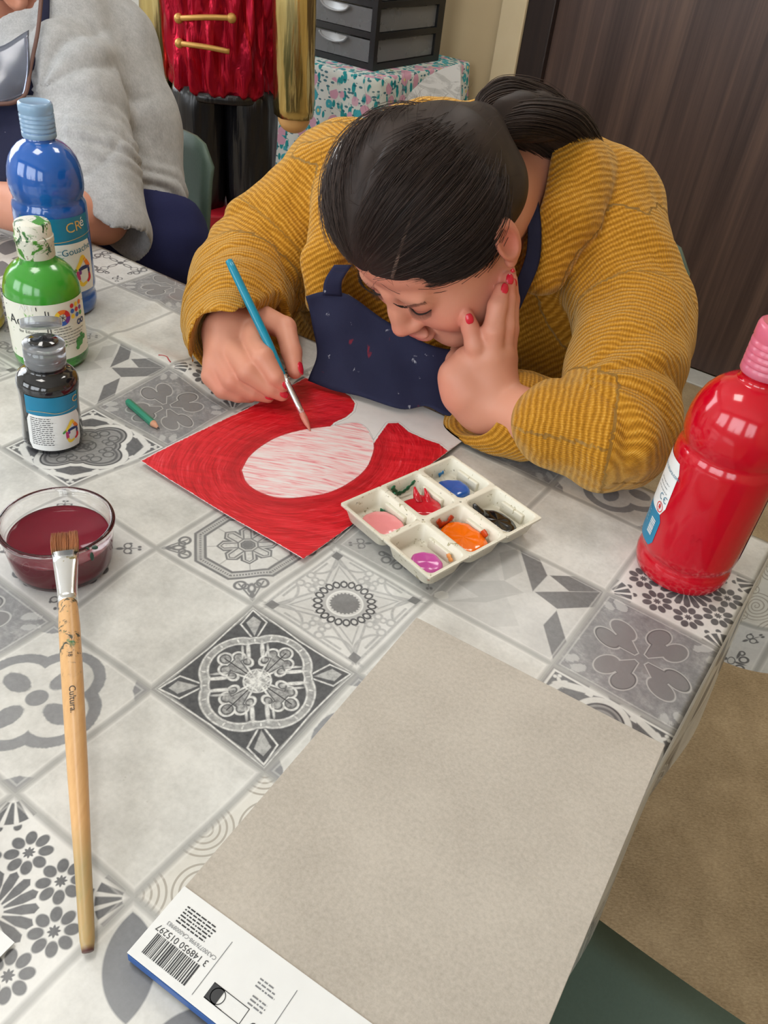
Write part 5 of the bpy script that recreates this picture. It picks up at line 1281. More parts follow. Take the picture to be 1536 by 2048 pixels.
def scalp_paths(n, m_, lift, seed, rough=.0012, edge=False):
    rs = np.random.RandomState(seed); x = rs.uniform(-1, 1, n); out = []
    starts = []
    while len(starts) < n:
        d = rs.normal(size=3); d /= np.linalg.norm(d); l = ctr + d * rad0; hl = .79 * l[1] - .61 * l[2] - .0335 + .016 * min(1, max(0, -l[0] / .06))
        if edge and not (-.004 < hl < .006): continue
        if (hl > -0.003 and not edge) or l[2] < -.048 + -.25 * (l[1] + .05): continue
        if abs(l[0]) > .055 and abs(l[1] + .012) < .022 and l[2] < .006: continue
        if rs.rand() > .25 and hl < -.05: continue
        starts.append(d)
    S = np.array(starts); t = np.linspace(0, 1, m_)[None, :, None]
    om = np.arccos(np.clip(S @ tgt, -.999, .999))[:, None, None]
    D = np.sin((1 - t) * om) / np.sin(om) * S[:, None] + np.sin(t * om) / np.sin(om) * tgt
    side = np.where(S[:, 0] > .05 / 1, 1, -1)[:, None]; push = np.sin(np.pi * t[..., 0]) * (.10 + .22 * np.exp(-(S[:, 0:1] / .35) ** 2)) * side * np.clip(1.1 + S[:, 1:2], 0, 1)
    D[..., 0] += push; D /= np.linalg.norm(D, axis=2, keepdims=True)
    lf = (lift + rs.uniform(-.5, 1, n) * rough)[:, None] + .0012 * np.sin(t[..., 0] * 9 + rs.uniform(0, 6.28, n)[:, None])
    if edge: lf = lf - .0105 * np.clip(1 - t[..., 0] / .22, 0, 1) ** 1.5
    L = ctr + D * (rad0 + lf[..., None]); return HC + L @ HM
P = scalp_paths(4200, 14, .0012, 3); rad_ = np.full(P.shape[:2], .00048) * np.interp(np.linspace(0, 1, 14), [0, .25, 1], [.1, .8, 1])[None]
V1, F1, t1 = strands(P, rad_, rs.uniform(.0, 1, len(P)))
P = scalp_paths(420, 14, .0042, 5, .004); P += rs.normal(size=(len(P), 1, 3)) * .0015 * np.linspace(0, 1, 14)[None, :, None] ; V2, F2, t2 = strands(P, np.full(P.shape[:2], .0003), rs.uniform(.3, 1, len(P)))
P = scalp_paths(900, 22, .0010, 9, .001, True)[:, :12]; V3, F3, t3 = strands(P, np.full(P.shape[:2], .00030) * np.interp(np.linspace(0, 1, 12), [0, .4, 1], [.15, 1, 1])[None], rs.uniform(0, 1, len(P)))
V = np.vstack([V1, V2, V3]); F4 = np.vstack([F1, F2 + len(V1), F3 + len(V1) + len(V2)])
tag(mobj('hair_strands', V - PB, F4.astype(np.int32), m_hair, person, True, attrs={'tone': np.concatenate([t1, t2, t3])}), kind='stuff')
# loose baby hair along the hairline and by the ear
fl = []; rs = np.random.RandomState(8)
for k in range(12):
    x = rs.uniform(-.060, .050); yz = rs.uniform(-.012, .004); y0 = .086 - abs(x) ** 1.7 * 5.0; z0 = .066 - abs(x) ** 1.7 * 6.8
    d = np.array([x, y0, z0]) - ctr; d = d / np.linalg.norm(d / rad0); p0 = ctr + d * .99
    dr = np.array([np.sign(x) * rs.uniform(.1, .9), rs.uniform(-.1, .5), rs.uniform(-1, -.1)]); dr /= np.linalg.norm(dr); ln_ = rs.uniform(.004, .010)
    pts = []
    for q_ in np.linspace(0, 1, 7):
        l = p0 + dr * ln_ * q_; e = (l - ctr) / rad0; ne = np.linalg.norm(e); l = ctr + (l - ctr) / max(ne, .001) * (1.0 + .02 * q_) if ne < 1.02 else l; pts.append(HC + l @ HM)
    fl.append(pts)
for k in range(170):       # fly-aways standing off the crown
    d = rs.normal(size=3); d[2] = abs(d[2]); d[1] -= .6; d /= np.linalg.norm(d); p0 = ctr + d * rad0 * 1.02; dr = d * .6 + rs.normal(size=3) * .6; dr[1] -= .5; dr /= np.linalg.norm(dr); ln_ = rs.uniform(.012, .035)
    fl.append([HC + (p0 + dr * ln_ * q_ + d * .004 * math.sin(3 * q_)) @ HM for q_ in np.linspace(0, 1, 7)])
P = np.array(fl); V, F4, t_ = strands(P, np.full(P.shape[:2], .00016) * np.linspace(1, .3, 7)[None], rs.uniform(.2, 1, len(P)))
tag(mobj('flyaway_hair', V - PB, F4.astype(np.int32), m_hair, person, True, attrs={'tone': t_}), kind='stuff')
# ponytail
pc_ = catmull([TP, dpt(985, 238, .845), dpt(1030, 230, .860), dpt(1095, 242, .888), dpt(1150, 275, .920), dpt(1195, 330, .960)], 5)
pr_ = np.interp(np.linspace(0, 1, len(pc_)), [0, .12, .35, .65, .9, 1], [.013, .020, .027, .027, .016, .006])
core = Sdf(); core.chain([p for p in pc_], [r * .78 for r in pr_], .01); core.disp = lambda p: (.003 * vnoise(p, .03, 4)).astype(np.float32)
V, F4 = core.mesh(.003); pony = pm('ponytail', V, F4, m_hair, attrs={'tone': .2 + .2 * vnoise(V, .02, 2)})
rs = np.random.RandomState(31); n = 2200; m_ = len(pc_); ang_ = rs.uniform(0, 6.28, n); rr_ = np.sqrt(rs.uniform(.35, 1.25, n)); cut = rs.uniform(.72, 1.0, n)
T = np.gradient(pc_, axis=0); T /= np.linalg.norm(T, axis=1, keepdims=True); B1_ = np.cross(T, np.array([.2, .3, 1.])); B1_ /= np.linalg.norm(B1_, axis=1, keepdims=True); B2_ = np.cross(T, B1_)
ts = np.linspace(0, 1, m_)
P = np.zeros((n, m_, 3))
for k in range(n):
    tt = ts * cut[k]; idx_ = tt * (m_ - 1); i0 = np.minimum(idx_.astype(int), m_ - 2); fr_ = (idx_ - i0)[:, None]
    c_ = pc_[i0] * (1 - fr_) + pc_[i0 + 1] * fr_; r_ = np.interp(tt, ts, pr_) * rr_[k] * (1 + .25 * np.sin(tt * 5 + ang_[k] * 3)); aa = ang_[k] + .5 * tt
    P[k] = c_ + (B1_[i0] * np.cos(aa)[:, None] + B2_[i0] * np.sin(aa)[:, None]) * r_[:, None] + np.array([.004, .002, -.006]) * (tt ** 2)[:, None] * rs.normal()
V, F4, t_ = strands(P, np.full(P.shape[:2], .00050) * np.linspace(1, .5, m_)[None], rs.uniform(0, 1, n))
tag(mobj('ponytail_strands', V - PB, F4.astype(np.int32), m_hair, person, True, attrs={'tone': t_}), kind='stuff')
m_tie = simple('black_hair_tie', srgb(24, 22, 24), .7); a_ = HM[1]; 
tie = MB(); e1_ = np.cross(T[0], [0, 0, 1.]); e1_ /= np.linalg.norm(e1_); e2_ = np.cross(T[0], e1_); tie.tube([pc_[0] + (e1_ * math.cos(u) + e2_ * math.sin(u)) * .0195 for u in np.linspace(0, 2 * math.pi, 25)], .005, 8, False)
tie.v = [tuple(np.array(v) - PB) for v in tie.v]; tie.build('hair_tie', m_tie, person)
m_clip = simple('silver_hair_clip', (.72, .72, .74), .25, .5, 1); 
for c0, c1_ in (((-.040, .012, .112), (-.052, -.020, .103)), ((-.047, .016, .106), (-.058, -.010, .097))):
    mb = MB(); pts = [ctr + (np.array(c0) * (1 - u) + np.array(c1_) * u - ctr) * 1.0 for u in np.linspace(0, 1, 6)]; pts = [ctr + (l - ctr) / np.linalg.norm((l - ctr) / rad0) * 1.035 for l in pts]
    mb.tube([HC + l @ HM for l in pts], .0008, 6); mb.v = [tuple(np.array(v) - PB) for v in mb.v]; mb.build('hair_clip', m_clip, person)
# the parting: a line of scalp between the combed halves
def on_hair(px, py, k=1.0):
    o_ = tol(CAM) - ctr; d_ = (ray(px, py) @ HM.T); a_ = ((d_ / (rad0 * k)) ** 2).sum(); b__ = (o_ * d_ / (rad0 * k) ** 2).sum(); c__ = ((o_ / (rad0 * k)) ** 2).sum() - 1
    t_ = (-b__ - math.sqrt(max(0, b__ * b__ - a_ * c__))) / a_; return CAM + ray(px, py) * t_
m_scalp = simple('scalp_parting', srgb(126, 104, 92), .7, .2, var=.25, scale=260)
part = catmull([on_hair(*q, 1.008) for q in ((868, 362), (852, 395), (828, 425), (812, 462), (800, 500), (790, 535), (784, 556))], 5)
mb = MB(); rp = random.Random(2); mb.tube(part, [.0004 + .0019 * (k / len(part)) ** .7 * rp.uniform(.75, 1.25) for k in range(len(part))], 6, True, 0, .25, HC - part[0]); mb.v = [tuple(np.array(v) - PB) for v in mb.v]; mb.build('hair_parting', m_scalp, person)
mb = MB(); mb.lathe([(0, -.002), (.0028, 0), (0, .003)], 12); ec = hd(.083, .004, -.042); mb.v = [tuple(np.array(v) + ec - PB) for v in mb.v]; mb.build('earring', m_nail, person)
# --- mustard cardigan
card = Sdf()
C_R = onz(462, 690, .806); C_L = dpt(918, 858, .935); CN_L = -.50 * RW[0] - .50 * RW[1] - .70 * RW[2]; CN_L = CN_L / np.linalg.norm(CN_L); CP_L = dpt(955, 815, .905)
TC = dpt(1105, 590, 1.075); TB = np.array([.17, 1.24, .63])
card.chain([S_R, M_R, E_R], [.082, .072, .066], .02)
card.chain([E_R, E_R + (C_R - E_R) * .55, C_R], [.066, .058, .047], .02)
back = (S_R + S_L) / 2
card.chain([S_R, dpt(860, 335, 1.13), dpt(1010, 345, 1.10), S_L], [.080, .080, .085, .078], .03)
card.chain([back + np.array([0, .05, -.075]), np.array([.13, 1.15, .76]), TB], [.125, .145, .150], .03)
card.ell(dpt(800, 570, 1.19), (.19, .13, .19), np.array([IH, JH, [0, 0, 1.]]), .03)
card.ell(TC, (.125, .095, .125), np.array([IH, JH, [0, 0, 1.]]), .03)
nL = len(card.p)
card.chain([S_L, M_L, E_L], [.076, .066, .060], .012)
FM_L = onz(1112, 848, .805)
card.chain([E_L, FM_L], [.060, .047], .010)
# collar rolled round the neck
card.chain([dpt(905, 262, 1.06), dpt(1010, 275, 1.02), dpt(1110, 305, .965), dpt(1150, 350, .935), dpt(1130, 440, .925), dpt(1085, 545, .935)], [.026, .032, .040, .046, .042, .026], .004)
card.chain([dpt(1150, 300, .99), dpt(1195, 350, .965), dpt(1175, 410, .95)], [.024, .034, .022], .004)
card.chain([dpt(690, 340, 1.04), dpt(668, 430, 1.0), dpt(655, 520, .985), dpt(640, 600, .985)], [.030, .030, .026, .020], .008)
# sleeve openings
dR = (C_R - E_R) / np.linalg.norm(C_R - E_R); dL = (C_L - FM_L) / np.linalg.norm(C_L - FM_L)
card.cone(C_R - dR * .04, C_R + dR * .08, .0410, .048, .003, 's')
def cut(c, d, lo=-.0, R_=.09):
    c = c.astype(np.float32); d = d.astype(np.float32)
    return lambda p: np.maximum(-((p - c) @ d), np.sqrt(((p - c - ((p - c) @ d)[:, None] * d) ** 2).sum(1)) - R_).astype(np.float32)
q1_, q2_, q3_ = onz(402, 744, .785), onz(478, 620, .852), onz(556, 606, .812); nR = np.cross(q2_ - q1_, q3_ - q1_); nR = nR / np.linalg.norm(nR); nR = nR if nR @ dR > 0 else -nR; card.fn(cut(q1_ * .34 + q2_ * .33 + q3_ * .33, nR, R_=.085), C_R - .14, C_R + .14, .004, 's')
card.ell(HC, (.10, .12, .125), HM, .01, 's')                       # room for the head and neck
card.cone(hd(0, -.040, -.050), NB + np.array([0, 0, .02]), .060, .060, .006, 's')
card.fn(lambda p: (p[:, 2] - (ZT + .0042)).astype(np.float32) + np.where(p @ JH.astype(np.float32) > bF + .012, 1.0, 0).astype(np.float32), np.array([-2, -2, 0.]), np.array([2, 2, ZT + .0042]), .004, 's')
KC = dpt(1125, 772, .90).astype(np.float32)
ax1 = ray(768, 1024); ax1 = (ax1 / np.linalg.norm(ax1)).astype(np.float32); sx_ = RW[0].astype(np.float32); sy_ = RW[1].astype(np.float32)
dRf = dR.astype(np.float32); dUR = ((E_R - S_R) / np.linalg.norm(E_R - S_R)).astype(np.float32)
def folds(p):
    n = vnoise(p, .10, 7); o = .0045 * vnoise(p, .075, 9) + .0014 * vnoise(p, .03, 10)
    # bunched rings on the right sleeve
    s = (p - E_R.astype(np.float32)) @ dRf; m1 = np.exp(-(np.linalg.norm(p - (E_R + C_R).astype(np.float32) / 2, axis=1) / .085) ** 4)
    o = o - m1 * .0058 * np.abs(np.sin(s * 95 + 2.2 * n)) ** .8
    s2 = (p - S_R.astype(np.float32)) @ dUR; m2 = np.exp(-(np.linalg.norm(p - M_R.astype(np.float32), axis=1) / .10) ** 4); o = o - m2 * .0085 * np.abs(np.sin(s2 * 48 + 2.6 * n))
    # folds fanning from the crook of the left elbow
    v = p - KC; ang = np.arctan2(v @ sy_, v @ sx_); rr = np.sqrt((v @ sx_) ** 2 + (v @ sy_) ** 2)
    m3 = np.exp(-((rr - .07) / .07) ** 2) * (np.cos(ang - .5) > -.2) * np.clip(np.cos(ang - .45) + .2, 0, 1)
    o = o - m3 * .0090 * np.abs(np.sin(ang * 5.5 + 1.2 * n)) ** 1.2
    return o.astype(np.float32)
card.disp = folds
cV, cF_ = card.mesh(.0033)
# knit coordinates: along and around whichever tube is nearest
def along_chain(V, pts, s0=0.0):
    best = np.full(len(V), 9.0); S = np.zeros(len(V)); A_ = np.zeros(len(V)); acc = s0
    for a, b_ in zip(pts[:-1], pts[1:]):
        d = b_ - a; L = np.linalg.norm(d); d = d / L; t = np.clip((V - a) @ d, 0, L); q_ = V - a - t[:, None] * d; r = np.linalg.norm(q_, axis=1)
        u = np.cross(d, [0.3, .2, 1.]); u /= np.linalg.norm(u); w_ = np.cross(d, u); an = np.arctan2(q_ @ w_, q_ @ u)
        m = r < best; best = np.where(m, r, best); S = np.where(m, acc + (V - a) @ d, S); A_ = np.where(m, an * .055, A_); acc += L
    return best, S, A_
cand = [along_chain(cV, [S_R, M_R, E_R, C_R]), along_chain(cV, [S_L + np.array([.0, -.01, -.03]), M_L, E_L, FM_L])]
tors = (np.linalg.norm((cV - TC) / np.array([1.2, 1.1, 1.4]), axis=1) - .03, None, None)
ds = np.stack([cand[0][0], cand[1][0]], 1); side = ds.argmin(1)
s_ = np.where(side == 0, cand[0][1], cand[1][1]); a_ = np.where(side == 0, cand[0][2], cand[1][2]); dmin = ds.min(1)
# torso: rows run down the body
tx = sx_ * .35 + sy_ * .9; tt = (cV - TC) @ tx; ta = (cV - TC) @ (sx_ * .9 - sy_ * .35)
ist = dmin > .088; s_ = np.where(ist, tt + .5, s_); a_ = np.where(ist, ta, a_)
m_knit = Mat('mustard_chenille_knit', rough=.85, spec=.15, Sheen_Weight=.5, Sheen_Roughness=.4, Sheen_Tint=(1, .8, .4, 1))
ks = m_knit.attr('row'); ka = m_knit.attr('wale'); kv = m_knit.coord('Object'); kn = m_knit.noise(kv, 45, 3); kf = m_knit.noise(kv, 420, 3, .7); kb = m_knit.noise(kv, 130, 3)
rows = ((ks * (2 * math.pi / .0062) + kn * 7.0 + kb * 1.5).sin() * .5 + .5); wal = ((ka * (2 * math.pi / .0024) + kb * 3.0 + ks * 8).sin() * .5 + .5)
hgt = rows * .55 + wal * .20 + kf * .45
kc = m_knit.ramp(hgt * .62 + kf * .22 + kn * .12, [(.22, srgb(136, 88, 16)), (.50, srgb(172, 116, 28)), (.70, srgb(194, 138, 44)), (.90, srgb(218, 170, 84))])
m_knit.set('Base Color', kc); m_knit.bump(hgt, .75, .0022)
cardo = pm('cardigan', cV, cF_, m_knit, attrs={'row': s_, 'wale': a_})

# the turned back left cuff, an open loop of knit round the wrist
CR = [[(1030, 746, .895), (1020, 800, .868), (992, 850, .868), (962, 873, .884), (915, 869, .912), (899, 846, .925), (912, 820, .935), (955, 785, .930), (1000, 752, .915)],
      [(1048, 744, .895), (1036, 806, .862), (1010, 864, .862), (968, 890, .880), (910, 882, .912), (887, 850, .928), (900, 813, .945), (950, 775, .945), (1005, 742, .925)],
      [(1075, 750, .897), (1064, 820, .858), (1040, 884, .860), (992, 908, .880), (930, 897, .915), (916, 850, .945), (938, 803, .957), (990, 762, .957), (1040, 742, .930)],
      [(1122, 772, .897), (1116, 832, .860), (1096, 898, .862), (1048, 924, .880), (990, 908, .920), (978, 850, .955), (1000, 800, .965), (1050, 768, .960), (1095, 756, .930)],
      [(1155, 790, .900), (1150, 840, .870), (1130, 890, .872), (1090, 905, .885), (1050, 895, .920), (1040, 850, .945), (1055, 810, .950), (1090, 790, .945), (1125, 778, .925)]]
Rg = []
for r_ in CR:
    P_ = np.array([dpt(*q_) for q_ in r_]); n_ = len(P_); Q_ = []
    for k in range(n_):
        for u in range(8):
            t_ = u / 8; p0, p1, p2, p3 = P_[k - 1], P_[k], P_[(k + 1) % n_], P_[(k + 2) % n_]; Q_.append(.5 * (2 * p1 + (p2 - p0) * t_ + (2 * p0 - 5 * p1 + 4 * p2 - p3) * t_ * t_ + (3 * p1 - p0 - 3 * p2 + p3) * t_ ** 3))
    Rg.append(np.array(Q_))
c0_ = Rg[0].mean(0); dep_ = Rg[2].mean(0) - c0_; inner = [c0_ + (Rg[0] - c0_) * s__ + dep_ * f__ for s__, f__ in ((.985, -.05), (.955, .0), (.93, .12), (.90, .45), (.80, .9))][::-1]
mid_ = [Rg[0] * (1 - t_) + Rg[1] * t_ + (Rg[1] - Rg[0]) * .25 * math.sin(math.pi * t_) for t_ in (0, .25, .5, .75)]
outer = mid_ + [Rg[1] * (1 - t_) + Rg[2] * t_ for t_ in np.linspace(0, 1, 6)[:-1]] + [Rg[2] * (1 - t_) + Rg[3] * t_ for t_ in np.linspace(0, 1, 6)[:-1]] + [Rg[3] * (1 - t_) + Rg[4] * t_ for t_ in np.linspace(0, 1, 4)]
allr = np.array(inner + outer); nr, ns = allr.shape[:2]; Lr = np.concatenate([[0], np.cumsum(np.linalg.norm(np.diff(allr, axis=0), axis=2).mean(1))])
Vc = allr.reshape(-1, 3); Vc = Vc + (.0022 * vnoise(Vc, .035, 12))[:, None] * np.array([-.3, -.6, .6]); ixc = np.arange(nr * ns).reshape(nr, ns)
Fc_ = np.stack([ixc[:-1].ravel(), np.roll(ixc, -1, 1)[:-1].ravel(), np.roll(ixc, -1, 1)[1:].ravel(), ixc[1:].ravel()], 1)
Vc[:, 2] = np.maximum(Vc[:, 2], ZT + .0045)
pm('cuff', Vc, Fc_, m_knit, attrs={'row': np.repeat(Lr, ns), 'wale': np.tile(np.linspace(0, .3, ns), nr)})
# trousers and shoes under the table
trw = Sdf(); hp_ = np.array([.17, 1.25, .545])
for sx in (-1, 1):
    h_ = hp_ + IH * .085 * sx; k_ = h_ - JH * .40 + np.array([0, 0, -.03]) + IH * .02 * sx; f_ = k_ + JH * .03; f_[2] = .10
    trw.chain([h_, k_, f_], [.085, .066, .052], .02); so_ = Sdf(); so_.chain([np.array([f_[0], f_[1], .045]), np.array([f_[0], f_[1], .038]) - JH * .14], [.042, .034], .02); so_.cone((f_[0], f_[1], .05), (f_[0], f_[1], .11), .042, .040, .01)
    so_.fn(lambda p: (p[:, 2] - .002).astype(np.float32), np.array([-9, -9, -1]), np.array([9, 9, .002]), .004, 's'); V, F4 = so_.mesh(.006); pm('shoe', V, F4, simple('black_shoe', srgb(34, 34, 38), .55))
trw.cone(hp_ - IH * .085, hp_ + IH * .085, .088, .088, .02); V, F4 = trw.mesh(.007); pm('trousers', V, F4, simple('dark_trousers', srgb(40, 42, 52), .85, .2))

# --- navy apron: bib spilling over the table edge, straps
m_navy = Mat('navy_apron_cotton', rough=.8, spec=.2); nv = m_navy.coord('Object'); n1 = m_navy.noise(nv, 14, 4); n2 = m_navy.noise(nv, 900, 2)
ncol = m_navy.mix(n1 * .7 + n2 * .3, srgb(28, 30, 52), srgb(44, 47, 74)); ncol = m_navy.mix(((m_navy.noise(nv, 70, 4, .6, .4) - .67) * 25).clamp(), ncol, srgb(150, 152, 160)); ncol = m_navy.mix(((m_navy.noise(m_navy.coord('Object', (1, 1, .4)), 55, 3) - .70) * 25).clamp(), ncol, srgb(116, 36, 50))
m_navy.set('Base Color', ncol); m_navy.bump(n2, .2, .0006)
def patch(name, ctrl, mat, n=8, thick=.0016, wav=0.0, seed=0, parent=person):
    """smooth sheet through a grid of world points"""
    rows_ = [catmull(r, n) for r in ctrl]; cols = np.array(rows_).transpose(1, 0, 2); G = np.array([catmull(c, n) for c in cols]).transpose(1, 0, 2)
    if wav: G = G + (wav * vnoise(G.reshape(-1, 3), .06, seed)).reshape(G.shape[:2])[..., None] * np.array([-.3, -.7, .6])
    a, b_ = G.shape[:2]; ix = np.arange(a * b_).reshape(a, b_); Fq = np.stack([ix[:-1, :-1].ravel(), ix[1:, :-1].ravel(), ix[1:, 1:].ravel(), ix[:-1, 1:].ravel()], 1)
    o = mobj(name, G.reshape(-1, 3) - PB if parent is person else G.reshape(-1, 3), Fq, mat, parent); q_ = o.modifiers.new('thickness', 'SOLIDIFY'); q_.thickness = thick; q_.offset = 0; return o
Zr = lambda *a: [onz(*p) for p in a]
apron = patch('apron', [Zr((610, 592, .850), (650, 583, .853), (700, 592, .850), (770, 640, .832), (860, 690, .815), (940, 700, .810), (1012, 684, .815)),
               Zr((626, 650, .815), (665, 648, .822), (712, 660, .818), (790, 705, .802), (870, 745, .790), (945, 745, .790), (1014, 716, .800)),
               Zr((634, 712, .783), (675, 716, .788), (720, 730, .784), (800, 770, .776), (870, 785, .774), (940, 785, .776), (1012, 748, .785)),
               Zr((617, 762, .7605), (665, 780, .7605), (722, 793, .7605), (800, 817, .7600), (852, 812, .7640), (905, 832, .7600), (985, 805, .7650))], m_navy, 7, .0018, .0036, 3)
patch('apron_strap', [Zr((668, 530, .888), (704, 530, .892)), Zr((650, 560, .868), (684, 562, .872)), Zr((645, 590, .850), (684, 592, .850))], m_navy, 5)
patch('apron_strap', [[dpt(1052, 395, .895), dpt(1076, 400, .900)], [dpt(1056, 450, .890), dpt(1082, 458, .897)], [dpt(1052, 510, .893), dpt(1078, 525, .900)], [dpt(1030, 570, .905), dpt(1052, 590, .910)], [dpt(1008, 620, .925), dpt(1030, 640, .93)]], m_navy, 6)
m_top = Mat('silver_sequin_trim', (.6, .6, .55), .3, .5, .8); tv = m_top.voro(m_top.coord('Object'), 420, out='Color'); m_top.set('Base Color', m_top.mix(m_top.voro(m_top.coord('Object'), 420), srgb(60, 54, 44), srgb(190, 186, 176)))
patch('top_neckline', [Zr((696, 588, .842), (740, 622, .830), (790, 655, .815)), Zr((704, 606, .832), (738, 634, .822), (780, 662, .808))], m_top, 6)

# --- the brush she holds
tip = onz(621, 862, ZT + .0045); d_ = ray(457, 520); d_ /= np.linalg.norm(d_); w_ = CAM - tip; bq = w_ @ d_; Lq = .206; Dq = bq * bq - (w_ @ w_ - Lq * Lq); topP = CAM + d_ * (-bq + math.sqrt(max(Dq, 0)))
hb_ = thing('round_paintbrush', 'thin turquoise paintbrush held in the right hand, tip on the painting', 'brush', tip)
bd_ = (topP - tip) / np.linalg.norm(topP - tip)
def tby(y):
    lo, hi = 0., Lq
    for _ in range(40):
        m = (lo + hi) / 2
        if pjx(tip + bd_ * m)[1] > y: lo = m
        else: hi = m
    return lo
l1, l2, l3 = tby(826), tby(750), Lq
m_teal = stained('turquoise_lacquer', srgb(14, 132, 160), [(srgb(90, 60, 90), .70, 60)], rough=.25)
MB().tube([bd_ * l for l in (l2 - .002, l2 + .01, l2 + .035, l2 + .06, l3 - .01, l3 - .001, l3)], [.0028, .0032, .0046, .0048, .0044, .0040, .0024], 14).build('handle', m_teal, hb_)
MB().tube([bd_ * l for l in (l1, l1 + .01, l2 - .012, l2)], [.0034, .0036, .0032, .0030], 14).build('ferrule', m_ferr, hb_)
m_tipb = simple('bristle_tip_pink', srgb(196, 118, 100), .45)
MB().tube([bd_ * l for l in (0, .003, .009, l1 * .7, l1 + .002)], [.0004, .0014, .0030, .0036, .0032], 12).build('bristles', m_tipb, hb_)
# ================================================================== the person in grey at the far side
man = thing('person', 'person in grey T-shirt and navy trousers sitting beside the blue bottle', 'person', R3(-1.25, 1.0, 0))
MBs = np.array(man.location)
def pm2(name, V, Fq, mat, **kw): return mobj(name, np.asarray(V) - MBs, Fq, mat, man, **kw)
MH = dpt(-22, -48, 1.30); MF = np.array([-.70, -.38, -.58]); MF /= np.linalg.norm(MF); MU = np.array([-.35, -.35, .85]); MU -= MF * (MU @ MF); MU /= np.linalg.norm(MU); ML = np.cross(MU, MF); MM = np.array([ML, MF, MU])
def hd2(x, y, z): return MH + 1.05 * (x * ML + y * MF + z * MU)
b2 = Sdf(); head_prims(b2, hd2, MM, ML, MF, MU)
N2 = dpt(115, -25, 1.40); SH2 = dpt(120, 195, 1.295); EL2 = dpt(200, 432, 1.255); WR2_ = onz(-30, 405, .795); HA2 = onz(-120, 395, .785)
b2.cone(hd2(0, -.04, -.05), N2, .055, .065, .02); b2.chain([N2, dpt(200, 140, 1.44), dpt(245, 300, 1.44), dpt(265, 450, 1.44)], [.06, .07, .07, .08], .03)
b2.chain([N2, SH2, dpt(168, 330, 1.275), EL2, onz(90, 425, .80), WR2_], [.05, .048, .042, .039, .038, .030], .015)
b2.chain([WR2_, HA2], [.030, .028], .012)
for k in range(4): b2.chain([HA2, HA2 + np.array([-.03, -.018 + .012 * k, -.006]), HA2 + np.array([-.06, -.022 + .014 * k, -.018])], [.012, .0095, .0075], .004)
b2.chain([HA2 + np.array([.01, -.02, 0]), HA2 + np.array([-.02, -.045, -.006]), HA2 + np.array([-.04, -.05, -.012])], [.013, .011, .008], .004)
HIP = dpt(282, 492, 1.45); K1 = R3(-1.22, .62, .50); K2 = R3(-1.42, .62, .50)
b2.chain([HIP, K1, R3(-1.22, .60, .10)], [.085, .055, .04], .02); b2.chain([HIP + R3(-.17, 0), K2, R3(-1.42, .60, .10)], [.085, .055, .04], .02); b2.cone(HIP, HIP + R3(-.17, 0), .09, .09, .02)
V, F4 = b2.mesh(.0034); tint = np.tile(np.array(srgb(206, 146, 122)), (len(V), 1))
pm2('body', V, F4, m_skin, attrs={'tint': np.column_stack([tint, np.ones(len(V))])})
hc2 = Sdf(); hc2.ell(hd2(0, -.014, .036), (.083, .104, .094), MM, .01)
hc2.fn(lambda p: -(((p - MH) @ MM.T) @ np.array([0, .79, -.61]) - .03).astype(np.float32), MH - .3, MH + .3, .006, 's'); hc2.fn(lambda p: (((p - MH) @ MM.T)[:, 2] + .03).astype(np.float32), MH - .3, MH + .3, .006, 's')
hc2.disp = lambda p: (.0015 * vnoise(p, .012, 3)).astype(np.float32)
V, F4 = hc2.mesh(.003); pm2('hair', V, F4, m_hair, attrs={'tone': .3 + .2 * vnoise(V, .02, 2)})
# grey T-shirt
sh = Sdf(); SE = dpt(216, 462, 1.262)
sh.chain([dpt(105, -45, 1.42), dpt(190, 110, 1.45), dpt(232, 260, 1.455), dpt(252, 392, 1.46)], [.074, .107, .108, .104], .03)
sh.cone(dpt(120, 40, 1.36), dpt(150, 150, 1.36), .085, .09, .03); sh.cone(dpt(60, 60, 1.36), dpt(60, 220, 1.34), .075, .09, .03)
sh.chain([dpt(135, 175, 1.315), dpt(170, 310, 1.285), SE], [.086, .074, .066], .012)
dS = SE - dpt(170, 310, 1.285); dS /= np.linalg.norm(dS); nS = (.80 * RW[1] - .55 * RW[0] - .1 * RW[2]); nS /= np.linalg.norm(nS)
sh.cone(SE - dS * .05, SE + dS * .06, .050, .056, .003, 's'); sh.fn(cut(dpt(214, 470, 1.262), nS, R_=.072), SE - .14, SE + .14, .003, 's')
sh.cone(hd2(0, -.04, -.05), N2, .062, .07, .006, 's'); sh.ell(MH, (.10, .12, .13), MM, .006, 's')
WA = dpt(262, 412, 1.46); sh.fn(lambda p: np.where(np.linalg.norm(p - WA.astype(np.float32), axis=1) < .20, (p @ RW[1].astype(np.float32)) - float(WA @ RW[1]), 1.0).astype(np.float32) * -1, WA - .2, WA + .2, .003, 'u') if False else None
s0 = dpt(150, 150, 1.3).astype(np.float32); dfl = (RW[0] * .35 - RW[1] * .2); AR = dpt(95, 205, 1.25).astype(np.float32)
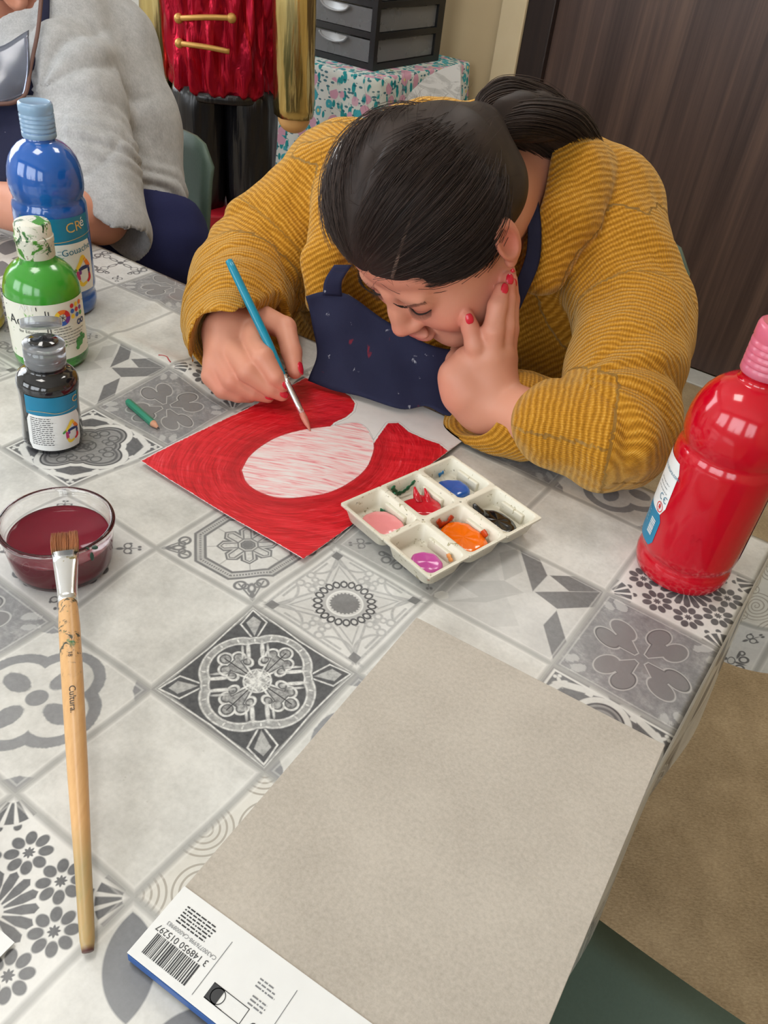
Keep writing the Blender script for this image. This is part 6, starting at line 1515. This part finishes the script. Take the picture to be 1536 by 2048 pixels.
def mf(p):
    n = vnoise(p, .12, 4); v = p - AR; an = np.arctan2(v @ RW[1].astype(np.float32), v @ RW[0].astype(np.float32)); r = np.linalg.norm(v, axis=1)
    o = .003 * vnoise(p, .09, 6) - .011 * np.exp(-((r - .10) / .09) ** 2) * np.abs(np.sin(an * 5.2 + 1.1 * n)) * (an < .15) * np.clip(.4 - an, 0, 1)
    h = (p - WA.astype(np.float32)); s = h @ RW[1].astype(np.float32); o = o - .008 * np.exp(-((s + .01) / .035) ** 2) * np.abs(np.sin(s * 120 + 2 * n)) * (h @ RW[0].astype(np.float32) > -.02)
    # armhole seam
    seam = np.abs(np.linalg.norm((p - dpt(150, 250, 1.27).astype(np.float32)) @ np.array([RW[0], RW[1] * .72]).T.astype(np.float32), axis=1) - .085)
    o = o + .0022 * np.exp(-(seam / .0035) ** 2) * (p @ RW[2].astype(np.float32) < 1.36 - CAM @ RW[2] * 0 + float(CAM @ RW[2]))
    return o.astype(np.float32)
sh.disp = mf
V, F4 = sh.mesh(.0042)
m_tee = Mat('grey_marl_jersey', rough=.85, spec=.15, Sheen_Weight=.2); tv = m_tee.coord('Object', (1, 1, .35)); t1 = m_tee.noise(tv, 420, 3, .7); t2 = m_tee.noise(m_tee.coord('Object'), 60, 3)
m_tee.set('Base Color', m_tee.ramp(t1 * .6 + t2 * .4, [(.3, srgb(150, 151, 153)), (.65, srgb(186, 187, 189))])); m_tee.bump(t1, .2, .0008)
pm2('t_shirt', V, F4, m_tee)
tr = Sdf(); tr.chain([dpt(255, 432, 1.46), HIP], [.105, .112], .03); tr.chain([HIP, K1, R3(-1.22, .60, .08)], [.105, .078, .065], .03); tr.chain([HIP + R3(-.17, 0), K2, R3(-1.42, .60, .08)], [.105, .078, .065], .03); tr.cone(HIP, HIP + R3(-.17, 0), .11, .11, .03)
WB = dpt(262, 420, 1.46); tr.fn(lambda p: (((p - WB.astype(np.float32)) @ RW[1].astype(np.float32)) * 1.0).astype(np.float32) + np.where(np.linalg.norm(p - WB.astype(np.float32), axis=1) < .25, 0, 1).astype(np.float32), WB - .25, WB + .25, .003, 's')
tr.disp = lambda p: (.004 * vnoise(p, .07, 8)).astype(np.float32)
V, F4 = tr.mesh(.0055); m_trou = simple('navy_trousers', srgb(38, 42, 82), .85, .2, scale=600, var=.2); pm2('trousers', V, F4, m_trou)
for kx in (-1.22, -1.42):
    s_ = Sdf(); s_.chain([R3(kx, .62, .045), R3(kx, .50, .032)], [.045, .034], .02); s_.cone(R3(kx, .62, .05), R3(kx, .61, .09), .045, .042, .01); s_.fn(lambda p: (p[:, 2] - .002).astype(np.float32), np.array([-9, -9, -1]), np.array([9, 9, .002]), .004, 's')
    V, F4 = s_.mesh(.005); pm2('shoe', V, F4, simple('dark_shoe', srgb(44, 44, 48), .6))
# apron with a clear pocket, brown binding
m_clearp = Mat('clear_vinyl_pocket', srgb(150, 156, 174), .12, .6, Transmission_Weight=.80); _n = m_clearp.noise(m_clearp.coord('Object'), 20, 3); m_clearp.set('Roughness', _n * .2 + .08)
m_bind = simple('brown_binding', srgb(104, 74, 66), .6)
D = lambda *a: [dpt(*p) for p in a]
patch('apron_strap', [D((78, -20, 1.255), (100, -20, 1.265)), D((76, 60, 1.235), (97, 55, 1.245)), D((62, 130, 1.225), (80, 125, 1.235)), D((54, 190, 1.222), (66, 190, 1.225))], m_navy, 6, parent=None)
def reparent(o, m=man): o.parent = m; o.matrix_parent_inverse = Matrix.Translation(-Vector(MBs.tolist())); return o
reparent(bpy.data.objects[[o.name for o in bpy.data.objects if o.name.startswith('apron_strap')][-1]])
reparent(patch('apron', [D((-140, 170, 1.20), (-60, 200, 1.205), (20, 205, 1.21), (70, 200, 1.215)), D((-140, 300, 1.20), (-60, 305, 1.205), (20, 310, 1.21), (75, 310, 1.215)), D((-140, 400, 1.19), (-60, 410, 1.195), (30, 420, 1.20), (95, 420, 1.205))], m_navy, 6, .002, .002, 5, None))
reparent(patch('clear_pocket', [D((-120, 90, 1.19), (-60, 95, 1.185), (0, 95, 1.19), (58, 60, 1.20)), D((-120, 150, 1.185), (-60, 160, 1.18), (0, 160, 1.185), (58, 140, 1.20)), D((-120, 200, 1.185), (-60, 208, 1.18), (0, 207, 1.185), (48, 190, 1.205))], m_clearp, 6, .001, .003, 6, None))
mb = MB().tube(catmull(D((-120, 200, 1.183), (-60, 208, 1.178), (0, 208, 1.183), (30, 204, 1.190), (52, 185, 1.20), (62, 130, 1.205), (76, 60, 1.215), (84, -20, 1.225)), 6), .003, 6); mb.v = [tuple(np.array(v) - MBs) for v in mb.v]; mb.build('apron_binding', m_bind, man)
# his chair
CH = onz(446, 286, .80); ca, cb = ab(CH)
chair('green plastic chair behind the person in grey', R3(ca - .185, cb - .235, 0), ROOM_ROT)
# hers
chair('green plastic chair under the person in the mustard cardigan', R3(*ab(np.array([.185, 1.27, 0])), 0), ROOM_ROT)
# ================================================================== background by the far wall
# --- giant toy soldier figure
m_redm = Mat('crimson_metallic_fabric', rough=.30, spec=.5, metal=.75); rv = m_redm.coord('Object'); rn = m_redm.noise(rv, 12, 4); m_redm.set('Base Color', m_redm.mix(rn, srgb(132, 8, 32), srgb(206, 24, 58)))
w1 = m_redm.noise(m_redm.coord('Object', (1, 1, .22)), 30, 3, .5, .8); m_redm.bump(w1, .5, .02)
m_goldm = Mat('gold_foil', rough=.22, spec=.5, metal=1.0); gn = m_goldm.noise(m_goldm.coord('Object', (1, 1, .08)), 34, 3); m_goldm.set('Base Color', m_goldm.mix(gn, srgb(186, 162, 96), srgb(240, 222, 160))); m_goldm.bump(gn, .35, .01)
m_blk = Mat('black_satin', srgb(14, 14, 18), .32, .5); bn = m_blk.noise(m_blk.coord('Object', (1, 1, .1)), 26, 3); m_blk.bump(bn, .5, .02); m_blk.set('Base Color', m_blk.mix(bn, srgb(10, 10, 13), srgb(26, 26, 31)))
m_peach = simple('peach_ball_hand', srgb(218, 168, 106), .5); m_cord = simple('gold_braid', srgb(190, 146, 78), .45, metal=.5)
NUTD = 2.18
fig = thing('toy_soldier_figure', 'big toy soldier figure with red metallic tunic and gold arms by the wall', 'figure', R3(*ab(dpt(450, 205, NUTD + .1)), 0.0))
FB = np.array(fig.location); zt0 = .70
ta, tb = ab(FB); toF = np.array([CAM[0] - FB[0], CAM[1] - FB[1], 0]); toF /= np.linalg.norm(toF); rt = np.array([-toF[1], toF[0], 0])
rng = math.atan2(rt[1], rt[0])
def fig_pt(x, y, z): return rt * x + (-toF) * y + np.array([0, 0, z])       # x to the viewer's right, y away
def fig_loft(mb, secs, seg=40, wr=0.0, nf=9, seed=0):
    rs = np.random.RandomState(seed); ph = rs.uniform(0, 6.28, 4); V = []; Fq = []
    for z, rx, ry, cx in secs:
        for k in range(seg):
            a = 2 * math.pi * k / seg; w_ = 1 + wr * (math.sin(nf * a + ph[0] + z * 14) * .6 + math.sin((nf + 4) * a - z * 22 + ph[1]) * .4); V.append(fig_pt(cx + rx * w_ * math.cos(a), ry * w_ * math.sin(a), z))
    n = len(secs)
    for i in range(n - 1):
        for k in range(seg): Fq.append((i * seg + k, i * seg + (k + 1) % seg, (i + 1) * seg + (k + 1) % seg, (i + 1) * seg + k))
    Fq.append(tuple(range(seg))[::-1]); Fq.append(tuple((n - 1) * seg + k for k in range(seg))); return mb.add(V, Fq)
zz = np.linspace(0, 1, 26)
sec = [(zt0 + .52 * t, np.interp(t, [0, .06, .4, .8, .93, 1], [.132, .142, .150, .160, .135, .07]), np.interp(t, [0, .06, .4, .8, .93, 1], [.10, .11, .12, .12, .10, .06]), 0) for t in zz]
# creased tunic: the folds hang as ridges
mb = MB(); seg = 120; V = []; Fq = []; rs = np.random.RandomState(3)
zz = np.linspace(0, 1, 70)
for t in zz:
    rx = np.interp(t, [0, .03, .1, .4, .8, .93, 1], [.118, .140, .146, .150, .160, .135, .07]); ry = rx * .78; z = zt0 + .52 * t
    for k in range(seg):
        a = 2 * math.pi * k / seg; w_ = .010 * math.sin(11 * a + 7 * t + 2 * math.sin(3 * a)) * (1 - .5 * t) + .006 * math.sin(19 * a - 9 * t) + .004 * math.sin(31 * a + 25 * t + math.sin(9 * t)); V.append(fig_pt((rx + w_) * math.cos(a), (ry + w_) * math.sin(a), z))
for i in range(len(zz) - 1):
    for k in range(seg): Fq.append((i * seg + k, i * seg + (k + 1) % seg, (i + 1) * seg + (k + 1) % seg, (i + 1) * seg + k))
Fq.append(tuple(range(seg))[::-1]); mb.add(V, Fq).build('tunic', m_redm, fig)
for sx in (-1, 1):
    A0 = (dpt(588, 232, NUTD) if sx > 0 else dpt(318, 182, NUTD + .12)) - FB; top = A0 + np.array([0, 0, .52]) + rt * (-.02 * sx); r0 = .052 if sx > 0 else .047
    mb = MB(); V = []; Fq = []
    for i, t in enumerate(np.linspace(0, 1, 24)):
        c_ = A0 * (1 - t) + top * t; rr_ = r0 * np.interp(t, [0, .03, .5, 1], [.96, 1.0, 1.02, .9])
        for k in range(40):
            a = 2 * math.pi * k / 40; w_ = 1 + .035 * math.sin(5 * a + 3 * t) + .03 * math.sin(13 * a + 18 * t) * max(0, 1 - t * 1.3); V.append(c_ + rr_ * w_ * (math.cos(a) * rt + math.sin(a) * -toF))
    for i in range(23):
        for k in range(40): Fq.append((i * 40 + k, i * 40 + (k + 1) % 40, (i + 1) * 40 + (k + 1) % 40, (i + 1) * 40 + k))
    Fq.append(tuple(range(40))[::-1]); Fq.append(tuple(23 * 40 + k for k in range(40))); mb.add(V, Fq).build('arm', m_goldm, fig)
    h = Sdf(); hc_ = A0 + np.array([0, 0, -.002]); h.ell(hc_, (.043, .043, .040), None, .01); V, F4 = h.mesh(.005); mobj('hand', V, F4, m_peach, fig)
PZ = .40
for sx in (-1, 1):
    mb = MB(); fig_loft(mb, [(PZ + (zt0 + .02 - PZ) * t, np.interp(t, [0, .1, .9, 1], [.066, .070, .074, .066]), np.interp(t, [0, .1, .9, 1], [.08, .085, .09, .08]), sx * .070) for t in np.linspace(0, 1, 16)], 48, .05, 7, 5 + sx); mb.build('trouser_leg', m_blk, fig)
mb = MB(); fig_loft(mb, [(zt0 - .012, .135, .10, 0), (zt0 - .008, .138, .104, 0), (zt0 + .012, .138, .104, 0)], 48, .02); mb.build('belt', m_blk, fig)
mb = MB(); M3 = np.array([rt, -toF, [0, 0, 1.]]).T; mb.box((-.17, -.12, 0), (.17, .12, PZ), .006, 0, M3); mb.build('red_plinth', simple('red_lacquer_board', srgb(150, 20, 34), .4), fig, smooth=False)
for (x0, y0), (x1, y1) in (((362, 17), (462, 14)), ((362, 71), (458, 86))):
    pts = []
    for t in np.linspace(0, 1, 14):
        P_ = dpt(x0 + (x1 - x0) * t, y0 + (y1 - y0) * t - 4 * math.sin(math.pi * t), NUTD); l = P_ - FB; x_ = l @ rt; rx = np.interp((P_[2] - zt0) / .52, [0, .1, .4, .8], [.13, .146, .15, .16]); yy = -rx * .78 * math.sqrt(max(0.05, 1 - (x_ / rx) ** 2)) - .014; pts.append(fig_pt(x_, yy, l[2]))
    MB().tube(pts, .0065, 8).build('gold_cord', m_cord, fig)
    for p_ in ((pts[0], pts[-1]) if y0 < 50 else (pts[0],)):
        s_ = Sdf(); s_.ell(p_, (.012, .012, .012), None, .01); V, F4 = s_.mesh(.003); mobj('button', V, F4, m_cord, fig)
s_ = Sdf(); s_.ell((0, 0, zt0 + .64), (.10, .10, .12), None, .01); s_.cone((0, 0, zt0 + .48), (0, 0, zt0 + .6), .05, .05, .02); s_.cone(fig_pt(0, -.09, zt0 + .63), fig_pt(0, -.12, zt0 + .62), .02, .016, .01); V, F4 = s_.mesh(.008); mobj('head', V, F4, m_peach, fig)
MB().lathe([(.105, zt0 + .70), (.115, zt0 + .72), (.118, zt0 + .96), (.10, zt0 + .98), (0, zt0 + .985)], 32).build('hat', m_blk, fig)

# --- side table under a floral cloth, storage drawers on it
m_flor = Mat('floral_cotton', rough=.8, spec=.2); fv = m_flor.coord('Object')
vo = m_flor.n('ShaderNodeTexVoronoi'); vo.inputs['Scale'].default_value = 30; m_flor.nt.links.new(fv, vo.inputs['Vector']); vd = X(m_flor.nt, vo.outputs['Distance']); vcol = m_flor.n('ShaderNodeSeparateColor'); m_flor.nt.links.new(vo.outputs['Color'], vcol.inputs[0]); vr = X(m_flor.nt, vcol.outputs[0]); vg = X(m_flor.nt, vcol.outputs[1])
bgf = m_flor.mix(m_flor.noise(fv, 8, 3), srgb(196, 204, 200), srgb(220, 222, 214)); lf = m_flor.voro(m_flor.coord('Object', (1, 1, .5), (.4, .3, .2)), 60); lf2 = m_flor.voro(m_flor.coord('Object', (1, 1, 2.1), (.1, .8, .5)), 44)
colf = m_flor.mix((lf - .42).inside(.06) * ((m_flor.noise(fv, 18, 2) - .34) * 12).clamp(), bgf, srgb(38, 142, 146)); colf = m_flor.mix((lf2 - .30).inside(.05) * .9, colf, srgb(28, 98, 112))
pet_ = vd + m_flor.noise(fv, 90, 2) * .22
big_ = (pet_ - .62).inside(.06)
colf = m_flor.mix(big_ * (vr - .55).__mul__(30).clamp(), colf, srgb(206, 156, 176)); colf = m_flor.mix((pet_ - .50).inside(.05) * (.38 - vr).__mul__(30).clamp(), colf, srgb(66, 164, 176)); colf = m_flor.mix((vd - .16).inside(.05) * (vg - .4).__mul__(20).clamp(), colf, srgb(214, 196, 124))
m_flor.set('Base Color', colf)
DC = onz(745, 141, .760); da, db = ab(DC)          # near corner of the drawer tower
FT = .757
fl_t = thing('side_table', 'low side table hidden under the floral cloth', 'table', R3(da - .30, db + .19, 0), ROOM_ROT)
MB().box((-.36, -.26, FT - .03), (.36, .26, FT - .004), .003).build('tabletop', m_tab, fl_t, smooth=False)
for sx in (-1, 1):
    for sy in (-1, 1): MB().box((sx * .33 - .018, sy * .23 - .018, 0), (sx * .33 + .018, sy * .23 + .018, FT - .03)).build('leg', m_tab, fl_t, smooth=False)
# floral cloth: top and hanging folds
ca_, cb_ = da - .30, db + .19; hx_, hy_ = .372, .272; NP = 200; V = []; Fq = []; per = []
cr_ = .03; segs = []
for q, (sx, sy) in enumerate(((1, 1), (-1, 1), (-1, -1), (1, -1))):
    for k in range(8): a = math.pi / 2 * (q + k / 7); segs.append((sx * (hx_ - cr_) + cr_ * math.cos(a), sy * (hy_ - cr_) + cr_ * math.sin(a), math.cos(a), math.sin(a)))
segs = np.array(segs + [segs[0]]); L_ = np.concatenate([[0], np.cumsum(np.linalg.norm(np.diff(segs[:, :2], axis=0), axis=1))]); u_ = np.linspace(0, L_[-1], NP, endpoint=False)
ring = np.stack([np.interp(u_, L_, segs[:, i]) for i in range(4)], 1); ring[:, 2:] /= np.linalg.norm(ring[:, 2:], axis=1, keepdims=True)
lev = [(FT, -.02), (FT, -.004), (FT - .004, 0), (FT - .02, .002)] + [(FT - .02 - .68 * t, .002 + .030 * t) for t in np.linspace(.08, 1, 12)]
for z_, o_ in lev:
    amp = .020 * max(0, (FT - .02 - z_) / .7) ** .7
    for k in range(NP): w_ = o_ + amp * (math.sin(u_[k] * 38) + .5 * math.sin(u_[k] * 61 + 1)) * .6 + amp * .6; V.append(R3(ca_ + ring[k, 0] + ring[k, 2] * w_, cb_ + ring[k, 1] + ring[k, 3] * w_, z_))
for i in range(len(lev) - 1):
    for k in range(NP): Fq.append((i * NP + k, (i + 1) * NP + k, (i + 1) * NP + (k + 1) % NP, i * NP + (k + 1) % NP))
Fq.append(tuple(range(NP)))
fc = mobj('floral_cloth', V, Fq, m_flor); tag(fc, 'floral cloth in turquoise and pink draped over the side table', 'cloth')
m_dfr = simple('black_plastic_frame', srgb(24, 25, 27), .4); m_dclear = Mat('translucent_grey_drawer', srgb(150, 152, 154), .25, .5, Transmission_Weight=.55); _n = m_dclear.noise(m_dclear.coord('Object'), 10, 3); m_dclear.set('Roughness', _n * .2 + .18)
m_stuff = simple('white_craft_contents', srgb(214, 210, 204), .8); m_handle = Mat('clear_drawer_handle', srgb(190, 192, 194), .2, .5, Transmission_Weight=.5); _n = m_handle.noise(m_handle.coord('Object'), 20, 2); m_handle.set('Roughness', _n * .15 + .12)
dw_, dd_, pitch = .30, .36, .078
tow = thing('drawer_tower', 'black plastic drawer tower with see-through drawers on the floral cloth', 'drawers', R3(da, db, .7585), ROOM_ROT)      # local: x from -dw to 0, y 0..dd
nd_ = 5; mb = MB(); th_ = .018
for x0, x1, y0, y1 in ((-dw_, -dw_ + th_, 0, th_), (-th_, 0, 0, th_), (-dw_, -dw_ + th_, dd_ - .035, dd_), (-th_, 0, dd_ - .035, dd_)): mb.box((x0, y0, 0), (x1, y1, nd_ * pitch + .016))
for k in range(nd_ + 1):
    z0 = k * pitch
    for x0, x1, y0, y1 in ((-th_, 0, th_, dd_ - .035), (-dw_, -dw_ + th_, th_, dd_ - .035)): mb.box((x0, y0, z0), (x1, y1, z0 + .016))
    mb.box((-dw_ + th_, .004, z0), (-th_, .020, z0 + .016)); mb.box((-dw_ + th_, dd_ - .03, z0), (-th_, dd_, z0 + .016))
mb.build('frame', m_dfr, tow, smooth=False)
for k in range(nd_):
    z0 = k * pitch + .018; z1 = (k + 1) * pitch - .004; m2 = MB(); xa, xb, ya, yb_ = -dw_ + .020, -.008, .003, dd_ - .036
    m2.box((xa, ya, z0), (xb, ya + .003, z1)); m2.box((xa, yb_ - .003, z0), (xb, yb_, z1)); m2.box((xa, ya + .003, z0), (xa + .003, yb_ - .003, z1)); m2.box((xb - .003, ya + .003, z0), (xb, yb_ - .003, z1)); m2.box((xa + .003, ya + .003, z0), (xb - .003, yb_ - .003, z0 + .003))
    dr = m2.build('drawer', m_dclear, tow, smooth=False)
    h2 = MB(); h2.tube([(-dw_ / 2 + .05 * math.cos(a), -.003, z1 - .002 - .020 * math.sin(a)) for a in np.linspace(0, math.pi, 16)], .0035, 6); V = [(-dw_ / 2, .001, z1 - .002)] + [(-dw_ / 2 + .05 * math.cos(a), -.002, z1 - .002 - .020 * math.sin(a)) for a in np.linspace(0, math.pi, 16)]; h2.add(V, [(0, i + 1, i + 2) for i in range(15)]); h2.build('handle', m_handle, dr)
    s_ = Sdf(); rs = np.random.RandomState(k + 2)
    for q in range(7): s_.ell((rs.uniform(xa + .05, xb - .05), rs.uniform(ya + .06, yb_ - .06), z0 + .018), (rs.uniform(.02, .04), rs.uniform(.02, .04), .014), None, .015)
    s_.fn(lambda p, z0=z0: (p[:, 2] - z0 - .0035).astype(np.float32), np.array([-9, -9, -9]), np.array([9, 9, z0 + .0035]), .002, 's')
    V, F4 = s_.mesh(.006); V[:, 0] = np.clip(V[:, 0], xa + .006, xb - .006); V[:, 1] = np.clip(V[:, 1], ya + .006, yb_ - .006); mobj('contents', V, F4, m_stuff, dr)
MB().box((-dw_, 0, nd_ * pitch + .016), (0, dd_, nd_ * pitch + .026), .004).build('top', m_dfr, tow, smooth=False)

# --- white board with a curved corner leaning on the floral cloth
m_board = Mat('white_marbled_board', rough=.4); bvn = m_board.noise(m_board.coord('Object', (1, 1, 3), (.3, .5, .2)), 9, 5, .6, 1.2); m_board.set('Base Color', m_board.ramp(bvn, [(.42, srgb(196, 194, 190)), (.5, srgb(176, 174, 170)), (.56, srgb(206, 204, 200))]))
bb = db - .07; P2d = [(802, 212), (812, 196), (827, 178), (852, 154), (885, 137), (921, 126), (921, 200), (919, 330), (880, 420), (800, 420), (798, 300)]
def onA(px, py, a): d = ray(px, py); return CAM + d * ((a - CAM @ IH) / (d @ IH))
aB = da + .13
PBd = [onb(x, y, db - .115) for x, y in P2d]; base_ = R3(*ab(PBd[0]), 0)
zmin = min(p[2] for p in PBd)
V = [p - base_ for p in PBd] + [p - base_ + JH * .006 for p in PBd]; n = len(PBd); Fq = [tuple(range(n))[::-1], tuple(range(n, 2 * n))] + [(k, (k + 1) % n, n + (k + 1) % n, n + k) for k in range(n)]
bo = thing('curved_board', 'white marbled board with rounded corner standing beside the floral cloth', 'board', base_)
mobj('panel', V, Fq, m_board, bo, False)
ft = PBd[8] * .5 + PBd[9] * .5 - base_
MB().box((ft[0] - .06, ft[1] - .02, 0), (ft[0] + .06, ft[1] + .03, ft[2] + .01), .003).build('foot', m_board, bo, smooth=False)
